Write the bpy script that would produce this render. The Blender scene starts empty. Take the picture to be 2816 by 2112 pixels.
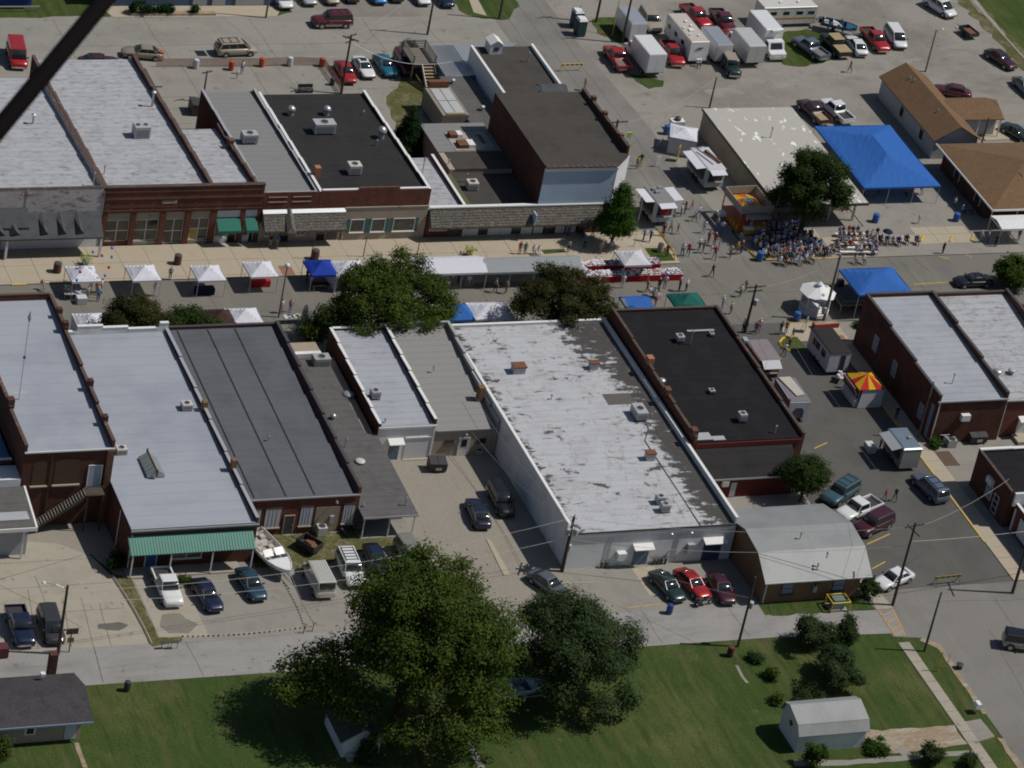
import bpy,bmesh,math,random
from mathutils import Vector,Matrix
random.seed(7)
SC = bpy.context.scene
COL = SC.collection
R = math.radians

# ------------------------------------------------------------------ camera, sky, sun, exposure
CAM_D = 395.0
PITCH,YAW,ROLL = R(31.27),R(26.38),R(11.9)
fw = Vector((math.sin(YAW)*math.cos(PITCH),math.cos(YAW)*math.cos(PITCH),-math.sin(PITCH)))
r0 = Vector((math.cos(YAW),-math.sin(YAW),0)); u0 = r0.cross(fw)
rt = math.cos(ROLL)*r0 + math.sin(ROLL)*u0
up = -math.sin(ROLL)*r0 + math.cos(ROLL)*u0
cd = bpy.data.cameras.new('camera'); cam = bpy.data.objects.new('camera',cd); COL.objects.link(cam)
m3 = Matrix((rt,up,-fw)).transposed()
cam.matrix_world = Matrix.Translation(-fw*CAM_D) @ m3.to_4x4()
cd.sensor_width = 36.0; cd.lens = 10600/2816*36.0
cd.dof.use_dof = True; cd.dof.focus_distance = 400; cd.dof.aperture_fstop = 22
cd.clip_start = 1.0; cd.clip_end = 6000
SC.camera = cam
SUN_EL = R(55); SUN_AZ_XY = Vector((0.98,-0.19))     # direction towards the sun on the ground plane
SUN_AZ_XY.normalize()
W = bpy.data.worlds.new('World'); SC.world = W; W.use_nodes = True
wn = W.node_tree; bg = wn.nodes['Background']
sky = wn.nodes.new('ShaderNodeTexSky'); sky.sky_type = 'NISHITA'; sky.sun_disc = False
sky.sun_elevation = SUN_EL; sky.sun_rotation = math.atan2(SUN_AZ_XY.x,SUN_AZ_XY.y)
wn.links.new(sky.outputs[0],bg.inputs[0]); bg.inputs[1].default_value = 0.062
sl = bpy.data.lights.new('sun','SUN'); sl.energy = 4.2; sl.angle = R(0.53); sl.color = (1.0,0.962,0.905)
so = bpy.data.objects.new('sun',sl); COL.objects.link(so)
sdir = Vector((SUN_AZ_XY.x*math.cos(SUN_EL),SUN_AZ_XY.y*math.cos(SUN_EL),math.sin(SUN_EL)))
so.rotation_euler = sdir.to_track_quat('Z','Y').to_euler(); so.location = (60,-20,120)
vs = SC.view_settings; vs.view_transform = 'Standard'; vs.look = 'None'; vs.gamma = 1.0; vs.exposure = -0.3; vs.use_curve_mapping = False
SC.cycles.max_bounces = 6; SC.cycles.diffuse_bounces = 3; SC.cycles.glossy_bounces = 2; SC.cycles.transmission_bounces = 3
SC.cycles.transparent_max_bounces = 6; SC.cycles.use_denoising = True
SC.cycles.pixel_filter_type = 'BLACKMAN_HARRIS'; SC.cycles.filter_width = 1.9

# ------------------------------------------------------------------ materials
MATS = {}
def _rgb(c): return (c[0],c[1],c[2],1.0)
def mat(name,col,rough=0.8,var=0.12,scale=0.8,col2=None,amt=0.35,cover=0.5,fine=0.06,metal=0.0,bump=0.0,spec=0.3,coat=0.0,stretch=None,fscale=9.0):
    """base colour with large blotches towards col2 and fine grain, in world space"""
    if name in MATS: return MATS[name]
    m = bpy.data.materials.new(name); m.use_nodes = True; MATS[name] = m
    nt = m.node_tree; b = nt.nodes['Principled BSDF']
    b.inputs['Roughness'].default_value = rough; b.inputs['Metallic'].default_value = metal
    b.inputs['Specular IOR Level'].default_value = spec
    if coat: b.inputs['Coat Weight'].default_value = coat; b.inputs['Coat Roughness'].default_value = 0.04
    if var == 0 and fine == 0 and col2 is None:
        b.inputs['Base Color'].default_value = _rgb(col); return m
    geo = nt.nodes.new('ShaderNodeNewGeometry')
    src = geo.outputs['Position']
    if stretch:
        mp = nt.nodes.new('ShaderNodeMapping'); mp.inputs['Scale'].default_value = stretch
        nt.links.new(src,mp.inputs[0]); src2 = mp.outputs[0]
    else: src2 = src
    n1 = nt.nodes.new('ShaderNodeTexNoise'); n1.inputs['Scale'].default_value = scale; n1.inputs['Detail'].default_value = 6; n1.inputs['Roughness'].default_value = 0.62
    nt.links.new(src2,n1.inputs['Vector'])
    rmp = nt.nodes.new('ShaderNodeMapRange'); rmp.inputs[1].default_value = 0.62 - cover*0.3; rmp.inputs[2].default_value = 0.82 - cover*0.3
    rmp.inputs[3].default_value = 0; rmp.inputs[4].default_value = amt
    nt.links.new(n1.outputs[0],rmp.inputs[0])
    c2 = col2 if col2 else tuple(c*(1-var*2.2) for c in col)
    mx = nt.nodes.new('ShaderNodeMix'); mx.data_type = 'RGBA'
    mx.inputs[6].default_value = _rgb(col); mx.inputs[7].default_value = _rgb(c2)
    nt.links.new(rmp.outputs[0],mx.inputs[0])
    n2 = nt.nodes.new('ShaderNodeTexNoise'); n2.inputs['Scale'].default_value = fscale; n2.inputs['Detail'].default_value = 3
    nt.links.new(src2,n2.inputs['Vector'])
    r2 = nt.nodes.new('ShaderNodeMapRange'); r2.inputs[1].default_value = 0.25; r2.inputs[2].default_value = 0.75; r2.inputs[3].default_value = 1-fine*2.5; r2.inputs[4].default_value = 1+fine*2.5
    nt.links.new(n2.outputs[0],r2.inputs[0])
    mu = nt.nodes.new('ShaderNodeMix'); mu.data_type = 'RGBA'; mu.blend_type = 'MULTIPLY'; mu.inputs[0].default_value = 1
    nt.links.new(mx.outputs[2],mu.inputs[6]); nt.links.new(r2.outputs[0],mu.inputs[7])
    nt.links.new(mu.outputs[2],b.inputs['Base Color'])
    if bump:
        bp = nt.nodes.new('ShaderNodeBump'); bp.inputs['Strength'].default_value = bump; bp.inputs['Distance'].default_value = 0.05
        nt.links.new(n2.outputs[0],bp.inputs['Height']); nt.links.new(bp.outputs[0],b.inputs['Normal'])
    return m
def plain(name,col,rough=0.5,metal=0.0,spec=0.5,coat=0.0,fine=0.03):
    return mat(name,col,rough=rough,var=0.05,fine=fine,metal=metal,spec=spec,coat=coat,scale=1.5)
def mixin(m,col,scale,lo,hi,amt,stretch=None,detail=8,seedoff=0.0):
    """another layer of stains over an existing material"""
    nt = m.node_tree; b = nt.nodes['Principled BSDF']; l = b.inputs['Base Color'].links[0]; src = l.from_socket
    geo = nt.nodes.new('ShaderNodeNewGeometry'); mp = nt.nodes.new('ShaderNodeMapping')
    mp.inputs['Scale'].default_value = stretch or (1,1,1); mp.inputs['Location'].default_value = (seedoff,seedoff*0.7,0)
    nt.links.new(geo.outputs['Position'],mp.inputs[0])
    n = nt.nodes.new('ShaderNodeTexNoise'); n.inputs['Scale'].default_value = scale; n.inputs['Detail'].default_value = detail; n.inputs['Roughness'].default_value = 0.7
    nt.links.new(mp.outputs[0],n.inputs['Vector'])
    r = nt.nodes.new('ShaderNodeMapRange'); r.inputs[1].default_value = lo; r.inputs[2].default_value = hi; r.inputs[3].default_value = 0; r.inputs[4].default_value = amt
    nt.links.new(n.outputs[0],r.inputs[0])
    mx = nt.nodes.new('ShaderNodeMix'); mx.data_type = 'RGBA'; mx.inputs[7].default_value = _rgb(col)
    nt.links.new(r.outputs[0],mx.inputs[0]); nt.links.new(src,mx.inputs[6]); nt.links.new(mx.outputs[2],b.inputs['Base Color'])
    return m
def brickmat(name,c1,c2,mortar,bw=0.22,bh=0.075,bump=0.2):
    if name in MATS: return MATS[name]
    m = mat(name,c1,rough=0.9,var=0.2,scale=0.5,col2=c2,amt=0.8,fine=0.10,spec=0.15)
    nt = m.node_tree; b = nt.nodes['Principled BSDF']; src = b.inputs['Base Color'].links[0].from_socket
    geo = nt.nodes.new('ShaderNodeNewGeometry'); sp = nt.nodes.new('ShaderNodeSeparateXYZ'); nt.links.new(geo.outputs['Position'],sp.inputs[0])
    ad = nt.nodes.new('ShaderNodeMath'); nt.links.new(sp.outputs[0],ad.inputs[0]); nt.links.new(sp.outputs[1],ad.inputs[1])
    cb = nt.nodes.new('ShaderNodeCombineXYZ'); nt.links.new(ad.outputs[0],cb.inputs[0]); nt.links.new(sp.outputs[2],cb.inputs[1])
    bt = nt.nodes.new('ShaderNodeTexBrick'); bt.inputs['Scale'].default_value = 1.0
    bt.inputs['Brick Width'].default_value = bw; bt.inputs['Row Height'].default_value = bh; bt.inputs['Mortar Size'].default_value = 0.008
    bt.inputs['Color1'].default_value = (0.75,0.75,0.75,1); bt.inputs['Color2'].default_value = (1.2,1.2,1.2,1); bt.inputs['Mortar'].default_value = _rgb(mortar)
    nt.links.new(cb.outputs[0],bt.inputs['Vector'])
    mu = nt.nodes.new('ShaderNodeMix'); mu.data_type = 'RGBA'; mu.blend_type = 'MULTIPLY'; mu.inputs[0].default_value = 0.8
    nt.links.new(src,mu.inputs[6]); nt.links.new(bt.outputs[0],mu.inputs[7]); nt.links.new(mu.outputs[2],b.inputs['Base Color'])
    return m

asphalt = mixin(mat('asphalt_street',(0.165,0.155,0.132),0.92,scale=0.12,col2=(0.135,0.13,0.12),amt=0.7,fine=0.05,fscale=14),(0.23,0.215,0.185),0.5,0.5,0.75,0.5,(1,0.25,1))
asphalt_side = mixin(mat('asphalt_side_street',(0.098,0.094,0.086),0.92,scale=0.15,col2=(0.068,0.066,0.061),amt=0.7,fine=0.05,fscale=14),(0.135,0.13,0.12),0.5,0.5,0.75,0.4,(0.3,0.08,1),seedoff=9)
alley_m = mixin(mat('alley_paving',(0.27,0.26,0.245),0.92,scale=0.2,col2=(0.20,0.195,0.185),amt=0.7,fine=0.05,fscale=12),(0.15,0.147,0.142),0.35,0.50,0.72,0.6,(0.22,1.2,1),seedoff=4)
lot_m = mixin(mixin(mat('gravel_lot',(0.25,0.235,0.205),0.95,scale=0.07,col2=(0.17,0.155,0.132),amt=0.9,fine=0.10,fscale=7),(0.12,0.108,0.092),0.16,0.53,0.68,0.6,(0.45,1.3,1),seedoff=21),(0.31,0.295,0.265),0.6,0.55,0.7,0.4,seedoff=3)
northst_m = mixin(mat('north_street_paving',(0.255,0.243,0.215),0.93,scale=0.15,col2=(0.195,0.185,0.165),amt=0.7,fine=0.05,fscale=12),(0.16,0.155,0.14),0.4,0.5,0.72,0.5,(0.12,0.9,1),seedoff=8)
asphalt_north = mixin(mat('asphalt_north_street',(0.19,0.181,0.163),0.93,scale=0.1,col2=(0.138,0.131,0.119),amt=0.8,fine=0.06,fscale=12),(0.235,0.224,0.2),0.3,0.5,0.72,0.55,(1.2,0.12,1),seedoff=14)
yard_m = mixin(mixin(mat('rear_yard_gravel',(0.26,0.235,0.195),0.95,scale=0.25,col2=(0.25,0.22,0.18),amt=0.8,fine=0.09,fscale=8),(0.17,0.14,0.10),0.4,0.58,0.72,0.65,(1.4,0.4,1),seedoff=5),(0.12,0.12,0.06),0.33,0.66,0.76,0.6,seedoff=14)
concrete_tan = mixin(mat('tan_concrete',(0.375,0.325,0.245),0.9,scale=0.5,col2=(0.36,0.29,0.205),amt=0.6,fine=0.04,fscale=10),(0.28,0.2,0.12),0.35,0.62,0.8,0.5,seedoff=6)
concrete_pale = mixin(mat('pale_concrete',(0.33,0.30,0.24),0.9,scale=0.3,col2=(0.25,0.225,0.18),amt=0.6,fine=0.04,fscale=10),(0.2,0.19,0.17),0.4,0.6,0.78,0.5,seedoff=11)
concrete_grey = mixin(mat('grey_concrete',(0.25,0.235,0.205),0.9,scale=0.3,col2=(0.19,0.178,0.155),amt=0.6,fine=0.04,fscale=10),(0.15,0.145,0.13),0.3,0.58,0.78,0.5,seedoff=17)
for m_,s_ in ((concrete_grey,3),(alley_m,12),(lot_m,25),(asphalt,37),(asphalt_side,41),(northst_m,52),(concrete_pale,60)): mixin(m_,(0.085,0.08,0.072),0.8,0.61,0.70,0.6,(1,0.8,1),detail=4,seedoff=s_)
joint_m = plain('dark_joint',(0.10,0.095,0.085),0.95)
grass_m = mixin(mixin(mixin(mat('mown_grass',(0.047,0.073,0.020),0.95,scale=0.10,col2=(0.094,0.104,0.036),amt=0.9,fine=0.14,fscale=5,spec=0.05),(0.115,0.098,0.05),0.3,0.50,0.72,0.65,(1.9,0.30,1),seedoff=2),(0.030,0.052,0.014),0.55,0.48,0.66,0.8,(2.2,0.30,1),seedoff=33),(0.17,0.13,0.07),0.22,0.62,0.74,0.75,seedoff=50)
weed_m = mat('weedy_ground',(0.09,0.09,0.035),0.95,scale=0.5,col2=(0.19,0.165,0.11),amt=0.8,fine=0.14,fscale=4,spec=0.05)
dirt_m = mat('gravel_drive_dirt',(0.27,0.21,0.14),0.95,scale=0.8,col2=(0.36,0.33,0.28),amt=0.8,fine=0.12,fscale=6,stretch=(0.3,1.2,1))
yellow_m = mat('yellow_road_paint',(0.58,0.38,0.05),0.7,scale=1.2,col2=(0.3,0.23,0.1),amt=0.7,fine=0.05)
orange_paint = mat('orange_crosswalk_paint',(0.5,0.27,0.06),0.7,scale=1.5,col2=(0.26,0.2,0.12),amt=0.7)
white_paint = mat('worn_white_road_paint',(0.55,0.53,0.48),0.7,scale=1.5,col2=(0.25,0.24,0.22),amt=0.8)
paver_m = brickmat('red_pavers',(0.30,0.16,0.11),(0.22,0.11,0.08),(0.8,0.8,0.8))

brick_dark = brickmat('dark_red_brick',(0.095,0.043,0.032),(0.058,0.031,0.025),(1.2,1.1,1.0))
brick_red = brickmat('red_brick',(0.150,0.060,0.044),(0.090,0.042,0.032),(1.2,1.15,1.1))
brick_orange = brickmat('worn_orange_brick',(0.135,0.072,0.05),(0.085,0.048,0.036),(1.2,1.15,1.1))
brick_tan = brickmat('tan_brick',(0.20,0.125,0.075),(0.15,0.095,0.06),(1.15,1.1,1.0))
brick_white = mixin(brickmat('whitewashed_brick',(0.52,0.49,0.47),(0.42,0.38,0.36),(0.8,0.8,0.8)),(0.22,0.11,0.08),1.1,0.53,0.62,0.8,(0.7,0.7,1.6))
beige_wall = mat('beige_block_wall',(0.33,0.27,0.20),0.9,scale=0.7,col2=(0.27,0.21,0.15),amt=0.6)
tan_wall = mat('tan_stucco',(0.36,0.30,0.235),0.9,scale=0.6,col2=(0.3,0.25,0.19),amt=0.6)
white_wall = mixin(mat('white_block_wall',(0.72,0.72,0.71),0.85,scale=0.5,col2=(0.5,0.5,0.5),amt=0.5,fine=0.03),(0.36,0.36,0.37),0.5,0.5,0.8,0.5,(1,1,0.3))
white_siding = mat('white_siding',(0.66,0.66,0.67),0.7,scale=0.5,fine=0.03)
blue_siding = mat('blue_metal_siding',(0.40,0.50,0.62),0.5,scale=0.3,col2=(0.31,0.42,0.55),amt=0.5,fine=0.02,spec=0.4)
bluegrey_siding = mat('blue_grey_siding',(0.19,0.25,0.33),0.6,scale=0.5)
grey_siding = mat('grey_siding',(0.36,0.37,0.38),0.7,scale=0.5)
red_wall = mat('red_painted_wall',(0.105,0.018,0.016),0.8,scale=0.6)
trim_white = plain('white_trim',(0.68,0.68,0.66),0.6)
trim_grey = plain('grey_metal_trim',(0.42,0.43,0.44),0.45,metal=0.3)
trim_dark = plain('dark_trim',(0.055,0.05,0.05),0.6)
trim_brown = mat('brown_coping',(0.075,0.055,0.047),0.85,scale=1.5,col2=(0.20,0.12,0.085),amt=0.6,cover=0.3)
trim_tile = mat('clay_tile_coping',(0.095,0.062,0.052),0.85,scale=0.9,col2=(0.38,0.20,0.11),amt=0.85,cover=0.12)
teal_m = plain('teal_door_paint',(0.03,0.12,0.13),0.5)
slate_door = plain('slate_blue_door',(0.10,0.15,0.20),0.5)
glass_dark = mat('window_glass',(0.025,0.028,0.03),0.06,var=0,fine=0,spec=0.6)
glass_store = mat('storefront_glass',(0.055,0.055,0.045),0.08,scale=0.8,col2=(0.12,0.12,0.10),amt=0.7,spec=0.6)
blind_m = plain('pale_blinds',(0.40,0.40,0.36),0.8)

silver_roof = mixin(mixin(mat('silver_coated_roof',(0.34,0.355,0.385),0.55,scale=0.25,col2=(0.27,0.285,0.32),amt=0.7,fine=0.03,spec=0.35),(0.22,0.23,0.255),0.55,0.5,0.75,0.45,(0.25,1.0,1)),(0.17,0.165,0.16),0.5,0.57,0.68,0.4,(0.8,1.4,1),seedoff=13)
silver_worn = mixin(mixin(mat('worn_silver_roof',(0.385,0.39,0.41),0.6,scale=0.4,col2=(0.31,0.315,0.335),amt=0.7,fine=0.035,spec=0.3),(0.20,0.197,0.19),1.1,0.51,0.61,0.55,(0.9,1.7,1)),(0.13,0.12,0.105),1.1,0.585,0.64,0.65,(0.7,1.6,1),seedoff=31)
silver_blue = mixin(mat('smooth_silver_roof',(0.315,0.335,0.375),0.5,scale=0.12,col2=(0.235,0.255,0.30),amt=0.7,fine=0.02,spec=0.4),(0.22,0.235,0.265),0.35,0.52,0.78,0.4,(0.3,1.2,1),seedoff=40)
white_stained = mat('stained_white_roof',(0.43,0.435,0.455),0.6,scale=0.35,col2=(0.36,0.36,0.375),amt=0.7,fine=0.03,spec=0.3)
mixin(white_stained,(0.27,0.25,0.22),1.3,0.53,0.61,0.35,(0.35,1.5,1),seedoff=3)
mixin(white_stained,(0.22,0.20,0.17),1.3,0.57,0.63,0.4,(1.6,0.5,1),seedoff=18)
mixin(white_stained,(0.10,0.09,0.075),1.0,0.60,0.645,0.75,(0.45,1.4,1),seedoff=8)
mixin(white_stained,(0.05,0.045,0.04),0.33,0.60,0.635,0.92,(1.0,1.3,1),detail=12,seedoff=27)
def mildew(m,x0,x1,y0,y1,col):
    """black mildew that is thickest in the wet low strips along the roof edges"""
    nt = m.node_tree; b = nt.nodes['Principled BSDF']; src = b.inputs['Base Color'].links[0].from_socket
    g = nt.nodes.new('ShaderNodeNewGeometry'); sp = nt.nodes.new('ShaderNodeSeparateXYZ'); nt.links.new(g.outputs['Position'],sp.inputs[0])
    def mr(sock,a,c,lo,hi):
        r = nt.nodes.new('ShaderNodeMapRange'); r.interpolation_type = 'SMOOTHSTEP'; r.inputs[1].default_value = a; r.inputs[2].default_value = c; r.inputs[3].default_value = lo; r.inputs[4].default_value = hi; nt.links.new(sock,r.inputs[0]); return r.outputs[0]
    def op(o,a,c):
        n = nt.nodes.new('ShaderNodeMath'); n.operation = o
        for k,v in ((0,a),(1,c)):
            if isinstance(v,float): n.inputs[k].default_value = v
            else: nt.links.new(v,n.inputs[k])
        return n.outputs[0]
    east = mr(sp.outputs[0],x1-5.5,x1-0.6,0,1); west = mr(sp.outputs[0],x0+2.2,x0+0.2,0,0.62); ne = op('MULTIPLY',mr(sp.outputs[0],x1-9.0,x1-2.5,0,1),mr(sp.outputs[1],y1-15.0,y1-3.0,0,1.0))
    mask = op('MAXIMUM',op('MAXIMUM',east,west),ne)
    n = nt.nodes.new('ShaderNodeTexNoise'); n.inputs['Scale'].default_value = 1.1; n.inputs['Detail'].default_value = 10; n.inputs['Roughness'].default_value = 0.75
    mp = nt.nodes.new('ShaderNodeMapping'); mp.inputs['Scale'].default_value = (0.55,1.1,1); nt.links.new(g.outputs['Position'],mp.inputs[0]); nt.links.new(mp.outputs[0],n.inputs['Vector'])
    f = mr(op('ADD',n.outputs[0],op('MULTIPLY',mask,0.25)),0.61,0.67,0,0.97)
    mx = nt.nodes.new('ShaderNodeMix'); mx.data_type = 'RGBA'; mx.inputs[7].default_value = _rgb(col); nt.links.new(f,mx.inputs[0]); nt.links.new(src,mx.inputs[6]); nt.links.new(mx.outputs[2],b.inputs['Base Color'])
mildew(white_stained,-6.4,11.0,-31.9,4.2,(0.055,0.05,0.045))
grey_roof = mixin(mat('grey_roll_roof',(0.100,0.106,0.118),0.8,scale=0.25,col2=(0.075,0.08,0.09),amt=0.7,fine=0.05,spec=0.25),(0.22,0.21,0.18),1.0,0.66,0.74,0.5,(0.35,2.2,1),seedoff=4)
grey_roof2 = mixin(mat('pale_grey_roof',(0.20,0.20,0.197),0.8,scale=0.3,col2=(0.2,0.2,0.195),amt=0.7,fine=0.05),(0.15,0.14,0.125),0.5,0.58,0.75,0.5,(0.5,1.2,1),seedoff=6)
grey_roof3 = mixin(mat('weathered_grey_roof',(0.235,0.23,0.22),0.8,scale=0.3,col2=(0.235,0.23,0.22),amt=0.7,fine=0.05),(0.17,0.155,0.13),0.6,0.6,0.75,0.5,seedoff=15)
shingle_grey = mixin(mat('grey_shingle_roof',(0.105,0.102,0.10),0.9,scale=0.6,col2=(0.078,0.075,0.073),amt=0.7,fine=0.10,fscale=8),(0.2,0.18,0.14),0.5,0.62,0.75,0.4,seedoff=19)
black_roof = mat('black_membrane_roof',(0.011,0.010,0.012),0.9,scale=0.5,col2=(0.018,0.017,0.017),amt=0.7,fine=0.08,spec=0.2)
black_roof2 = mat('dark_tar_roof',(0.030,0.028,0.028),0.92,scale=0.4,col2=(0.021,0.020,0.020),amt=0.7,fine=0.06,spec=0.2)
brown_gravel_roof = mat('brown_gravel_roof',(0.062,0.054,0.047),0.95,scale=0.4,col2=(0.044,0.038,0.034),amt=0.7,fine=0.06)
brown_shingle = mixin(mat('brown_shingle_roof',(0.16,0.095,0.05),0.95,scale=0.6,col2=(0.125,0.075,0.042),amt=0.7,fine=0.12,fscale=6),(0.2,0.125,0.07),0.8,0.55,0.7,0.5,(0.5,2,1))
shake_m = mixin(mat('weathered_shakes',(0.125,0.113,0.095),0.95,scale=2.0,col2=(0.09,0.08,0.068),amt=0.9,fine=0.2,fscale=6),(0.28,0.26,0.23),2.5,0.58,0.66,0.7)
dark_shingle = mat('dark_slate_shingles',(0.075,0.08,0.085),0.9,scale=1.0,col2=(0.05,0.053,0.058),amt=0.7,fine=0.1)
metal_roof = mixin(mat('galvanised_roof',(0.27,0.275,0.272),0.6,scale=0.3,col2=(0.215,0.22,0.22),amt=0.7,fine=0.03,metal=0.15,spec=0.4),(0.2,0.2,0.195),0.8,0.55,0.72,0.5,(2.5,0.25,1),seedoff=23)
cream_roof = mixin(mat('cream_coated_roof',(0.40,0.385,0.345),0.75,scale=0.2,col2=(0.39,0.37,0.33),amt=0.6,fine=0.02),(0.80,0.79,0.77),0.75,0.62,0.66,0.9,(1.5,0.75,1),detail=2,seedoff=44)
def laps(m,gap,amt,off=0.0,axis=1):
    """thin darker lap lines of the roofing rolls"""
    nt = m.node_tree; b = nt.nodes['Principled BSDF']; src = b.inputs['Base Color'].links[0].from_socket
    g = nt.nodes.new('ShaderNodeNewGeometry'); sp = nt.nodes.new('ShaderNodeSeparateXYZ'); nt.links.new(g.outputs['Position'],sp.inputs[0])
    n = nt.nodes.new('ShaderNodeTexNoise'); n.inputs['Scale'].default_value = 0.5; n.inputs['Detail'].default_value = 5; nt.links.new(g.outputs['Position'],n.inputs['Vector'])
    w = nt.nodes.new('ShaderNodeMath'); w.operation = 'MULTIPLY_ADD'; w.inputs[1].default_value = 0.16; nt.links.new(n.outputs[0],w.inputs[0]); nt.links.new(sp.outputs[axis],w.inputs[2])
    k = nt.nodes.new('ShaderNodeMath'); k.operation = 'PINGPONG'; k.inputs[1].default_value = gap/2; nt.links.new(w.outputs[0],k.inputs[0])
    r = nt.nodes.new('ShaderNodeMapRange'); r.inputs[1].default_value = 0.0; r.inputs[2].default_value = 0.10; r.inputs[3].default_value = 1-amt; r.inputs[4].default_value = 1; nt.links.new(k.outputs[0],r.inputs[0])
    mu = nt.nodes.new('ShaderNodeMix'); mu.data_type = 'RGBA'; mu.blend_type = 'MULTIPLY'; mu.inputs[0].default_value = 1; nt.links.new(src,mu.inputs[6]); nt.links.new(r.outputs[0],mu.inputs[7]); nt.links.new(mu.outputs[2],b.inputs['Base Color'])
for m_,g_,a_ in ((silver_roof,1.0,0.2),(silver_worn,1.05,0.28),(silver_blue,1.6,0.14),(white_stained,0.95,0.14),(grey_roof,1.0,0.12),(grey_roof2,1.0,0.18),(grey_roof3,1.0,0.18),(shingle_grey,1.0,0.2),(black_roof,1.1,0.25),(black_roof2,1.1,0.2),(brown_gravel_roof,1.3,0.14)): laps(m_,g_,a_)
green_metal = mat('green_metal_awning',(0.05,0.20,0.155),0.5,scale=0.6,col2=(0.045,0.165,0.13),amt=0.6,fine=0.03,spec=0.4)
green_cloth = plain('green_awning_cloth',(0.012,0.13,0.095),0.8)
wood_dark = mat('creosoted_wood',(0.075,0.058,0.045),0.9,scale=2,fine=0.1)
wood_grey = mat('weathered_wood',(0.17,0.155,0.13),0.9,scale=2,fine=0.1)
wood_tan = mat('tan_lumber',(0.33,0.25,0.15),0.85,scale=2,fine=0.08)
rust_m = mat('rusty_steel',(0.17,0.075,0.04),0.85,scale=2.0,col2=(0.12,0.06,0.035),amt=0.8,fine=0.12)
steel_m = plain('galvanised_steel',(0.48,0.49,0.50),0.35,metal=0.6)
hvac_m = plain('hvac_grey_paint',(0.36,0.37,0.38),0.5)
hvac_white = plain('hvac_beige_paint',(0.50,0.49,0.45),0.5)
fan_dark = plain('fan_opening',(0.03,0.03,0.032),0.7)
clay_m = plain('clay_flue',(0.35,0.15,0.08),0.8)
rubber_m = plain('tyre_rubber',(0.02,0.02,0.02),0.85)
rim_m = plain('wheel_rim',(0.42,0.42,0.43),0.3,metal=0.6)
chrome_m = plain('chrome',(0.7,0.7,0.7),0.12,metal=1.0,fine=0)
car_glass = mat('car_glass',(0.018,0.022,0.024),0.10,var=0,fine=0,spec=0.8)
lamp_m = plain('headlight_lens',(0.6,0.6,0.58),0.12)
tail_m = plain('taillight_lens',(0.28,0.015,0.012),0.2)
plastic_dark = plain('dark_plastic',(0.035,0.035,0.037),0.6)

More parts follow.
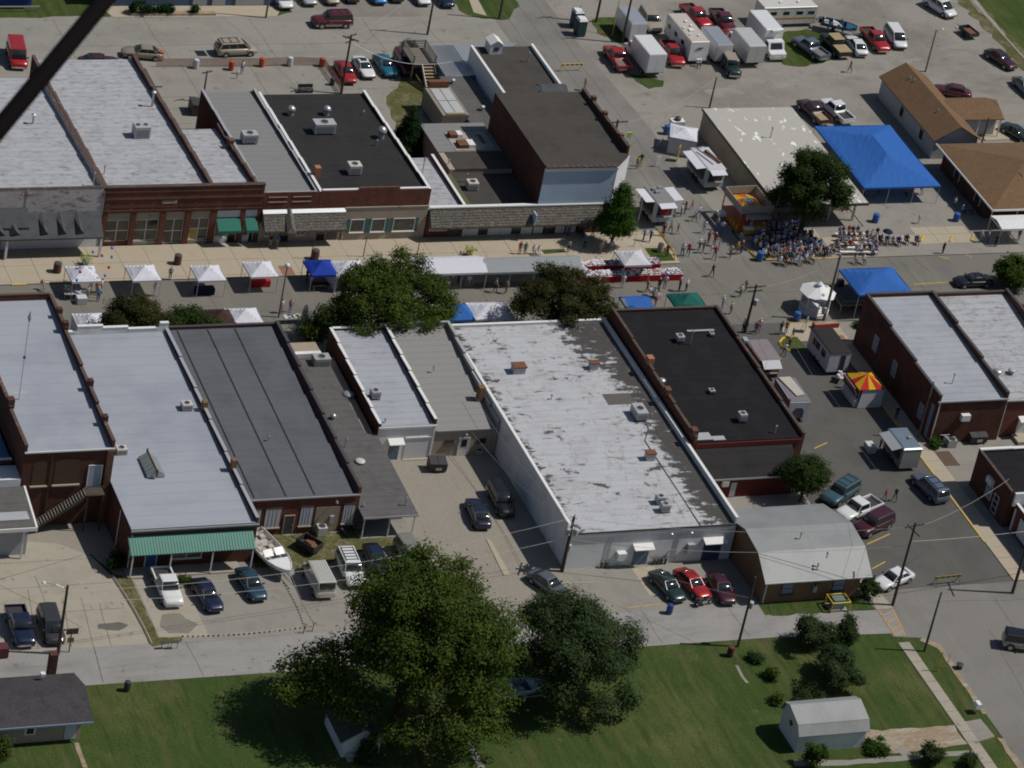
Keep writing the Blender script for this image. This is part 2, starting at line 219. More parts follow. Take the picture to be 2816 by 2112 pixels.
# ------------------------------------------------------------------ mesh helpers
class MB:
    def __init__(s): s.v = []; s.f = []; s.m = []
    def add(s,vs_,fs_,mi=0):
        o = len(s.v); s.v += [tuple(p) for p in vs_]; s.f += [tuple(o+i for i in f) for f in fs_]; s.m += [mi]*len(fs_); return s
    def box(s,x0,y0,z0,x1,y1,z1,mi=0):
        return s.add([(x0,y0,z0),(x1,y0,z0),(x1,y1,z0),(x0,y1,z0),(x0,y0,z1),(x1,y0,z1),(x1,y1,z1),(x0,y1,z1)],
            [(0,3,2,1),(4,5,6,7),(0,1,5,4),(1,2,6,5),(2,3,7,6),(3,0,4,7)],mi)
    def hexa(s,b,t,mi=0):
        """bottom ring b and top ring t, any count"""
        n = len(b)
        return s.add(list(b)+list(t),[tuple(range(n-1,-1,-1)),tuple(range(n,2*n))]+[(i,(i+1) % n,n+(i+1) % n,n+i) for i in range(n)],mi)
    def prism(s,poly,z0,z1,mi=0):
        return s.hexa([(p[0],p[1],z0) for p in poly],[(p[0],p[1],z1) for p in poly],mi)
    def extr_x(s,prof,x0,x1,mi=0):
        """profile of (y,z) extruded in x"""
        return s.hexa([(x0,p[0],p[1]) for p in prof],[(x1,p[0],p[1]) for p in prof],mi)
    def extr_y(s,prof,y0,y1,mi=0):
        return s.hexa([(p[0],y0,p[1]) for p in prof],[(p[0],y1,p[1]) for p in prof],mi)
    def tube(s,a,b,r,r2=None,n=8,mi=0):
        a = Vector(a); b = Vector(b); d = (b-a).normalized(); r2 = r if r2 is None else r2
        u = d.orthogonal().normalized(); w = d.cross(u)
        A = [a+(u*math.cos(2*math.pi*i/n)+w*math.sin(2*math.pi*i/n))*r for i in range(n)]
        B = [b+(u*math.cos(2*math.pi*i/n)+w*math.sin(2*math.pi*i/n))*r2 for i in range(n)]
        return s.hexa(A,B,mi)
    def path(s,pts,r,n=5,mi=0):
        pts = [Vector(p) for p in pts]; rings = []
        for i,p in enumerate(pts):
            d = (pts[min(i+1,len(pts)-1)]-pts[max(i-1,0)]).normalized()
            u = d.cross(Vector((0,0,1))); u = u.normalized() if u.length > 1e-4 else Vector((1,0,0)); w = d.cross(u)
            rr = r[i] if isinstance(r,(list,tuple)) else r
            rings.append([p+(u*math.cos(2*math.pi*k/n)+w*math.sin(2*math.pi*k/n))*rr for k in range(n)])
        o = len(s.v); s.v += [tuple(p) for q in rings for p in q]
        fs = []
        for i in range(len(pts)-1):
            for k in range(n): fs.append((o+i*n+k,o+i*n+(k+1) % n,o+(i+1)*n+(k+1) % n,o+(i+1)*n+k))
        fs.append(tuple(o+k for k in range(n-1,-1,-1))); fs.append(tuple(o+(len(pts)-1)*n+k for k in range(n)))
        s.f += fs; s.m += [mi]*len(fs); return s
    def lathe(s,prof,n=12,cx=0,cy=0,mi=0):
        o = len(s.v)
        for (r,z) in prof:
            for k in range(n): s.v.append((cx+r*math.cos(2*math.pi*k/n),cy+r*math.sin(2*math.pi*k/n),z))
        fs = []
        for i in range(len(prof)-1):
            for k in range(n): fs.append((o+i*n+k,o+i*n+(k+1) % n,o+(i+1)*n+(k+1) % n,o+(i+1)*n+k))
        fs.append(tuple(o+k for k in range(n-1,-1,-1))); fs.append(tuple(o+(len(prof)-1)*n+k for k in range(n)))
        s.f += fs; s.m += [mi]*len(fs); return s
    def mesh(s,name='m',mats=None,smooth=False):
        me = bpy.data.meshes.new(name); me.from_pydata(s.v,[],s.f)
        for m in (mats or []): me.materials.append(m)
        if any(s.m): me.polygons.foreach_set('material_index',s.m)
        if smooth: me.polygons.foreach_set('use_smooth',[True]*len(s.f))
        me.update(); return me
def obj(name,me,parent=None,loc=(0,0,0),rz=0.0):
    o = bpy.data.objects.new(name,me); COL.objects.link(o); o.location = loc
    if rz: o.rotation_euler = (0,0,rz)
    if parent is not None: o.parent = parent
    return o
def part(name,mb,m,parent=None,loc=(0,0,0),rz=0.0,smooth=False):
    return obj(name,mb.mesh(name,m if isinstance(m,(list,tuple)) else [m],smooth),parent,loc,rz)
def tag(o,label,cat,group=None):
    o['label'] = label; o['category'] = cat
    if group: o['group'] = group
    return o
def thing(name,label,cat,loc=(0,0,0),rz=0.0,group=None):
    o = bpy.data.objects.new(name,None); COL.objects.link(o); o.location = loc; o.rotation_euler = (0,0,rz)
    o.empty_display_size = 0.3
    return tag(o,label,cat,group)
def one(name,mb,m,label,cat,loc=(0,0,0),rz=0.0,group=None,smooth=False):
    return tag(part(name,mb,m,None,loc,rz,smooth),label,cat,group)
def struct(name,mb,m):
    o = part(name,mb,m); o['kind'] = 'structure'; return o
def sheet(name,poly,z,m,parent=None,th=0.05):
    o = part(name,MB().prism(poly,z-th,z),m,parent)
    if parent is None: o['kind'] = 'structure'
    return o
def rect(x0,y0,x1,y1): return [(x0,y0),(x1,y0),(x1,y1),(x0,y1)]
def B(x0,y0,z0,x1,y1,z1): return MB().box(x0,y0,z0,x1,y1,z1)

# ------------------------------------------------------------------ ground, streets, pavements
struct('ground',MB().add([(-2500,-2500,0),(2500,-2500,0),(2500,2500,0),(-2500,2500,0)],[(0,1,2,3)]),grass_m)
def blob(name,pts,z,m,rough=0.35,n=5,parent=None,seed=1):
    """polygon with a ragged, natural edge"""
    rr = random.Random(seed); out = []
    for i in range(len(pts)):
        a = Vector(pts[i]); b = Vector(pts[(i+1) % len(pts)]); d = (b-a); nrm = Vector((-d.y,d.x)).normalized()
        k = max(2,int(d.length/ (0.9)))
        k = min(k,40)
        for j in range(k):
            t = j/k; out.append(tuple(a+d*t+nrm*rr.uniform(-rough,rough)*(0.3 if j == 0 else 1)))
    o = sheet(name,out,z,m,parent,th=0.02)
    return o
north_lot = sheet('gravel_lot',rect(-90,28.7,94,150),0.012,lot_m)
north_street = sheet('north_street',[(-120,69.2),(27,69.2),(27,79.3),(-4,79.2),(-20.8,79.4),(-120,79.6)],0.022,northst_m)
cross_north = sheet('cross_street_north',[(25.6,21.9),(37.2,21.9),(36.9,29),(36.2,40),(36.3,52),(35.8,61),(35.0,75),(34.5,160),(26,160),(26.6,64),(26.0,29)],0.032,asphalt_north)
main_street = sheet('main_street',rect(-160,9.3,200,21.95),0.042,asphalt)
cross_south = sheet('cross_street_south',[(23.4,-38.6),(39.35,-38.6),(39.35,9.4),(24.4,9.4)],0.052,asphalt_side)
se_street = sheet('southeast_street',[(26.9,-47.6),(26.5,-58),(26.4,-160),(120,-160),(120,-38.5),(22.7,-38.5),(22.6,-45.9),(25.4,-46.4)],0.030,asphalt_north)
alley = sheet('alley',[(-120,-44.0),(-57,-44.35),(-20,-44.55),(10,-44.66),(22.7,-45.4),(22.7,-41.6),(11,-41.2),(11,-39.4),(-49,-39.0),(-120,-38.4)],0.036,alley_m)
rear_lot = sheet('rear_parking_lot',rect(-49.3,-39.1,-19.2,-20),0.016,concrete_grey)
blob('rear_yard',[(-20.2,-39.2),(-20.2,-12),(-6.2,-12),(-6.2,-39.2)],0.024,yard_m,0.1,seed=3)['kind'] = 'structure'
south_lot = sheet('south_parking_lot',rect(-6.3,-39.5,11.3,-31.5),0.020,concrete_grey)
east_yard = sheet('east_yard',rect(11,-39.2,24,-16),0.014,concrete_grey)
west_lot = sheet('west_parking_lot',[(-120,-39.6),(-49.4,-39.2),(-49.45,-36),(-49.7,-32),(-50.2,-28.6),(-51.4,-25.2),(-54,-23),(-57.5,-22.2),(-120,-22)],0.028,concrete_pale)
blob('dirt_yard',[(-58,-24.4),(-51.2,-25),(-49.9,-28.4),(-48.6,-29),(-48.6,-19.5),(-58,-19.5)],0.02,yard_m,0.1,seed=31)['kind'] = 'structure'
pad = sheet('concrete_pad',rect(-48.4,-38.5,-43.8,-29.4),0.034,concrete_pale)
blob('pad_stain',[(-47.9,-36.6),(-47.2,-34.9),(-45.6,-34.8),(-45.2,-35.6),(-44.3,-36.6),(-45.6,-37.9),(-47.4,-37.7)],0.039,mat('oil_stain',(0.2,0.185,0.15),0.9,scale=1.0),0.12,parent=pad,seed=5)
blob('lot_stain',[(-53.6,-36.3),(-53.4,-35.6),(-51.4,-35.5),(-50.7,-36.1),(-51.8,-36.8)],0.033,mat('tar_stain',(0.12,0.115,0.105),0.9,scale=1.0),0.1,parent=west_lot,seed=6)
# kerb along the west lot and the strip of weeds beside it
kp = [(-49.4,-39.1),(-49.45,-36.5),(-49.6,-34),(-49.85,-31.5),(-50.2,-28.6)]
part('kerb',MB().path([(p[0],p[1],0.1) for p in kp],0.13,4),concrete_tan,west_lot)
blob('weed_strip',[(-49.3,-38.9),(-48.5,-38.6),(-48.55,-29),(-49.9,-28.2),(-49.7,-31)],0.044,weed_m,0.08,seed=8)['kind'] = 'structure'
blob('weed_patch',[(-36.4,-28.6),(-36.4,-23.6),(-25.2,-23.7),(-19.6,-25.3),(-20,-26.4),(-24,-26.6),(-27.5,-28.4),(-32,-29.3)],0.03,weed_m,0.3,seed=9)['kind'] = 'structure'
blob('weed_corner',[(-49.6,-38.4),(-48.2,-38.2),(-46.4,-38.3),(-46.5,-39.0),(-48.2,-39.3),(-49.4,-39.5)],0.05,weed_m,0.12,seed=10)['kind'] = 'structure'
def strip(pts,w,z,m,parent,name='joint'):
    mb = MB()
    for a,b in zip(pts[:-1],pts[1:]):
        a = Vector(a); b = Vector(b); n = Vector((-(b-a).y,(b-a).x)).normalized()*w/2
        mb.hexa([tuple(a-n)+(z-0.01,),tuple(b-n)+(z-0.01,),tuple(b+n)+(z-0.01,),tuple(a+n)+(z-0.01,)],[tuple(a-n)+(z,),tuple(b-n)+(z,),tuple(b+n)+(z,),tuple(a+n)+(z,)])
    return part(name,mb,m,parent)
def crack(a,b,seed,w=0.05,z=0.05,parent=None,jit=0.15,name='crack'):
    rr = random.Random(seed); a = Vector(a); b = Vector(b); n = max(3,int((b-a).length/2.0)); nn = Vector((-(b-a).y,(b-a).x)).normalized()
    strip([tuple(a+(b-a)*i/n+nn*rr.uniform(-jit,jit)*(0 < i < n)) for i in range(n+1)],w,z,joint_m,parent,name)
for i,(a,b) in enumerate([((-53.95,-31.54),(-55.23,-44.07)),((-57.34,-27.78),(-57.43,-32.42)),((-55.69,-31.54),(-56.71,-38.78)),((-58.50,-29.81),(-59.79,-38.78)),((-52.49,-32.59),(-53.13,-39.01))]): crack(a,b,i,0.05,0.036,west_lot,0.05,'joint')
for y in (-25.6,-29.5,-33.5): crack((-66,y),(-50.2-0.2*(y < -27),y),int(-y),0.04,0.036,west_lot,0.03,'joint')
crack((-66,-30),(-52,-25),41,0.05,0.036,west_lot,0.1); crack((-64,-25),(-55,-36),42,0.05,0.036,west_lot,0.1)
# main street joints and cracks
for i,x in enumerate((-41,-27,-12,3,18,30,42.5,55,67)): crack((x+0.3,9.6),(x-0.3,21.8),60+i,0.06,0.048,main_street,0.12)
crack((-70,15.4),(26,15.6),80,0.05,0.048,main_street,0.12); crack((27,15.5),(110,15.8),81,0.05,0.048,main_street,0.12)
for i,(a,b) in enumerate([((29.64,22.65),(31.10,16.78)),((36.01,23.04),(35.75,20.12)),((44.70,22.56),(44.39,19.63)),((53.34,22.09),(53.72,20.09)),((56.63,21.91),(57.70,17.39))]): crack(a,b,90+i,0.06,0.05,main_street,0.15)
for i,x in enumerate((28.6,31.2,33.6,36.2)): crack((x,-38),(x+0.2,9),100+i,0.05,0.058,cross_south,0.12)
for i,y in enumerate((-30,-22,-13,-4)): crack((25.5,y),(39,y+0.1),110+i,0.04,0.058,cross_south,0.1)
for i,x in enumerate((28.7,31.3,33.8)): crack((x,23),(x-0.6,110),120+i,0.06,0.038,cross_north,0.15)
for i,(a,b) in enumerate([((-30,72.5),(20,73.0)),((-4,69.5),(-4.6,79)),((-17,69.5),(-17.4,79)),((10,69.5),(9.6,79)),((18,69.5),(17,79)),((-28,69.5),(-28.4,79))]): crack(a,b,130+i,0.05,0.028,north_street,0.15)
for i,x in enumerate((-46,-31,-16,-1,8,15)): crack((x,-44.3),(x-0.2,-39.2),140+i,0.05,0.042,alley,0.08)
for i,(a,b) in enumerate([((33,-46),(30.5,-70)),((29,-41),(60,-43)),((36,-41),(35.6,-60))]): crack(a,b,150+i,0.05,0.036,se_street,0.15)
# north concrete lot
nlot = sheet('concrete_lot',rect(-24.2,45.2,1.3,68.3),0.020,concrete_grey)
for i,(a,b) in enumerate([((-7.6,53),(-7.9,68)),((-24,60.5),(1.2,60.6)),((-15.8,53),(-16,68)),((-23.9,54.5),(-18.8,54.5))]): crack(a,b,160+i,0.06,0.026,nlot,0.04,'joint')
blob('side_drive',[(1.0,38.6),(5.6,47.4),(5.8,56),(7.4,62),(6.6,68.2),(1.3,68.2)],0.026,concrete_grey,0.15,seed=11)['kind'] = 'structure'
blob('weedy_yard',[(5.4,51),(5.2,55),(6.4,60),(8.4,62),(10.6,66.6),(13.4,66.5),(13.2,60),(9.4,56.8),(7.6,53)],0.034,weed_m,0.35,seed=12)['kind'] = 'structure'
strip([(3.1,40),(3.1,61)],0.05,0.036,joint_m,nlot); strip([(1.3,50.3),(5.4,50.4)],0.05,0.036,joint_m,nlot)
# grass patches to the north
blob('grass_verge',[(-90,79.7),(-21.3,79.6),(-19.4,82.5),(-19,100),(-90,100)],0.034,grass_m,0.3,seed=13)['kind'] = 'structure'
blob('grass_corner',[(-0.9,79.6),(1.4,80.6),(1.2,83),(0.4,100),(-6.5,100),(-5.6,81.6)],0.034,grass_m,0.25,seed=14)['kind'] = 'structure'
blob('grass_island',[(22.66,80.84),(24.28,79.05),(26.07,78.59),(28.42,78.42),(30.86,81.66),(31.57,85.26),(23.69,85.90)],0.034,grass_m,0.3,seed=15)['kind'] = 'structure'
walk0 = sheet('concrete_walk',[(25.29,85.29),(24.40,80.23),(25.81,79.33),(26.31,85.59)],0.05,concrete_tan)
blob('grass_by_toilets',[(39.25,78.30),(40.55,78.88),(43.02,78.86),(42.45,73.53),(40.73,71.51),(39.86,73.57),(38.64,74.76)],0.034,grass_m,0.25,seed=16)['kind'] = 'structure'
blob('grass_by_box_truck',[(38.62,64.65),(40.80,64.03),(42.60,62.86),(41.88,61.46),(39.86,60.94),(39.04,62.65)],0.034,grass_m,0.2,seed=17)['kind'] = 'structure'
blob('grass_by_trailers',[(63.49,74.73),(67.22,75.58),(69.59,74.04),(70.85,70.43),(67.30,67.54),(62.98,66.01),(60.05,66.51),(59.79,69.14)],0.034,grass_m,0.3,seed=18)['kind'] = 'structure'
blob('wheel_ruts',[(46.68,60.21),(56.42,62.83),(65.31,65.24),(74.27,67.41),(80.00,67.60),(74.77,65.04),(65.60,63.78),(59.49,61.32),(53.61,60.32),(48.24,58.49)],0.018,mat('dark_gravel',(0.21,0.195,0.17),0.95,scale=0.3,col2=(0.27,0.255,0.23),amt=0.9,cover=0.7,fine=0.1,fscale=6),0.5,seed=19)['kind'] = 'structure'
# field and drainage walk at the far right
blob('dry_verge',[(91.8,90),(92.4,72),(92.6,60),(95.4,60),(94.8,90)],0.03,weed_m,0.4,seed=20)['kind'] = 'structure'
sheet('ditch_kerb',[(93.9,62),(94.25,62),(94.35,100),(94.0,100)],0.09,concrete_grey,th=0.08)
blob('silt_strip',[(94.92,83.03),(94.60,78.96),(94.50,73.70),(94.05,72.79),(93.82,77.72),(93.91,83.04)],0.036,concrete_pale,0.15,seed=21)['kind'] = 'structure'
# north sidewalk with its slabs
ns = sheet('north_sidewalk',rect(-75,21.95,28.0,28.85),0.115,joint_m,th=0.12)
def slabs(parent,xs,ys,z,m,jit=0.0,seed=1,name='slab'):
    cache = {}; rr = random.Random(seed)
    for i in range(len(xs)-1):
        for j in range(len(ys)-1):
            w = round(xs[i+1]-xs[i]-0.035,3); d = round(ys[j+1]-ys[j]-0.035,3)
            if (w,d) not in cache: cache[(w,d)] = B(-w/2,-d/2,-0.06,w/2,d/2,0).mesh(name,[m])
            obj(name,cache[(w,d)],parent,((xs[i]+xs[i+1])/2,(ys[j]+ys[j+1])/2,z+rr.uniform(-jit,jit)))
def fr(a,b,n): return [a+(b-a)*i/n for i in range(n+1)]
slabs(ns,fr(-66,28.0,30),[21.95,22.45,25.5,28.85],0.14,concrete_tan,0.008)
ss = sheet('south_sidewalk',rect(-75,4.1,24.4,9.3),0.115,joint_m,th=0.12)
slabs(ss,fr(-66,24.4,29),[4.1,6.9,9.3],0.14,concrete_tan,0.008,2)
sheet('grass_bed',[(12.76,25.51),(15.40,25.61),(15.53,24.88),(12.85,24.66)],0.16,grass_m,ns)
part('grass_bed',MB().prism([(25.0,22.5),(27.5,22.5),(27.6,23.5),(27.5,25.2),(25.0,25.2)],0.1,0.165),grass_m,ns)
part('kerb_paint',MB().path([(28.15,29.4,0.12),(28.25,27.2,0.12),(28.2,25,0.12),(28.0,23.6,0.12),(27.6,22.6,0.12)],0.12,4),yellow_m,ns)
for a,b in ((-51.6,-49.9),(-47.3,-45.7)): part('kerb_paint',B(a,21.80,0.05,b,21.98,0.165),yellow_m,ns)
for (x0,y0,x1,y1) in ((-17.78,25.26,-16.60,22.40),(-12.69,25.34,-11.38,23.74),(-2.50,25.49,-0.01,25.00)):
    part('paver_patch',B(min(x0,x1)-0.2,22.0,0.1,max(x0,x1),23.9,0.15),paver_m,ns)
# north east corner apron
ne = sheet('corner_apron',[(37.3,28.5),(37.1,25.0),(37.6,23.0),(38.8,22.15),(47,22.0),(120,22.0),(120,33.5),(53.6,33.5),(53.6,28.5)],0.10,concrete_grey,th=0.1)
part('kerb_paint',MB().path([(37.0,26.0,0.1),(37.1,24.6,0.1),(37.5,23.2,0.1),(38.6,22.2,0.1),(40.4,22.05,0.1)],0.11,4),yellow_m,ne)
for a,b in ((40.6,43.2),(43.8,45.3),(45.7,47.2)): part('kerb_paint',B(a,21.95,0.05,b,22.12,0.125),yellow_m,ne)
slabs(ne,fr(47.2,66.2,8),[24.4,26.4],0.115,concrete_tan,0.006,4)
slabs(ne,fr(37.8,47.2,4),[26.4,28.3],0.115,concrete_tan,0.006,6)
slabs(ne,[59.2,61.4,63.6,66.2],[26.4,28.0],0.115,concrete_tan,0.006,5)
for (x,y,a) in ((63.25,25.21,0.9),(66.07,25.32,0.9),(59.67,25.52,0.9)):
    part('parking_block',B(-0.75,-0.1,0,0.75,0.1,0.14),yellow_m,ne,(x,y,0.1),a)
# east sidewalk beside the brick block
es = sheet('east_sidewalk',rect(39.4,-38.6,41.3,9.0),0.10,joint_m,th=0.1)
slabs(es,[39.4,41.3],fr(-38.6,9.0,25),0.12,concrete_tan,0.008,7)
part('kerb_paint',B(39.3,-32,0.04,39.44,-5.5,0.13),yellow_m,es)
cs = sheet('corner_plaza',[(34.5,5.6),(41.3,5.6),(41.3,9.2),(34.9,9.2),(34.2,7.6)],0.085,concrete_tan,th=0.08)
slabs(cs,[38.2,39.4],[4.0,5.5],0.11,concrete_tan)
part('paver_patch',B(36.9,3.6,0.03,40.9,6.4,0.125),paver_m,cs)
part('kerb_paint',B(35.2,9.1,0.05,41,9.24,0.12),yellow_m,cs)
isl = sheet('corner_island',[(33.2,3.9),(32.7,4.8),(33.0,5.8),(33.9,6.4),(35.4,6.5),(35.6,4.0)],0.10,grass_m,th=0.1)
part('kerb_paint',MB().path([(33.5,3.8,0.11),(32.8,4.5,0.11),(32.85,5.5,0.11),(33.6,6.3,0.11),(34.8,6.55,0.11)],0.16,4),yellow_m,isl)
sheet('east_paving',rect(41.2,-60,110,9.2),0.02,concrete_grey)
sheet('steel_plate',[(41.27,-16.00),(43.07,-15.94),(43.13,-18.61),(41.27,-18.55)],0.05,mat('rusty_plate',(0.11,0.07,0.05),0.8,scale=1.5,fine=0.1))
# south east walk, crosswalk, verge and drive
sw = sheet('concrete_walk',rect(22.62,-160,23.85,-46.9),0.05,joint_m,th=0.06)
slabs(sw,[22.62,23.85],fr(-70,-46.9,15),0.07,concrete_pale,0.006,8)
sw2 = sheet('concrete_walk',[(22.75,-41.6),(24.6,-41.6),(24.4,-38.5),(24.2,-28),(23.2,-28),(23.0,-39)],0.07,concrete_pale,th=0.06)
blob('grass_strip',[(11.6,-41.4),(22.7,-41.5),(22.7,-39.2),(21.5,-39.7),(12,-39.6)],0.055,grass_m,0.12,seed=22)['kind'] = 'structure'
cw = sheet('crosswalk',[(22.75,-45.9),(23.95,-45.85),(24.55,-41.7),(22.85,-41.7)],0.045,alley_m,th=0.01)
strip([(22.85,-45.9),(22.95,-41.7)],0.14,0.056,orange_paint,cw,'paint_line'); strip([(23.9,-45.8),(24.5,-41.7)],0.14,0.056,orange_paint,cw,'paint_line')
for y in (-42.3,-43.4,-44.5,-45.4): strip([(22.9,y-0.35),(24.25-(y+42)*-0.09,y+0.25)],0.1,0.056,orange_paint,cw,'paint_line')
blob('gravel_drive',[(12.3,-59.4),(22.6,-59.6),(22.6,-62.5),(14.5,-62.9),(12.2,-61.6)],0.03,dirt_m,0.2,seed=23)['kind'] = 'structure'
sheet('drive_apron',[(23.8,-59.3),(25.6,-59.1),(25.8,-61.8),(23.8,-62.3)],0.045,concrete_grey)
blob('garden_walk',[(4.6,-62.6),(10,-63.3),(22.6,-63.4),(22.6,-64.0),(9.4,-64.0),(4.4,-63.4)],0.03,concrete_grey,0.08,seed=24)['kind'] = 'structure'
blob('garden_walk',[(15.2,-62.3),(16.2,-62.2),(16.4,-63.4),(15.4,-63.4)],0.035,concrete_grey,0.08,seed=25)['kind'] = 'structure'
blob('bare_edge',[(25.4,-46.3),(26.9,-47.6),(26.6,-58.4),(26.15,-58.4),(26.3,-48.2),(25.0,-46.8)],0.04,dirt_m,0.08,seed=26)['kind'] = 'structure'
blob('bare_edge',[(25.9,-62.0),(26.5,-62.2),(26.6,-72),(25.9,-70)],0.04,dirt_m,0.1,seed=27)['kind'] = 'structure'
strip([(4.94,-48.38),(4.78,-50.15),(4.90,-51.14)],0.3,0.02,concrete_grey,None,'stepping_path')['kind'] = 'structure'
blob('garden_path',[(-59.96,-52.08),(-59.56,-52.13),(-59.65,-55.63),(-60.10,-55.57)],0.03,dirt_m,0.06,seed=28)['kind'] = 'structure'
blob('garden_path',[(-24.64,-55.27),(-24.63,-57.11),(-24.58,-60.06),(-25.22,-59.98),(-25.16,-57.37)],0.03,concrete_grey,0.06,seed=29)['kind'] = 'structure'
# kerb stones by the white building yard
part('kerb',MB().hexa([(-12.38,-26.32,0.0),(-11.99,-26.74,0.0),(-12.03,-32.41,0.0),(-12.71,-32.34,0.0)],[(-12.38,-26.32,0.09),(-11.99,-26.74,0.09),(-12.03,-32.41,0.09),(-12.71,-32.34,0.09)]),concrete_tan,south_lot)
part('tan_strip',MB().prism([(0.52,-32.39),(2.98,-32.35),(1.65,-36.83),(0.65,-36.92)],0.01,0.028),concrete_tan,south_lot)
strip([(-2.44,-38.64),(1.77,-38.34)],0.09,0.05,yellow_m,south_lot,'paint_line')
strip([(-8.16,-33.94),(-3.51,-34.32)],0.06,0.05,white_paint,south_lot,'paint_line')
for (a,b) in (((26.53,-31.10),(29.79,-29.62)),((25.32,-35.09),(27.19,-34.11)),((28.27,-14.26),(30.14,-13.36)),((54.19,16.13),(59.24,16.32)),((63.49,22.04),(64.01,21.26)),((60.08,21.72),(61.00,21.17))): strip([a,b],0.12,0.062,yellow_m,cross_south,'paint_line')

# ------------------------------------------------------------------ buildings
def flat(name,label,x0,x1,y0,y1,zS,zN,wm,rm,par,cope=trim_brown,steps=5,th=0.26,cat='building',roofname='roof'):
    """flat roofed block with sloping roof deck, stepped side parapets and copings"""
    b = thing(name,label,cat,((x0+x1)/2,(y0+y1)/2,0)); cx,cy = (x0+x1)/2,(y0+y1)/2
    L = lambda mb,n,m,p=b: part(n,mb,m,p,(-cx,-cy,0))
    zat = lambda y: zS+(zN-zS)*(y-y0)/(y1-y0)
    w = MB().hexa([(x0,y0,0),(x1,y0,0),(x1,y1,0),(x0,y1,0)],[(x0,y0,zS),(x1,y0,zS),(x1,y1,zN),(x0,y1,zN)])
    wall = L(w,'wall',wm)
    i0 = x0+(th if par.get('W') else 0.0); i1 = x1-(th if par.get('E') else 0.0); j0 = y0+(th if par.get('S') else -0.06); j1 = y1-(th if par.get('N') else -0.06)
    rf = MB().hexa([(i0,j0,zat(j0)+0.004),(i1,j0,zat(j0)+0.004),(i1,j1,zat(j1)+0.004),(i0,j1,zat(j1)+0.004)],[(i0,j0,zat(j0)+0.07),(i1,j0,zat(j0)+0.07),(i1,j1,zat(j1)+0.07),(i0,j1,zat(j1)+0.07)])
    roof = L(rf,roofname,rm)
    for side in 'EW':
        h = par.get(side)
        if not h: continue
        a,c = (x1-th,x1) if side == 'E' else (x0,x0+th)
        mb = MB(); cp = MB(); n = steps if abs(zN-zS) > 0.3 else 1
        for i in range(n):
            ya = y0+(y1-y0)*i/n; yb = y0+(y1-y0)*(i+1)/n; zt = max(zat(ya),zat(yb))+h
            zb = min(zat(ya),zat(yb))+0.0
            mb.hexa([(a,ya,zat(ya)+0.002),(c,ya,zat(ya)+0.002),(c,yb,zat(yb)+0.002),(a,yb,zat(yb)+0.002)],[(a,ya,zt),(c,ya,zt),(c,yb,zt),(a,yb,zt)])
            cp.box(a-0.03,ya-0.012 if i else ya,zt+0.001,c+0.03,yb,zt+0.07)
        p = L(mb,'parapet',wm); L(cp,'coping',cope,p).location = (0,0,0)
    for side in 'NS':
        h = par.get(side)
        if not h: continue
        a,c = (y1-th,y1) if side == 'N' else (y0,y0+th); z = zat(y1 if side == 'N' else y0); e = th+0.004
        xa = x0+(e if par.get('W') else 0); xb = x1-(e if par.get('E') else 0)
        p = L(B(xa,a,z+0.002,xb,c,z+h),'parapet',wm); L(B(xa,a-0.03,z+h+0.001,xb,c+0.03,z+h+0.07),'coping',cope,p).location = (0,0,0)
    b['z'] = 0
    return b,zat,(cx,cy)
def sub(b,name,mb,m,smooth=False):
    """a part given in world coordinates under the building b"""
    return part(name,mb,m,b,tuple(-c for c in b.location),0,smooth)
def win_s(b,x0,x1,z0,z1,y,nx=1,nz=1,fm=trim_white,gm=glass_dark,name='window',fr_=0.07,sill=True):
    """window in a wall that faces south at y: frame, panes, sill"""
    mb = MB(); t = fr_
    mb.box(x0,y-0.05,z0,x1,y-0.002,z0+t).box(x0,y-0.05,z1-t,x1,y-0.002,z1)
    for i in range(nx+1):
        x = x0+(x1-x0-t)*i/nx; mb.box(x,y-0.049,z0+t,x+t,y-0.002,z1-t)
    for i in range(1,nz):
        z = z0+(z1-z0-t)*i/nz; mb.box(x0+t,y-0.047,z,x1-t,y-0.002,z+t)
    w = sub(b,name,mb,fm)
    for i in range(nx):
        for k in range(nz):
            xa = x0+(x1-x0-t)*i/nx+t; xb = x0+(x1-x0-t)*(i+1)/nx; za = z0+(z1-z0-t)*k/nz+t; zb = z0+(z1-z0-t)*(k+1)/nz
            g = gm[(i+k*nx) % len(gm)] if isinstance(gm,list) else gm
            part('pane',B(xa,y-0.028,za,xb,y-0.001,zb),g,w)
    if sill: part('sill',B(x0-0.06,y-0.14,z0-0.09,x1+0.06,y-0.001,z0-0.004),fm,w)
    return w
def win_w(b,y0,y1,z0,z1,x,fm=trim_white,gm=glass_dark,name='window',nz=2):
    mb = MB(); t = 0.07
    mb.box(x-0.05,y0,z0,x-0.002,y1,z0+t).box(x-0.05,y0,z1-t,x-0.002,y1,z1).box(x-0.049,y0,z0+t,x-0.002,y0+t,z1-t).box(x-0.049,y1-t,z0+t,x-0.002,y1,z1-t)
    for i in range(1,nz): z = z0+(z1-z0-t)*i/nz; mb.box(x-0.047,y0+t,z,x-0.002,y1-t,z+t)
    w = sub(b,name,mb,fm)
    for k in range(nz):
        za = z0+(z1-z0-t)*k/nz+t; zb = z0+(z1-z0-t)*(k+1)/nz
        part('pane',B(x-0.028,y0+t,za,x-0.001,y1-t,zb),gm,w)
    return w
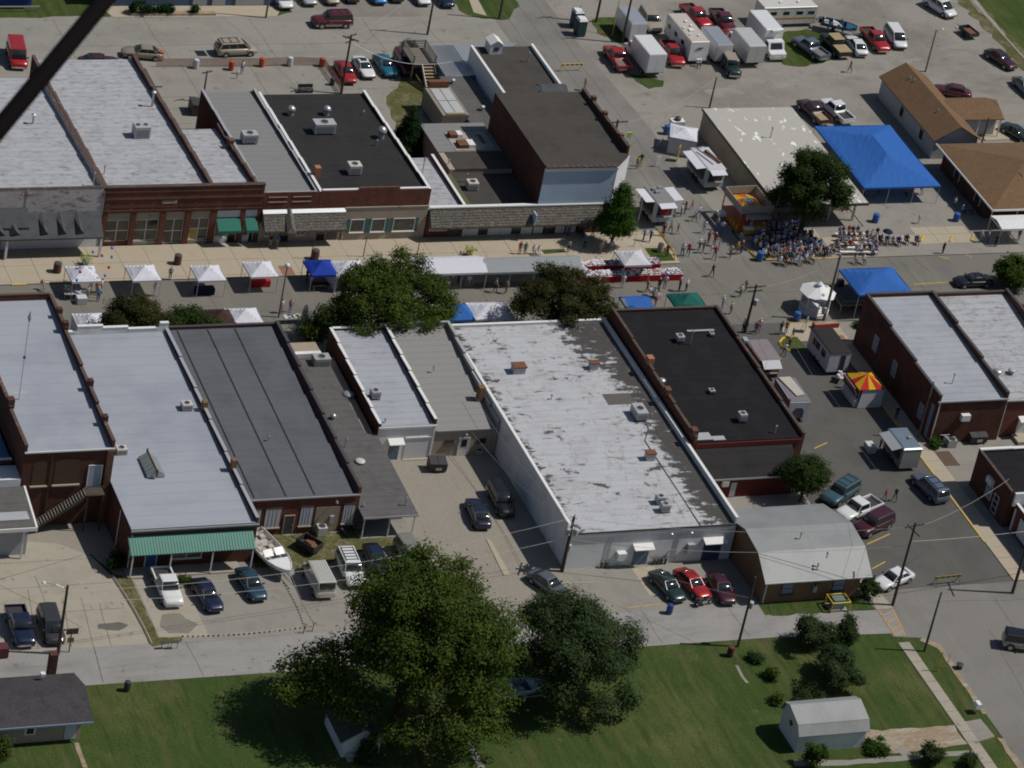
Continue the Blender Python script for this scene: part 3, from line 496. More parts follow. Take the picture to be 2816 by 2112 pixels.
def door_s(b,x0,x1,z1,y,m,fm=trim_white,z0=0.05,awn=None):
    d = sub(b,'door',B(x0,y-0.06,z0,x1,y-0.002,z1),m)
    part('handle',B(x1-0.16,y-0.11,z0+0.95,x1-0.09,y-0.061,z0+1.05),steel_m,d)
    part('frame',MB().box(x0-0.09,y-0.08,z0,x0-0.003,y-0.001,z1+0.09).box(x1+0.003,y-0.08,z0,x1+0.09,y-0.001,z1+0.09).box(x0-0.002,y-0.08,z1+0.003,x1+0.002,y-0.001,z1+0.09),fm,d)
    if awn: sub(b,'door_canopy',MB().extr_x([(y-0.002,z1+0.45),(y-0.002,z1+0.22),(y-0.85,z1+0.12),(y-0.85,z1+0.2)],x0-0.25,x1+0.25),awn)
    return d
def downspout(b,x,y,z0,z1,m=trim_white): sub(b,'downspout',B(x-0.05,y-0.1,z0,x+0.05,y-0.004,z1),m)
def gutter(b,x0,x1,y,z,m=trim_grey): sub(b,'gutter',B(x0,y-0.16,z-0.13,x1,y-0.06,z+0.02),m)

def shakes(cn,x0,x1,ytop,ztop,dy,dz,n,seed):
    """rows of split shakes of uneven width, length and lift, one joined part per course"""
    rr = random.Random(seed)
    for k in range(n):
        mb = MB(); x = x0
        while x < x1-.05:
            w = min(rr.uniform(.14,.30),x1-x); l = rr.uniform(-.05,.05); t = rr.uniform(.01,.045); y = ytop-k*dy; z = ztop-k*dz
            mb.hexa([(x+.008,y-dy*.95-l*.5,z-dz*.95-l),(x+w-.008,y-dy*.95-l*.5,z-dz*.95-l),(x+w-.008,y+.03,z),(x+.008,y+.03,z)],[(x+.008,y-dy*.95-l*.5-.02,z-dz*.95-l+.02+t),(x+w-.008,y-dy*.95-l*.5-.02,z-dz*.95-l+.02+t),(x+w-.008,y+.02,z+.02),(x+.008,y+.02,z+.02)]); x += w
        part('shake_course',mb,shake_m,cn)['kind'] = 'stuff'
# ---- south row
S0,z0f,_ = flat('corner_brick_building','two-storey dark brick building with blue-silver roof at left edge',-57.3,-48.75,-20.0,4.2,8.35,9.55,brick_dark,silver_blue,dict(E=0.5,W=0.45,N=0.7),trim_tile,4)
for (y,h) in ((-16.5,0.9),(-11,1.0),(-1.5,1.0),(0.9,0.9)): sub(S0,'chimney',B(-49.1,y-0.28,z0f(y)+0.4,-48.6,y+0.28,z0f(y)+0.3+h),brick_dark)
for (y,h) in ((-13.5,0.9),(-2.5,0.9)): sub(S0,'chimney',B(-57.5,y-0.35,z0f(y)+0.4,-56.85,y+0.35,z0f(y)+0.5+h),brick_dark)
gutter(S0,-57.3,-48.7,-20.0,8.42,trim_white)
def arch(b,x0,x1,z0,z1,y,m,sm):
    n = 8; cx = (x0+x1)/2; r = (x1-x0)/2
    pr = [(x0,z0),(x1,z0)]+[(cx+r*math.cos(math.pi*i/n),z1-0.5*r+0.5*r*math.sin(math.pi*i/n)) for i in range(n+1)]
    w = sub(b,'window',MB().extr_y(pr,y-0.03,y-0.002),m)
    part('sill',B(x0-0.12,y-0.2,z0-0.14,x1+0.12,y-0.003,z0-0.003),sm,w)
bricked = mat('brown_brick_infill',(0.085,0.05,0.035),0.9,scale=1.5)
arch(S0,-56.3,-54.9,4.6,7.3,-20.0,bricked,concrete_tan); arch(S0,-54.2,-51.8,4.6,7.5,-20.0,bricked,concrete_tan)
door_s(S0,-50.9,-49.7,6.5,-20.0,mat('pale_blue_door',(0.33,0.38,0.45),0.6),z0=4.2)
downspout(S0,-49.1,-20.0,0.4,8.2); downspout(S0,-54.6,-20.0,0.2,8.2,trim_brown)
sub(S0,'pilaster',B(-49.4,-20.25,0,-48.75,-20.003,8.2),brick_orange)
st = thing('outside_staircase','dark wooden stairs climbing the rear of the left brick building','stairs',(-53,-20.8,0))
n = 22
for i in range(n):
    x = -56.2+(5.0)*i/(n-1); z = 0.25+3.85*i/(n-1)
    part('step',B(x-0.16,-21.3,z-0.05,x+0.16,-20.25,z),wood_grey,st,(53,20.8,0))
for y in (-21.32,-20.24):
    part('stringer',MB().hexa([(-56.4,y,0.0),(-56.4,y+0.05,0.0),(-51.1,y+0.05,3.75),(-51.1,y,3.75)],[(-56.4,y,0.28),(-56.4,y+0.05,0.28),(-51.1,y+0.05,4.12),(-51.1,y,4.12)]),wood_dark,st,(53,20.8,0))
part('landing',B(-51.2,-21.4,4.02,-49.5,-20.05,4.14),wood_dark,st,(53,20.8,0))
for x in (-51.1,-49.6): part('post',B(x-0.05,-21.38,0,x+0.05,-21.28,4.0),wood_dark,st,(53,20.8,0))
part('handrail',MB().tube((-56.3,-21.3,1.1),(-51.1,-21.3,5.0),0.03).tube((-51.1,-21.3,5.0),(-49.5,-21.3,5.0),0.03),wood_dark,st,(53,20.8,0))
# low building west of it
WL,zwl,_ = flat('low_west_building','low block with blue metal roof beside the left brick building',-72,-57.6,-17.5,2,5.6,6.0,brick_dark,mat('blue_metal_roof',(0.08,0.16,0.30),0.5,scale=0.5),dict(S=0.3),trim_white,1)
WP = thing('west_porch_house','grey shingled porch roof with white fascia at left edge','building',(-62,-21,0))
part('wall',B(-70,-24.4,0,-57.4,-17.8,4.0),grey_siding,WP,(62,21,0)); part('roof',MB().extr_x([(-25.2,3.4),(-25.2,3.6),(-20,4.6),(-17.6,4.4),(-17.6,4.1)],-70,-57.0),shingle_grey,WP,(62,21,0))
part('fascia',B(-70,-25.32,3.25,-56.95,-25.21,3.62),trim_white,WP,(62,21,0)); part('gable_trim',MB().hexa([(-56.99,-25.2,3.1),(-56.8,-25.2,3.1),(-56.8,-20,4.2),(-56.99,-20,4.2)],[(-56.99,-25.2,3.62),(-56.8,-25.2,3.62),(-56.8,-20,4.64),(-56.99,-20,4.64)]),trim_white,WP,(62,21,0))
part('porch_box',B(-70,-20,4.1,-57.2,-17.7,5.4),white_siding,WP,(62,21,0))
for x in (-66,-62,-58): part('post',B(x-0.08,-25.1,0,x+0.08,-24.95,3.3),trim_white,WP,(62,21,0))

S1,z1f,_ = flat('silver_roof_shop','long shop with smooth silver roof and green metal awning at its rear',-48.7,-36.45,-27.6,4.2,4.45,5.35,brick_dark,silver_blue,dict(E=0.4),trim_grey,6)
pr = [(-48.7,5.75),(-45.8,5.75),(-45.75,6.35),(-43.2,6.35),(-43.15,6.1),(-40.6,6.1),(-40.55,5.85),(-37.4,5.85),(-37.35,6.4),(-36.45,6.4),(-36.45,5.3),(-48.7,5.3)]
p = sub(S1,'stepped_parapet',MB().extr_y(pr,3.92,4.2),white_wall)
for a,b_,z in ((-48.7,-45.8,5.75),(-45.78,-43.18,6.35),(-43.14,-40.58,6.1),(-40.54,-37.38,5.85),(-37.34,-36.45,6.4)): part('coping',B(a,3.88,z+0.002,b_,4.24,z+0.07),trim_white,p)
for y in (-19.5,-9.6): sub(S1,'chimney',B(-36.85,y-0.3,4.9,-36.35,y+0.3,6.1),brick_tan)
sub(S1,'rear_fascia',B(-48.75,-27.75,4.0,-36.4,-27.61,4.5),trim_dark)
gutter(S1,-48.75,-36.4,-27.72,4.46,trim_grey)
aw = sub(S1,'awning',MB().extr_x([(-27.65,3.75),(-27.65,3.69),(-29.25,2.64),(-29.25,2.70)],-48.95,-36.9),green_metal)
rib = MB().hexa([(0,-27.63,3.70),(0.07,-27.63,3.70),(0.07,-29.26,2.66),(0,-29.26,2.66)],[(0.02,-27.63,3.80),(0.05,-27.63,3.80),(0.05,-29.26,2.75),(0.02,-29.26,2.75)]).mesh('rib',[green_metal])
for i in range(43): obj('rib',rib,aw,(-48.9+i*0.28,0,0))
for x in (-48.7,-45,-41,-37.1): sub(S1,'awning_post',B(x-0.06,-29.2,0,x+0.06,-29.08,2.7),trim_white)
sub(S1,'porch_slab',B(-48.9,-29.2,0,-37.9,-27.62,0.15),concrete_pale)
door_s(S1,-46.9,-45.9,2.1,-27.6,mat('blue_steel_door',(0.05,0.12,0.28),0.5)); win_s(S1,-44.5,-41.5,0.9,2.2,-27.6,2,1)
downspout(S1,-48.55,-27.62,0.2,3.9)
sub(S1,'side_pipe',MB().tube((-48.76,-24.2,0.3),(-48.76,-24.2,4.3),0.05),trim_white)

S2,z2f,_ = flat('dark_roof_shop','brick shop with dark grey seamed roof and white rear window panels',-36.4,-24.95,-23.6,4.2,4.15,5.5,brick_red,grey_roof,dict(E=0.55,N=0.35),trim_dark,7)
for x in (-35.6,-32.45,-29.6,-25.6):
    sub(S2,'roof_seam',MB().hexa([(x,-23.4,z2f(-23.4)+0.072),(x+0.13,-23.4,z2f(-23.4)+0.072),(x+0.13,3.8,z2f(3.8)+0.072),(x,3.8,z2f(3.8)+0.072)],[(x,-23.4,z2f(-23.4)+0.11),(x+0.13,-23.4,z2f(-23.4)+0.11),(x+0.13,3.8,z2f(3.8)+0.11),(x,3.8,z2f(3.8)+0.11)]),black_roof2)
gutter(S2,-36.3,-25,-23.6,4.22)
panel_w = mat('white_panel',(0.5,0.52,0.55),0.7,scale=1.0)
for (a,c) in ((-35.9,-34.7),(-34.2,-32.7),(-30.7,-29.5),(-26.4,-25.3)):
    w = sub(S2,'window',B(a,-23.64,0.9,c,-23.602,3.0),panel_w); part('sill',B(a-0.1,-23.78,0.78,c+0.1,-23.603,0.89),concrete_pale,w); part('lintel',B(a-0.1,-23.66,3.01,c+0.1,-23.603,3.2),brick_orange,w)
    for i in range(1,4): part('batten',B(a+(c-a)*i/4-0.02,-23.66,0.92,a+(c-a)*i/4+0.02,-23.641,2.98),trim_grey,w)
door_s(S2,-32.2,-31.3,2.1,-23.6,plain('dark_grey_door',(0.06,0.06,0.065),0.6),concrete_tan)
sub(S2,'filled_opening',B(-29.2,-23.63,0.1,-26.8,-23.602,2.9),beige_wall)
sub(S2,'wall_lamp',MB().tube((-27.4,-23.62,3.7),(-27.4,-24.0,3.75),0.03).lathe([(0.16,3.62),(0.1,3.8)],8,-27.4,-24.05),steel_m)
sub(S2,'meter_box',B(-27.7,-23.8,1.1,-27.3,-23.61,1.9),hvac_m)

S3 = thing('low_lean_to_building','narrow low building with grey rolled roof and open rear porch','building',(-22,-11,0))
q = (22,11,0)
part('wall',MB().hexa([(-24.9,-22.3,0),(-19.6,-22.3,0),(-19.6,1.2,0),(-24.9,1.2,0)],[(-24.9,-22.3,2.55),(-19.6,-22.3,2.55),(-19.6,1.2,3.35),(-24.9,1.2,3.35)]),beige_wall,S3,q)
part('roof',MB().hexa([(-24.94,-25.2,2.42),(-19.35,-25.2,2.42),(-19.35,-11.9,2.9),(-24.94,-11.9,2.9)],[(-24.94,-25.2,2.55),(-19.35,-25.2,2.55),(-19.35,-11.9,3.03),(-24.94,-11.9,3.03)]),shingle_grey,S3,q)
part('roof',MB().hexa([(-24.94,-11.88,2.9),(-20.4,-11.88,2.9),(-20.4,1.4,3.4),(-24.94,1.4,3.4)],[(-24.94,-11.88,3.0),(-20.4,-11.88,3.0),(-20.4,1.4,3.5),(-24.94,1.4,3.5)]),shingle_grey,S3,q)
part('eave_trim',B(-24.95,-25.28,2.36,-19.3,-25.21,2.56),trim_grey,S3,q)
for (x,y) in ((-24.7,-25.05),(-22.1,-25.05),(-19.6,-25.05)): part('post',B(x-0.06,y-0.06,0,x+0.06,y+0.06,2.45),trim_white,S3,q)
part('porch_wall',B(-24.9,-22.36,0.3,-22.6,-22.31,1.9),slate_door,S3,q)
part('door',B(-21.9,-22.37,0.06,-21.0,-22.31,2.05),trim_dark,S3,q); part('porch_slab',B(-24.9,-25.2,0,-19.4,-22.4,0.1),concrete_grey,S3,q)
part('parapet',B(-24.4,1.0,3.52,-21.0,1.5,4.05),white_wall,S3,q); part('front_box',B(-24.6,1.5,0,-20.6,4.1,3.4),beige_wall,S3,q)

S4,z4f,_ = flat('white_rear_shop','small shop with silver roof and white rear wall with canopied door',-19.3,-13.25,-12.2,4.2,3.85,4.7,brick_dark,silver_roof,dict(W=0.25,E=0.5,N=0.3),trim_white,6)
sub(S4,'rear_wall_skin',B(-19.28,-12.3,0,-13.27,-12.203,3.85),white_wall)
door_s(S4,-17.9,-16.8,2.1,-12.3,slate_door,trim_white,awn=trim_white)
gd = sub(S4,'garage_door',B(-16.2,-12.34,0.08,-13.7,-12.302,2.4),white_siding); part('lintel',B(-16.3,-12.4,2.42,-13.6,-12.303,2.6),trim_white,gd); part('threshold',B(-16.3,-12.7,0.03,-13.6,-12.35,0.1),concrete_pale,gd)
gutter(S4,-19.3,-13.2,-12.28,3.9,trim_white); downspout(S4,-13.45,-12.3,0.1,3.8)
S5,z5f,_ = flat('grey_roof_shop','narrow shop with weathered grey roof and tan rear wall',-13.2,-6.42,-12.2,4.2,3.1,4.75,tan_wall,grey_roof3,dict(E=0.5,N=0.5),trim_grey,6)
door_s(S5,-10.4,-9.4,2.1,-12.2,trim_white); sub(S5,'door_glass',B(-10.2,-12.29,1.1,-9.6,-12.263,1.95),glass_dark)
for (a,c) in ((-12.0,-11.0),(-8.6,-7.6)): win_s(S5,a,c,1.5,1.95,-12.2,1,1,trim_dark)
gutter(S5,-13.1,-6.4,-12.2,3.16); downspout(S5,-6.7,-12.2,0.1,3.0,trim_grey)
sub(S5,'wall_lamp',MB().lathe([(0.12,2.5),(0.15,2.65),(0.05,2.75)],8,-9.9,-12.4),steel_m)
sub(S5,'chimney',B(-7.4,-8.2,3.3,-6.75,-7.5,5.2),brick_tan)

S6,z6f,_ = flat('large_white_building','large white block building with black-stained white roof',-6.38,11.05,-31.9,4.2,4.15,4.45,white_wall,white_stained,dict(E=0.42,W=0.12,N=0.35),trim_white,1)
gutter(S6,-6.3,11.0,-31.92,4.24,trim_dark)
door_s(S6,0.6,2.2,2.1,-31.9,slate_door,awn=trim_white); door_s(S6,8.0,9.9,2.3,-31.9,mat('navy_door',(0.05,0.085,0.16),0.5),awn=trim_white)
def wallbox(b,n,x0,x1,z0,z1,y,d,m): return sub(b,n,B(x0,y-d,z0,x1,y-0.003,z1),m)
wallbox(S6,'wall_air_conditioner',-1.2,-0.3,1.0,1.8,-31.9,0.6,trim_white); wallbox(S6,'electrical_box',6.2,6.9,1.1,2.2,-31.9,0.35,hvac_m); wallbox(S6,'electrical_box',5.9,6.1,1.3,1.7,-31.9,0.2,hvac_m)
for x in (4.0,6.1): sub(S6,'wall_lamp',MB().tube((x,-31.92,3.7),(x,-32.3,3.8),0.03).lathe([(0.12,3.62),(0.16,3.8),(0.05,3.86)],8,x,-32.35),steel_m)
for x in (-2.3,-1.9,4.9,5.2): sub(S6,'conduit',MB().tube((x,-31.94,0.2),(x,-31.94,3.4),0.025),trim_grey)
for i,x in enumerate((3.0,3.4,3.8,4.2)): sub(S6,'gas_meter',MB().tube((x,-32.1,0.1),(x,-32.1,0.7),0.13).tube((x-0.2,-32.1,0.75),(x+0.2,-32.1,0.75),0.03),plain('meter_dark',(0.09,0.085,0.08),0.6))
sub(S6,'gas_pipe',MB().tube((2.4,-32.0,0.8),(4.4,-32.0,0.8),0.03),trim_dark)
for i,x in enumerate((-2.5,-2.0)): sub(S6,'gas_meter',MB().tube((x,-32.1,0.1),(x,-32.1,0.75),0.14),plain('meter_olive',(0.13,0.13,0.08),0.6))
sub(S6,'roof_pipe',MB().path([(7.1,-32,4.28),(7.1,-26.5,4.3),(7.0,-17.5,4.4),(8.2,-15.5,4.4),(8.6,-12,4.4)],0.04,5),trim_brown)
sub(S6,'roof_patch',B(5.6,-11.0,4.39,8.6,-8.2,4.41),mat('dark_roof_patch',(0.11,0.10,0.09),0.9,scale=1.0))

S7,z7f,_ = flat('black_roof_building','brick building with black roof between the white building and the side street',11.5,23.7,-19.3,4.2,5.05,5.6,brick_red,black_roof,dict(W=0.55,E=0.35,N=0.3),trim_brown,4)
for (y,h) in ((-6.0,0.7),): sub(S7,'chimney',B(11.45,y-0.4,z7f(y)+0.5,12.1,y+0.4,z7f(y)+0.6+h),clay_m)
for (y,h) in ((-11.5,0.4),(-18.7,0.5)): sub(S7,'corbel',B(11.3,y-0.3,z7f(y)+0.3,11.9,y+0.5,z7f(y)+0.75+h),brick_orange)
sub(S7,'roof_sheet',MB().extr_x([(-19.1,5.2),(-19.1,5.26),(-17.9,5.3),(-17.9,5.24)],11.8,13.6),hvac_m); sub(S7,'roof_sheet',B(13.65,-19.2,5.15,15.0,-18.5,5.22),hvac_m)
sub(S7,'roof_board',B(18.5,-0.2,5.66,21.6,0.1,5.72),trim_grey)
S7b = thing('red_rear_extension','low red-walled extension with dark roof behind the black-roofed building','building',(17,-21.5,0)); q = (-17,21.5,0)
part('wall',B(11.9,-21.8,0,22.2,-19.34,2.3),red_wall,S7b,q); part('roof',MB().extr_x([(-22.0,2.3),(-22.0,2.42),(-19.4,4.5),(-19.34,4.3),(-19.34,2.32)],11.7,22.4),black_roof2,S7b,q); part('eave_trim',B(11.7,-22.06,2.24,22.4,-22.005,2.42),trim_grey,S7b,q)
part('roof_skirt',B(11.7,-19.5,4.5,23.3,-19.33,5.0),red_wall,S7b,q)
part('wall_box',B(14.2,-22.1,1.5,14.9,-21.81,2.1),hvac_white,S7b,q); part('door',B(15.3,-21.86,0.1,15.9,-21.81,1.8),trim_grey,S7b,q)

S8 = thing('gambrel_metal_roof_building','tan brick building with pale galvanised gambrel roof beside the side street','building',(16.7,-33.5,0)); q = (-16.7,33.5,0)
part('wall',MB().extr_x([(-39.3,0),(-28.2,0),(-28.2,2.95),(-33.7,4.65),(-36.9,4.3),(-39.3,2.9)],11.25,21.6),brick_tan,S8,q)
prof = [(-27.8,2.86),(-33.7,4.72),(-37.1,4.38),(-39.75,2.72)]
def roofslab(prof,x0,x1,t=0.09):
    mb = MB()
    for (a,b) in zip(prof[:-1],prof[1:]):
        mb.hexa([(x0,a[0],a[1]),(x1,a[0],a[1]),(x1,b[0],b[1]),(x0,b[0],b[1])],[(x0,a[0],a[1]+t),(x1,a[0],a[1]+t),(x1,b[0],b[1]+t),(x0,b[0],b[1]+t)])
    return mb
for k in range(3):
    part('roof',roofslab(prof[k:k+2],11.0,22.5),metal_roof,S8,q)
for (a,c) in ((13.2,14.5),(18.7,20.0)):
    w = win_s(S8,a,c,0.95,2.2,-39.3,1,2,trim_dark,bluegrey_siding)
downspout(S8,11.5,-39.3,0.1,2.8); downspout(S8,16.8,-39.3,0.8,2.8,trim_dark)
sub(S8,'electric_meter',B(16.6,-39.5,1.0,17.0,-39.31,1.7),hvac_m)
part('gutter',B(11.0,-39.85,2.62,22.5,-39.75,2.76),trim_white,S8,q)

# ---- right hand side
R0,zr0,_ = flat('right_brick_building','long dark brick building with silver roof on the side street corner',41.3,49.45,-14.4,4.7,5.15,6.0,brick_dark,silver_roof,dict(W=0.45,E=0.5,N=0.45),trim_dark,3)
for (y,c) in ((0.2,3.0),(-4.6,2.9),(-11.6,2.2)): win_w(R0,y-0.5,y+0.5,c-0.9,c+0.9,41.3,trim_grey,bluegrey_siding)
gutter(R0,41.2,49.5,-14.4,5.24); downspout(R0,41.5,-14.4,0.1,5.1); sub(R0,'light_panel',B(41.24,-13.9,0.4,41.298,-13.3,4.4),mat('grey_blue_panel',(0.2,0.25,0.32),0.6))
wallbox(R0,'wall_air_conditioner',44.3,45.3,2.9,3.6,-14.4,0.5,trim_white); sub(R0,'gas_pipe',MB().path([(42.2,-14.6,0.2),(42.2,-14.6,3.0)],0.04),trim_dark)
sub(R0,'gas_meter',MB().tube((43.0,-14.7,0.4),(43.0,-14.7,1.1),0.2).tube((42.4,-14.7,1.2),(43.5,-14.7,1.2),0.04),hvac_m)
R0b,zr0b,_ = flat('right_brick_annex','brick annex with worn silver roof adjoining the long brick building',49.5,58.6,-13.9,4.7,4.55,5.8,brick_red,silver_worn,dict(E=0.6,N=0.4),trim_dark,2)
gutter(R0b,49.5,58.6,-13.9,4.62); downspout(R0b,49.75,-13.9,0.1,4.5); door_s(R0b,51.9,52.9,2.1,-13.9,trim_white,awn=trim_white); sub(R0b,'step',B(51.4,-15.6,0,53.6,-13.95,0.4),concrete_tan)
R0c,zr0c,_ = flat('right_edge_building','dark roofed brick block at the right edge beyond the silver roof',58.7,75,-12,3.2,4.4,5.0,brick_dark,brown_gravel_roof,dict(W=0.2,N=0.3),trim_brown,1)
R1,zr1,_ = flat('small_brick_building','small brick building with black roof at the right edge',42.5,60,-29.6,-22.0,4.1,4.15,brick_dark,black_roof,dict(W=0.18,N=0.25),trim_brown,1)
sub(R1,'white_parapet',B(42.9,-29.9,2.7,60,-29.62,4.25),white_siding)
sub(R1,'stepped_coping',MB().box(42.5,-22.4,4.42,46.3,-22.0,4.56).box(46.3,-22.4,4.42,50,-22.0,4.5),trim_white)
win_w(R1,-26.4,-25.2,1.0,2.6,42.5,trim_white,bluegrey_siding); win_w(R1,-27.9,-26.9,0.3,2.4,42.5,trim_white,glass_dark,nz=3)
sub(R1,'hood',B(42.1,-26.3,2.7,42.49,-25.2,3.4),white_siding)
R2,zr2,_ = flat('lower_brick_shop','low brick shop with white siding at the right edge below the black roof',43.2,60,-38,-29.95,2.6,2.8,brick_red,brown_gravel_roof,dict(W=0.3),trim_white,1)
sub(R2,'white_panel',B(43.1,-36,0.4,43.19,-31.5,2.4),white_siding); sub(R2,'downspout',B(43.05,-30.4,0.1,43.19,-30.2,2.7),trim_white)

# ---- north row
N0,zn0,_ = flat('whitewashed_brick_shop','shop with peeling whitewashed brick front and shingled canopy with small gables',-75,-36.25,28.9,56.0,6.35,5.1,brick_white,silver_worn,dict(S=0.9,E=0.5),trim_tile,6)
for x in (-44.6,): sub(N0,'front_pilaster',B(x-0.1,28.85,3.6,x+0.1,28.897,7.2),brick_white)
cn = sub(N0,'shingle_canopy',MB().extr_x([(28.895,4.45),(28.895,3.0),(26.6,2.45),(26.6,2.62)],-75,-36.6),dark_shingle)
for (x,w) in ((-47.6,1.5),(-46.0,1.5),(-42.9,1.15),(-40.95,1.15),(-39.1,1.15)):
    part('gable',MB().hexa([(x-w/2,27.0,2.75),(x+w/2,27.0,2.75),(x+w/2,28.89,4.2),(x-w/2,28.89,4.2)],[(x-0.01,26.75,3.55),(x+0.01,26.75,3.55),(x+0.01,28.89,4.5),(x-0.01,28.89,4.5)]),dark_shingle,cn)
sub(N0,'wide_gable',MB().extr_x([(28.89,5.1),(28.89,4.4),(27.4,3.4),(27.4,3.55)],-48.2,-44.4),dark_shingle)
for (a,c,m) in ((-45.6,-44.7,mat('blue_box_paint',(0.04,0.09,0.17),0.6)),(-44.5,-43.0,white_siding),(-41.8,-41.0,plain('brown_door',(0.1,0.07,0.04),0.7)),(-39.6,-38.8,plain('brown_door',(0.1,0.07,0.04),0.7))): wallbox(N0,'front_panel',a,c,0.2,2.3,28.9,0.06,m)
sub(N0,'front_wall_skin',B(-46.8,28.8,0.1,-36.6,28.897,2.8),white_siding)
for x in (-46.8,-36.75): sub(N0,'corner_post',B(x-0.12,26.7,0.1,x+0.12,26.95,2.6),white_siding)
sub(N0,'dark_doorway',B(-53,28.82,0.1,-47,28.897,2.6),trim_dark)

N1 = thing('brick_storefront_building','brick storefront with tall display windows and two green awnings','building',(-27,44,0)); q = (27,-44,0)
def P(n,mb,m,p=N1): return part(n,mb,m,p,q if p is N1 else (0,0,0))
P('wall',MB().hexa([(-36.2,29.2,0),(-24.35,29.2,0),(-24.35,60.2,0),(-36.2,60.2,0)],[(-36.2,29.2,6.3),(-24.35,29.2,6.3),(-24.35,60.2,4.95),(-36.2,60.2,4.95)]),brick_dark)
P('wall',MB().hexa([(-24.33,29.2,0),(-18.9,29.2,0),(-18.9,45.2,0),(-24.33,45.2,0)],[(-24.33,29.2,5.6),(-18.9,29.2,5.6),(-18.9,45.2,4.5),(-24.33,45.2,4.5)]),brick_dark)
P('roof',MB().hexa([(-35.9,29.3,6.31),(-24.7,29.3,6.31),(-24.7,60.3,4.96),(-35.9,60.3,4.96)],[(-35.9,29.3,6.37),(-24.7,29.3,6.37),(-24.7,60.3,5.02),(-35.9,60.3,5.02)]),silver_worn)
P('roof',MB().hexa([(-24.0,29.3,5.61),(-19.2,29.3,5.61),(-19.2,45.3,4.51),(-24.0,45.3,4.51)],[(-24.0,29.3,5.67),(-19.2,29.3,5.67),(-19.2,45.3,4.57),(-24.0,45.3,4.57)]),silver_worn)
for (xa,xb,ya,yb,za,zb,n) in ((-24.68,-24.35,29.2,60.2,6.3,4.95,8),(-19.18,-18.9,29.2,45.2,5.6,4.5,5),(-36.2,-35.92,29.2,60.2,6.3,4.95,7)):
    mb = MB(); cp = MB()
    for i in range(n):
        y0_,y1_ = ya+(yb-ya)*i/n,ya+(yb-ya)*(i+1)/n; s0 = za+(zb-za)*i/n; s1 = za+(zb-za)*(i+1)/n
        mb.hexa([(xa,y0_,s0+0.002),(xb,y0_,s0+0.002),(xb,y1_,s1+0.002),(xa,y1_,s1+0.002)],[(xa,y0_,s0+0.55),(xb,y0_,s0+0.55),(xb,y1_,s0+0.55),(xa,y1_,s0+0.55)])
        cp.box(xa-0.04,y0_,s0+0.552,xb+0.04,y1_-0.01,s0+0.63)
    P('parapet',mb,brick_dark); P('coping',cp,trim_tile)
P('front_parapet',B(-36.2,28.8,4.15,-18.9,29.19,7.2),brick_red); P('coping',B(-36.25,28.72,7.202,-18.85,29.25,7.3),trim_brown)
for z in (4.35,5.75,6.6): P('brick_band',B(-36.2,28.74,z,-18.9,28.797,z+0.16),brick_orange)
P('name_stone',B(-30.0,28.77,5.2,-28.4,28.798,5.6),concrete_tan)
for i in range(7): P('brick_frame',MB().box(-35.4+i*2.4,28.76,4.75,-33.4+i*2.4,28.798,4.85).box(-35.4+i*2.4,28.76,5.45,-33.4+i*2.4,28.798,5.55),brick_dark)
piers = [(-36.2,-35.75),(-33.15,-32.6),(-29.95,-29.35),(-27.2,-26.6),(-24.4,-23.75),(-21.1,-20.6),(-19.2,-18.9)]
for a,c in piers: P('brick_pier',B(a,28.8,0.1,c,29.19,4.14),brick_red)
bays = [(-35.75,-33.15),(-32.6,-29.95),(-29.35,-27.2),(-26.6,-24.4)]
for i,(a,c) in enumerate(bays):
    P('transom_panel',B(a,29.05,3.15,c,29.19,4.14),concrete_pale)
    win_s(N1,a,c,0.55 if i != 2 else 0.15,3.12,29.19,2,2,trim_white,glass_store if i != 3 else [mat('yellow_poster',(0.4,0.32,0.08),0.6),glass_store,glass_store,glass_store],'display_window' if i != 2 else 'entrance_door',0.08,False)
    if i != 2: P('bulkhead',B(a,29.0,0.1,c,29.18,0.53),brick_red if i % 2 == 0 else concrete_pale)
for (a,c) in ((-23.75,-21.1),(-20.6,-19.2)):
    P('transom_panel',B(a,29.02,3.2,c,29.19,4.14),white_siding); P('awning',MB().extr_x([(29.0,3.2),(29.0,3.15),(27.75,2.15),(27.75,2.25),],a+0.05,c-0.05),green_cloth)
    P('awning_valance',B(a+0.05,27.72,1.95,c-0.05,27.748,2.2),green_cloth)
    win_s(N1,a+0.1,a+(c-a)*0.55,0.8,2.9,29.19,1,1,trim_white,glass_store,'display_window',0.08); door_s(N1,a+(c-a)*0.62,c-0.15,2.2,29.19,glass_dark,trim_white,0.15); P('bulkhead',B(a,29.0,0.1,a+(c-a)*0.58,29.12,0.7),white_siding)
P('chimney',B(-19.35,40.2,4.9,-18.75,40.9,6.0),brick_orange)
P('rear_stair_wall',B(-24.3,45.4,0,-22.9,60.0,1.3),concrete_grey); P('rear_slab_roof',B(-24.3,57.6,2.9,-21.6,61.6,3.1),concrete_grey); P('slab_rib',MB().box(-23.5,57.6,3.1,-23.35,61.6,3.16).box(-22.6,57.6,3.1,-22.45,61.6,3.16),trim_dark)
P('long_rail',MB().box(-22.6,45.4,1.35,-22.45,57.5,1.45).box(-23.3,45.4,1.35,-23.15,57.5,1.45),trim_dark)

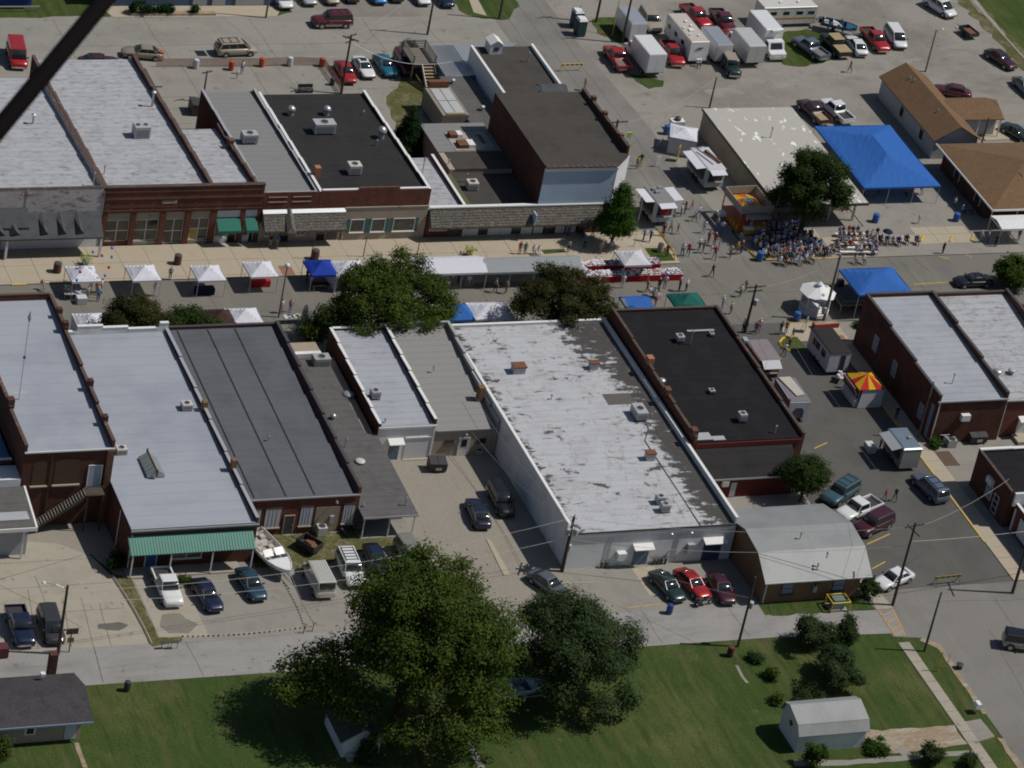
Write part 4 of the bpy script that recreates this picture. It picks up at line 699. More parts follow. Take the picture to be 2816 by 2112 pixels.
N3,zn3,_ = flat('grey_roof_front_shop','brick shop with pale grey roof and wood shake canopy across the street',-18.85,-12.6,28.9,52.6,5.5,5.0,brick_dark,grey_roof2,dict(E=0.35,S=0.55,W=0.3),trim_grey,5)
N4,zn4,_ = flat('black_roof_front_shop','brick shop with large black roof and tan street front with shuttered windows',-12.55,0.05,28.9,51.6,5.75,5.1,brick_dark,black_roof2,dict(W=0.3,E=0.35,S=0.5),trim_white,6)
for b_,x0,x1 in ((N3,-18.85,-12.6),(N4,-12.55,0.05)): sub(b_,'brick_front',B(x0,28.8,4.1,x1,28.897,6.2),brick_red)
sub(N4,'raised_parapet',B(-8.2,28.8,6.32,-3.6,29.05,6.55),brick_red)
for i in range(2): sub(N3,'brick_frame',MB().box(-18.3+i*2.7,28.75,5.0,-16.2+i*2.7,28.798,5.08).box(-18.3+i*2.7,28.75,5.6,-16.2+i*2.7,28.798,5.68),concrete_tan)
cn = sub(N3,'shake_canopy',MB().extr_x([(28.795,3.95),(28.795,2.5),(27.3,2.1),(27.3,2.3)],-18.7,-9.5),shake_m)
part('flashing',MB().extr_x([(28.79,4.12),(28.79,3.97),(28.45,3.72),(28.45,3.82)],-18.75,-9.45),steel_m,cn)
shakes(cn,-18.7,-9.5,28.74,3.92,.205,.235,7,3)
for (x,w) in ((-15.8,1.0),): part('gable',MB().hexa([(x-w/2,26.9,2.3),(x+w/2,26.9,2.3),(x+w/2,28.79,3.9),(x-w/2,28.79,3.9)],[(x-0.01,27.1,2.95),(x+0.01,27.1,2.95),(x+0.01,28.79,4.35),(x-0.01,28.79,4.35)]),shake_m,cn)
sub(N3,'street_front',B(-18.8,28.82,0.1,-9.5,28.897,2.6),tan_wall)
for a,c in ((-16.6,-15.4),(-12.2,-11.3),(-11.1,-9.9)): wallbox(N3,'doorway',a,c,0.12,2.2,28.82,0.04,glass_dark)
for a,c in ((-18.1,-17.4),(-14.6,-13.6)): win_s(N3,a,c,0.9,1.9,28.82,2,1,trim_white,glass_store)
sub(N4,'street_front',B(-9.4,28.72,0.1,0.05,28.799,4.08),tan_wall); sub(N4,'front_cap',B(-9.45,28.66,4.082,0.1,28.85,4.2),concrete_pale)
for (a,c) in ((-8.6,-7.0),(-6.2,-4.6),(-3.7,-1.2)):
    win_s(N4,a,c,1.1,2.7,28.72,1,1,trim_white,glass_store); 
    for x in (a-0.36,c+0.04): wallbox(N4,'shutter',x,x+0.32,1.05,2.75,28.72,0.06,teal_m)
N5,zn5,_ = flat('narrow_silver_shop','narrow low shop with silver roof beside the black roof',0.25,4.6,28.9,40.2,3.35,3.3,brick_red,silver_worn,dict(E=0.45),trim_white,3)
N5b,zn5b,_ = flat('dark_flat_shop','low shop with dark gravel roof and white front coping',4.65,12.85,28.9,36.6,3.25,3.2,white_siding,brown_gravel_roof,dict(),trim_white,1)
cn = sub(N5b,'shake_canopy',MB().extr_x([(28.895,3.75),(28.895,2.2),(27.5,1.85),(27.5,2.05)],0.3,20.6),shake_m)
shakes(cn,.3,20.6,28.84,3.72,.19,.238,7,4)
part('white_cap',B(0.2,28.7,3.76,20.7,29.15,3.92),trim_white,cn)
for i in range(11): wallbox(N5b,'front_panel',5.2+i*1.3,6.3+i*1.3,0.2,1.9,28.9,0.05,[white_siding,glass_store,white_siding][i % 3])
win_s(N5,0.7,2.7,1.0,1.8,28.9,2,1,trim_white,glass_store); wallbox(N5,'door',3.2,4.1,0.1,1.95,28.9,0.05,trim_dark)
sub(N5b,'sign_panel',B(12.2,27.2,2.4,12.35,28.2,3.5),blue_siding)
SH = thing('tan_shed_building','tan block shed with rusty patched roof behind the low shops','building',(9,42,0)); q = (-9,-42,0)
part('wall',B(5.3,36.7,0,12.8,46.6,3.9),tan_wall,SH,q); part('roof',B(5.2,40.4,3.9,12.85,46.7,4.0),grey_roof2,SH,q); part('roof',B(6.0,36.65,3.9,12.85,40.38,3.96),brown_gravel_roof,SH,q)
part('roof_sheet',B(7.4,40.6,4.01,12.2,44.6,4.05),mat('pale_patched_roof',(0.34,0.32,0.29),0.8,scale=0.7,col2=(0.2,0.16,0.12),amt=0.8),SH,q)
for (x,y,w,d) in ((7.6,43.2,1.5,1.0),(7.9,40.9,1.9,1.3)): part('rusty_curb',B(x,y,4.06,x+w*0.55,y+d,4.5),rust_m,SH,q); part('white_curb',B(x+w*0.6,y,4.06,x+w,y+d,4.5),trim_white,SH,q)
part('drain_grate',B(11.0,42.0,4.06,11.5,43.9,4.1),trim_dark,SH,q); part('mossy_gutter',B(5.1,29.2,3.0,5.6,37,3.32),mat('mossy_timber',(0.1,0.1,0.045),0.9,scale=1.0),SH,q)
N6 = thing('tall_blue_front_building','two-storey brick building with pale blue sided front at the corner','building',(18,37,0))
fp = [(12.9,28.95),(21.4,28.95),(23.7,31.2),(23.7,45.3),(12.9,45.3)]
sub(N6,'wall',MB().prism(fp,0,8.55),brick_dark); sub(N6,'roof',MB().prism([(12.95,28.7),(21.5,28.7),(23.4,30.7),(23.4,45.3),(12.95,45.3)],8.552,8.62),brown_gravel_roof)
sub(N6,'blue_front',B(12.9,28.85,3.9,21.4,28.947,8.05),blue_siding)
for i in range(0): sub(N6,'siding_rib',B(12.9,28.82,4.0+i*0.24,21.4,28.848,4.02+i*0.24),blue_siding)
sub(N6,'white_fascia',MB().extr_x([(28.84,8.06),(28.72,8.06),(28.6,8.5),(28.84,8.55)],12.85,21.5),trim_white)
for i in range(12): sub(N6,'eave_tile',B(12.95+i*0.71,28.55,8.63,13.6+i*0.71,29.2,8.7),trim_brown)
sub(N6,'white_corner',MB().hexa([(21.44,28.9,0.1),(21.5,28.84,0.1),(23.8,31.1,0.1),(23.74,31.16,0.1)],[(21.44,28.9,8.5),(21.5,28.84,8.5),(23.8,31.1,8.5),(23.74,31.16,8.5)]),white_siding)
for i in range(5):
    y = 31.4+i*2.78; w = sub(N6,'parapet',B(23.42,y,8.5,23.7,y+2.77,9.5-0.1*i),brick_dark); part('coping',B(23.38,y,9.502-0.1*i,23.76,y+2.76,9.57-0.1*i),trim_brown,w)
for y in (33.5,38.5,42): sub(N6,'chimney',B(23.35,y,9.2,23.85,y+0.5,9.75),brick_orange)
N7,zn7,_ = flat('white_sided_rear_building','single-storey building with white west wall and brown gravel roof',17.1,24.9,45.4,63.3,4.3,4.5,white_siding,brown_gravel_roof,dict(W=0.25,E=0.4),trim_white,1)
LT = thing('corrugated_lean_to','corrugated metal lean-to roof behind the white-walled building','shed',(14.8,64,0)); q = (-14.8,-64,0)
part('wall',B(13.6,60.4,0,17.0,67.4,2.2),bluegrey_siding,LT,q)
corr = MB().box(0,0,0,0.13,7.4,0.05).mesh('corrugation',[steel_m])
part('roof',MB().hexa([(13.4,60.2,2.3),(17.0,60.2,2.5),(25.0,67.9,2.5),(13.4,67.9,2.3)],[(13.4,60.2,2.36),(17.0,60.2,2.56),(25.0,67.9,2.56),(13.4,67.9,2.36)]),steel_m,LT,q)
for i in range(12): obj('corrugation',corr,LT,(13.45+i*0.3-14.8,60.3-64,2.37+i*0.012))
LS = thing('long_low_shed','long narrow shed with grey roof and blue side wall between trailer and brick','shed',(14,54,0)); q = (-14,-54,0)
part('wall',B(12.7,47.0,0,16.3,60.2,2.3),blue_siding,LS,q); part('roof',B(12.55,46.8,2.31,16.45,60.3,2.42),shingle_grey,LS,q)
for (x,y) in ((13.6,58.6),(15.0,52.3)): part('roof_vent',MB().lathe([(0.12,2.42),(0.12,2.7),(0.3,2.75),(0.3,2.95),(0.1,3.05)],10,x,y),steel_m,LS,q)
# roof-top sheds on the white-sided building
def roofshed(label,x,y,z,w,d,h,rm,wm):
    t = thing('rooftop_shed',label,'roof shed',(x,y,z))
    part('wall',MB().extr_x([(-d/2,0),(d/2,0),(d/2,h),(0,h+0.5),(-d/2,h)],-w/2,w/2),wm,t)
    for s in (-1,1): part('roof',MB().hexa([(-w/2-0.1,s*(d/2+0.1),h-0.02),(w/2+0.1,s*(d/2+0.1),h-0.02),(w/2+0.1,0,h+0.52),(-w/2-0.1,0,h+0.52)],[(-w/2-0.1,s*(d/2+0.1),h+0.06),(w/2+0.1,s*(d/2+0.1),h+0.06),(w/2+0.1,0,h+0.6),(-w/2-0.1,0,h+0.6)]),rm,t)
    part('opening',B(-w/2-0.03,-0.3,0.5,-w/2-0.003,0.3,1.0),trim_dark,t); return t
t = roofshed('white gabled stair head with dark roof by the eaves',22.6,51.0,4.45,3.0,2.2,1.3,dark_shingle,white_siding); part('lean_to',MB().hexa([(-2.7,-1.6,0.3),(-1.55,-1.6,0.5),(-1.55,0.4,0.5),(-2.7,0.4,0.3)],[(-2.7,-1.6,0.38),(-1.55,-1.6,0.58),(-1.55,0.4,0.58),(-2.7,0.4,0.38)]),dark_shingle,t)
roofshed('white gabled vent house at the north edge of brown roof',19.6,62.4,4.45,1.7,1.5,1.3,trim_white,white_siding).rotation_euler = (0,0,R(90))
DK = thing('wooden_deck_stairs','tall weathered wooden deck with steps beside the lean-to','deck',(12,64,0)); q = (-12,-64,0)
part('platform',B(10.3,63.2,2.3,13.2,67.2,2.45),wood_grey,DK,q)
for i in range(9): part('plank',B(10.32,63.25+i*0.43,2.451,13.18,63.62+i*0.43,2.49),wood_grey,DK,q)
for (x,y) in ((10.4,63.3),(13.1,63.3),(10.4,67.1),(13.1,67.1),(11.7,67.1)): part('post',B(x-0.07,y-0.07,0,x+0.07,y+0.07,3.5),wood_grey,DK,q)
for (a,b_) in (((10.4,63.3),(10.4,67.1)),((10.4,67.1),(13.1,67.1)),((13.1,67.1),(13.1,63.3))):
    for z in (2.7,3.0,3.25,3.45): part('rail',MB().tube((a[0],a[1],z),(b_[0],b_[1],z),0.06,n=4),wood_grey,DK,q)
for i in range(9): part('step',B(11.5,62.9-i*0.32,2.05-i*0.25,12.9,63.2-i*0.32,2.1-i*0.25),wood_tan,DK,q)
for x in (11.45,12.92): part('stringer',MB().hexa([(x,63.2,2.0),(x+0.06,63.2,2.0),(x+0.06,60.2,-0.05),(x,60.2,-0.05)],[(x,63.2,2.45),(x+0.06,63.2,2.45),(x+0.06,60.2,0.3),(x,60.2,0.3)]),trim_white if x < 12 else wood_grey,DK,q)

N8,zn8,_ = flat('cream_roof_shop','low shop with wide cream roof spotted with white patches',42.0,53.4,32.2,50.4,3.0,3.05,beige_wall,cream_roof,dict(),trim_white,1)
sub(N8,'roof_overhang',B(41.9,28.5,3.075,53.45,50.55,3.2),cream_roof); sub(N8,'fascia',MB().box(41.84,28.45,2.9,41.895,50.6,3.22).box(41.9,28.43,2.9,53.5,28.495,3.22),trim_dark)
for x in (42.4,46,49.6,52.8): sub(N8,'post',B(x-0.08,29.9,0.1,x+0.08,30.06,3.07),trim_grey)
for (a,c) in ((43.0,46.0),(46.6,49.4)): win_s(N8,a,c,0.8,2.4,32.2,2,1,trim_white,glass_store)
sub(N8,'roof_flue',MB().tube((47.6,43.5,3.2),(47.6,43.5,4.5),0.06).lathe([(0.14,4.5),(0.14,4.62),(0.02,4.7)],8,47.6,43.5),hvac_m)
HB = thing('brown_shingle_house','grey sided house with brown gable roof and side wing','house',(72,50.5,0)); q = (-72,-50.5,0)
part('wall',MB().extr_y([(69.2,0),(74.9,0),(74.9,2.75),(72.05,4.4),(69.2,2.75)],43.3,58.3),grey_siding,HB,q)
for s,xa in ((-1,68.85),(1,75.25)): part('roof',MB().hexa([(xa,42.9,2.58),(72.05,42.9,4.42),(72.05,58.6,4.42),(xa,58.6,2.58)],[(xa,42.9,2.7),(72.05,42.9,4.55),(72.05,58.6,4.55),(xa,58.6,2.7)]),brown_shingle,HB,q)
part('wing_wall',B(75.0,48.6,0,80.2,52.6,2.5),grey_siding,HB,q)
part('wing_roof',MB().extr_x([(47.9,2.5),(50.6,3.6),(53.2,2.5),(53.2,2.62),(50.6,3.72),(47.9,2.62)],73.2,80.8),brown_shingle,HB,q)
for (x,y) in ((75.4,48.1),(77.6,48.1),(80.5,48.1)): part('porch_post',B(x-0.06,y-0.06,0,x+0.06,y+0.06,2.5),trim_white,HB,q)
for (x,y,z) in ((71.2,55.4,3.95),(71.4,54.6,4.05),(71.2,47.5,3.95)): part('roof_vent',MB().tube((x,y,z-0.1),(x,y,z+0.45),0.09),steel_m,HB,q)
part('porch_slab',MB().prism([(78.55,52.28),(81.85,52.18),(82.01,47.40),(78.61,47.24)],0.0,0.12),concrete_tan,HB,q)
for y in (46.5,52): 
    w = part('window',B(69.13,y-0.5,0.9,69.198,y+0.5,2.1),glass_dark,HB,q); part('frame',MB().box(69.11,y-0.58,0.82,69.197,y-0.5,2.18).box(69.11,y+0.5,0.82,69.197,y+0.58,2.18),trim_white,w)
N9 = thing('brown_roof_brick_office','brick office with brown hip roof and white porch canopy at right edge','building',(80,34,0)); q = (-80,-34,0)
part('wall',B(69.4,29.6,0,95,41.0,2.9),brick_dark,N9,q)
def hip(x0,x1,y0,y1,z0,z1,inset): return MB().hexa([(x0,y0,z0),(x1,y0,z0),(x1,y1,z0),(x0,y1,z0)],[(x0+inset,(y0+y1)/2-0.02,z1),(x1-inset,(y0+y1)/2-0.02,z1),(x1-inset,(y0+y1)/2+0.02,z1),(x0+inset,(y0+y1)/2+0.02,z1)])
part('roof',hip(68.6,96,26.7,41.8,2.95,5.0,7.5),brown_shingle,N9,q); part('fascia',MB().box(68.5,26.6,2.8,68.598,41.85,3.0).box(68.6,26.58,2.8,96,26.69,3.0),trim_white,N9,q)
for x in (68.9,72.2,76): part('porch_post',MB().tube((x,27.1,0),(x,27.1,2.85),0.07),trim_white,N9,q)
part('roof_pipe',MB().tube((74.6,31.4,4.0),(74.9,32.2,5.3),0.06),steel_m,N9,q)
for y in (31.5,37): 
    w = part('window',B(69.33,y-0.6,1.0,69.398,y+0.6,2.2),glass_dark,N9,q); part('frame',MB().box(69.31,y-0.68,0.92,69.397,y-0.6,2.28).box(69.31,y+0.6,0.92,69.397,y+0.68,2.28),trim_white,w)
FB = thing('blue_metal_warehouse','blue and grey metal warehouse at the top edge','building',(-8,92,0)); q = (8,-92,0)
part('wall',B(-22,82.3,0,0.6,104,5),mat('dark_blue_panel',(0.07,0.12,0.20),0.6,scale=0.5),FB,q)
for (x0,x1) in ((-21.8,-20.3),(-10.6,-8.9),(-8.2,-6.6),(-5.3,-1.8)): part('wall_panel',B(x0,82.2,0.1,x1,82.298,4.0),grey_siding,FB,q)
part('roof',B(-22.3,82.0,5.0,0.9,104,5.15),steel_m,FB,q)
sheet('forecourt',[(-21.0,79.5),(-0.9,79.5),(0.6,82.2),(-22,82.2)],0.05,concrete_tan)
pb = one('planter_bed',B(-18.9,79.75,0,-8.4,80.5,0.25),dirt_m,'long narrow planter bed in front of the blue warehouse','planter')
BB = thing('blue_striped_shed','long low blue shed at the top left corner','shed',(-34,83,0)); q = (34,-83,0)
part('wall',B(-48,82,0,-30.2,86,2.2),mat('bright_blue_panel',(0.03,0.07,0.25),0.6,scale=0.5),BB,q); part('roof',B(-48.2,81.3,2.2,-29.6,86.2,2.35),trim_dark,BB,q); part('rail',B(-48,80.9,0.6,-29.5,81.0,0.75),trim_grey,BB,q)

# ---- sheds and houses on the south lawn
GS = thing('white_gambrel_shed','white gambrel-roofed garden shed on the south lawn','shed',(8.6,-59.8,0)); q = (-8.6,59.8,0)
gp = [(-61.85,1.95),(-61.2,2.85),(-59.0,3.45),(-58.0,3.0),(-57.6,1.95)]
part('wall',MB().extr_x([(-61.6,0),(-57.8,0)]+[(y*0.94-59.7*0.06,z-0.06) for y,z in gp[::-1]],5.2,12.0),white_siding,GS,q)
for a,b_ in zip(gp[:-1],gp[1:]): part('roof',MB().hexa([(5.0,a[0],a[1]),(12.25,a[0],a[1]),(12.25,b_[0],b_[1]),(5.0,b_[0],b_[1])],[(5.0,a[0]-0.02,a[1]+0.07),(12.25,a[0]-0.02,a[1]+0.07),(12.25,b_[0]+0.02,b_[1]+0.07),(5.0,b_[0]+0.02,b_[1]+0.07)]),metal_roof,GS,q)
part('window',MB().hexa([(5.14,-59.7,1.6),(5.19,-59.7,1.6),(5.19,-59.35,1.95),(5.14,-59.35,1.95)],[(5.14,-60.05,1.95),(5.19,-60.05,1.95),(5.19,-59.7,2.3),(5.14,-59.7,2.3)]),trim_dark,GS,q); part('vent',B(8.3,-61.66,1.4,8.8,-61.605,1.65),trim_dark,GS,q)
HL = thing('dark_roof_house','low house with dark shingle roof and tan wall at bottom left','house',(-65,-49,0)); q = (65,49,0)
part('wall',B(-78,-51.6,0,-59.4,-46.2,2.4),tan_wall,HL,q)
part('roof',MB().extr_x([(-52.3,2.25),(-49,3.6),(-45.6,2.4),(-45.6,2.54),(-49,3.75),(-52.3,2.38)],-78,-58.6),mat('charcoal_shingles',(0.055,0.05,0.055),0.9,scale=0.8,col2=(0.035,0.033,0.036),amt=0.8,fine=0.12,fscale=6),HL,q)
part('gutter',B(-78,-52.42,2.2,-58.6,-52.31,2.36),bluegrey_siding,HL,q)
part('door',B(-60.8,-51.68,0.1,-59.8,-51.61,2.1),panel_w,HL,q); w = part('window',B(-64.4,-51.68,0.9,-63.4,-51.61,1.8),trim_white,HL,q); part('pane',B(-64.2,-51.72,1.05,-63.6,-51.681,1.65),glass_dark,w)
part('chimney',B(-60.9,-45.6,2.2,-60.2,-44.95,4.6),brick_dark,HL,q); part('roof_vent',B(-62.0,-47.0,3.4,-61.6,-46.6,3.7),trim_white,HL,q)
TS = thing('white_shed_under_tree','small white gabled shed shaded by the big tree','shed',(-35.3,-55.5,0)); q = (35.3,55.5,0)
part('wall',MB().extr_y([(-37.1,0),(-33.6,0),(-33.6,1.9),(-35.35,3.0),(-37.1,1.9)],-57.0,-52.2),white_siding,TS,q)
for xa in (-37.45,-33.25): part('roof',MB().hexa([(xa,-57.2,1.72),(-35.35,-57.2,3.0),(-35.35,-52.0,3.0),(xa,-52.0,1.72)],[(xa,-57.2,1.82),(-35.35,-57.2,3.12),(-35.35,-52.0,3.12),(xa,-52.0,1.82)]),dark_shingle,TS,q)
part('step_box',B(-36.7,-57.7,0,-35.8,-57.01,0.6),trim_grey,TS,q)

# ------------------------------------------------------------------ vehicles
PAINT = {}
def paint(c,rough=0.28):
    k = tuple(round(x,3) for x in c)
    if k not in PAINT: PAINT[k] = plain('car_paint_%d' % (len(PAINT)+1),c,rough,metal=0.15 if max(c) < 0.6 else 0.0,spec=0.5,coat=0.8,fine=0.0)
    return PAINT[k]
RED = (0.34,0.014,0.014); DRED = (0.10,0.010,0.016); MAROON = (0.055,0.011,0.018); WHITE = (0.66,0.66,0.66); NAVY = (0.010,0.016,0.045); BLACK = (0.010,0.010,0.012)
TEAL = (0.012,0.13,0.20); BLUE = (0.035,0.20,0.52); TAN = (0.27,0.235,0.18); GREY = (0.13,0.14,0.155); SILVER = (0.40,0.41,0.42); DGREEN = (0.012,0.035,0.032); BGREY = (0.10,0.13,0.19); CHAMP = (0.36,0.31,0.24)
def obm(o,mats):
    for i,m in enumerate(mats): o.material_slots[i].link = 'OBJECT'; o.material_slots[i].material = m
KINDS = {
 # L, W, H, wheel r, stations (x/L, halfwidth fraction, top z), greenhouse (front base, front roof, rear roof, rear base x as fraction of L), base z, roof halfwidth fraction, side windows
 'sedan': dict(L=4.8,W=1.78,H=1.42,r=0.32,st=[(-.5,.72,.70),(-.48,.90,.84),(-.40,.97,.92),(-.2,1,.93),(.12,1,.92),(.24,.98,.90),(.38,.95,.83),(.47,.86,.72),(.5,.68,.60)],gh=(.20,.05,-.22,-.38),zb=.90,rw=.74,nw=2),
 'coupe': dict(L=4.6,W=1.76,H=1.30,r=0.32,st=[(-.5,.72,.70),(-.48,.90,.86),(-.40,.97,.90),(-.2,1,.88),(.12,1,.86),(.24,.98,.84),(.38,.94,.76),(.47,.84,.66),(.5,.64,.55)],gh=(.20,.02,-.17,-.38),zb=.85,rw=.72,nw=1),
 'wagon': dict(L=4.9,W=1.85,H=1.72,r=0.34,st=[(-.5,.85,.80),(-.49,.94,1.0),(-.40,1,1.06),(-.2,1,1.06),(.12,1,1.04),(.24,.98,1.0),(.38,.96,.93),(.47,.88,.80),(.5,.70,.66)],gh=(.22,.10,-.44,-.49),zb=1.03,rw=.80,nw=3),
 'minivan': dict(L=4.9,W=1.92,H=1.75,r=0.33,st=[(-.5,.88,.80),(-.49,.95,1.0),(-.40,1,1.05),(-.2,1,1.05),(.12,1,1.03),(.28,.97,.98),(.40,.93,.86),(.47,.84,.74),(.5,.66,.62)],gh=(.32,.14,-.42,-.485),zb=1.01,rw=.80,nw=3),
 'suv': dict(L=4.9,W=1.95,H=1.82,r=0.38,st=[(-.5,.90,.85),(-.49,.96,1.06),(-.40,1,1.12),(-.2,1,1.12),(.12,1,1.10),(.22,.99,1.08),(.40,.97,1.0),(.475,.92,.90),(.5,.80,.75)],gh=(.20,.10,-.45,-.49),zb=1.09,rw=.80,nw=3),
 'jeep': dict(L=3.9,W=1.7,H=1.80,r=0.38,st=[(-.5,.90,.85),(-.49,.96,1.02),(-.40,1,1.05),(-.1,1,1.05),(.08,1,1.05),(.16,.86,1.05),(.40,.80,1.02),(.48,.78,.95),(.5,.74,.80)],gh=(.10,.06,-.46,-.48),zb=1.03,rw=.90,nw=2),
 'van': dict(L=5.2,W=2.0,H=2.05,r=0.36,st=[(-.5,.90,.80),(-.49,.97,1.1),(-.40,1,1.15),(-.2,1,1.15),(.12,1,1.15),(.28,.98,1.12),(.40,.95,1.02),(.48,.88,.88),(.5,.74,.72)],gh=(.34,.22,-.47,-.495),zb=1.1,rw=.88,nw=1),
 'pickup': dict(L=5.5,W=1.95,H=1.78,r=0.38,st=[(-.5,.93,.72),(-.49,.97,.74),(-.14,1,.74),(-.13,1,1.08),(.0,1,1.08),(.18,1,1.08),(.22,.99,1.06),(.40,.97,1.0),(.475,.92,.90),(.5,.82,.74)],gh=(.21,.12,-.10,-.13),zb=1.07,rw=.80,nw=1,bed=(-.5,-.135)),
}
VM = {}
def vehicle_meshes(kind):
    if kind in VM: return VM[kind]
    k = KINDS[kind]; L,W_,H = k['L'],k['W'],k['H']; hw = W_/2; out = {}
    zb = 0.26 if k['r'] < .36 else 0.36
    body = MB(); rings = []
    for (fx,fwid,zt) in k['st']:
        w = hw*fwid; x = fx*L; b0 = zb+(0.10 if abs(fx) > .49 else 0)
        rings.append([(x,-w*.90,b0),(x,-w,b0+.12),(x,-w,b0+(zt-b0)*.55),(x,-w*.97,zt-.07),(x,-w*.88,zt-.01),(x,-w*.45,zt+.02),(x,w*.45,zt+.02),(x,w*.88,zt-.01),(x,w*.97,zt-.07),(x,w,b0+(zt-b0)*.55),(x,w,b0+.12),(x,w*.90,b0)])
    n = 12; body.v = [p for r_ in rings for p in r_]
    for i in range(len(rings)-1):
        for j in range(n): body.f.append((i*n+j,(i+1)*n+j,(i+1)*n+(j+1) % n,i*n+(j+1) % n)); body.m.append(0)
    body.f += [tuple(range(n)),tuple(range(len(rings)*n-1,(len(rings)-1)*n-1,-1))]; body.m += [0,0]
    out['body'] = body.mesh(kind+'_body',[paint(WHITE)],True)
    a,b,c,d = [f*L for f in k['gh']]; z0 = k['zb']; rw = hw*k['rw']; bw = hw*.90
    base = [(a,-bw*.93,z0),(a,bw*.93,z0),(d,bw*.96,z0),(d,-bw*.96,z0)]
    top = [(b,-rw*.95,H-.05),(b,rw*.95,H-.05),(c,rw,H-.05),(c,-rw,H-.05)]
    cap = [(b-.16,-rw*.80,H),(b-.16,rw*.80,H),(c+.14,rw*.82,H),(c+.14,-rw*.82,H)]
    gh = MB(); gh.v = base+top+cap; gh.f = [(3,2,1,0),(8,9,10,11)]+[(i,(i+1) % 4,4+(i+1) % 4,4+i) for i in range(4)]+[(4+i,4+(i+1) % 4,8+(i+1) % 4,8+i) for i in range(4)]; gh.m = [0]*10
    out['cabin'] = gh.mesh(kind+'_cabin',[paint(WHITE)])
    def lerp(p,q_,t): return Vector(p)+(Vector(q_)-Vector(p))*t
    def pane(q4,u0,u1,v0,v1,off=.008):
        A,B_,C,D_ = q4; P_ = lambda u,v: lerp(lerp(A,B_,u),lerp(D_,C,u),v)
        pts = [P_(u0,v0),P_(u1,v0),P_(u1,v1),P_(u0,v1)]; nr = (pts[1]-pts[0]).cross(pts[3]-pts[0]).normalized()
        ctr = sum(pts,Vector())/4
        if nr.dot(ctr-Vector(((a+d)/2,0,z0))) < 0: nr = -nr
        return MB().hexa([p-nr*.01 for p in pts],[p+nr*off for p in pts])
    def bowed(q4,u0,u1,v0,v1,bow=.09):
        A,B_,C,D_ = q4; P_ = lambda u,v: lerp(lerp(A,B_,u),lerp(D_,C,u),v); mb = MB(); n = 8
        nr = (P_(1,0)-P_(0,0)).cross(P_(0,1)-P_(0,0)).normalized()
        if nr.dot(P_(.5,.5)-Vector(((a+d)/2,0,z0))) < 0: nr = -nr
        for j in (0,.5,1):
            for i in range(n+1): u = u0+(u1-u0)*i/n; k = 1-(2*i/n-1)**2; mb.v.append(tuple(P_(u,v0+(v1-v0)*j)+nr*(.008+bow*k*(.6+.4*math.sin(math.pi*j)))))
        mb.f = [(r_*(n+1)+i,r_*(n+1)+i+1,(r_+1)*(n+1)+i+1,(r_+1)*(n+1)+i) for r_ in (0,1) for i in range(n)]; mb.m = [0]*(2*n)
        o = len(mb.v)
        for i in range(n+1):
            for j in (0,1): u = u0+(u1-u0)*i/n; mb.v.append(tuple(P_(u,v0 if j == 0 else v1)-nr*.01))
        mb.f += [(i,o+2*i,o+2*i+2,i+1) for i in range(n)]+[(2*(n+1)+i+1,o+2*i+3,o+2*i+1,2*(n+1)+i) for i in range(n)]; mb.m += [0]*(2*n)
        return mb
    out['windshield'] = bowed((base[0],base[1],top[1],top[0]),.025,.975,.03,.975).mesh('windshield',[car_glass],True)
    out['rear_window'] = bowed((base[2],base[3],top[3],top[2]),.05,.95,.10 if kind != 'van' else .3,.94).mesh('rear_window',[car_glass],True)
    out['side_window'] = []
    for s in (0,1):
        q4 = (base[0],base[3],top[3],top[0]) if s == 0 else (base[1],base[2],top[2],top[1])
        us = {1: [(.06,.90)],2: [(.07,.50),(.53,.92)],3: [(.06,.36),(.385,.66),(.685,.95)]}[k['nw']]
        if kind == 'van': us = [(.05,.24)]
        for (u0,u1) in us: out['side_window'].append(pane(q4,u0,u1,.10,.88).mesh('side_window',[car_glass]))
    r = k['r']
    out['wheel'] = MB().tube((0,-.12,0),(0,.12,0),r,n=14).mesh('wheel',[rubber_m]); out['rim'] = MB().tube((0,-.128,0),(0,.128,0),r*.6,n=10).mesh('rim',[rim_m])
    out['arch'] = MB().tube((0,-.006,0),(0,.006,0),r+.07,n=16).mesh('wheel_arch',[plastic_dark])
    zt = k['st'][-1][2]
    out['headlight'] = B(-.05,-.16,-.07,.03,.16,.07).mesh('headlight',[lamp_m]); out['taillight'] = B(-.03,-.12,-.10,.05,.12,.10).mesh('taillight',[tail_m])
    out['bumper'] = MB().prism([(-.07,-hw*.86),(.04,-hw*.80),(.09,-hw*.5),(.09,hw*.5),(.04,hw*.80),(-.07,hw*.86)],-.09,.10).mesh('bumper',[chrome_m if kind in ('pickup','van','jeep') else plastic_dark])
    out['mirror'] = B(-.06,-.1,-.06,.06,.1,.07).mesh('side_mirror',[plastic_dark])
    out['grille'] = B(-.03,-hw*.42,-.08,.025,hw*.42,.08).mesh('grille',[plastic_dark])
    if 'bed' in k:
        x0,x1 = k['bed'][0]*L,k['bed'][1]*L
        bd = MB(); t = .07; zt = 1.05
        bd.box(x0+.02,-hw*.99,.735,x1,-hw*.99+t*2,zt).box(x0+.02,hw*.99-t*2,.735,x1,hw*.99,zt).box(x0-.0,-hw*.94,.60,x0+t,hw*.94,zt-.02)
        out['bed'] = bd.mesh('bed',[paint(WHITE)]); out['bed_liner'] = B(x0+t+.01,-hw+.16,.75,x1-.01,hw-.16,.78).mesh('bed_liner',[plastic_dark])
    VM[kind] = out; return out
ALLV = []
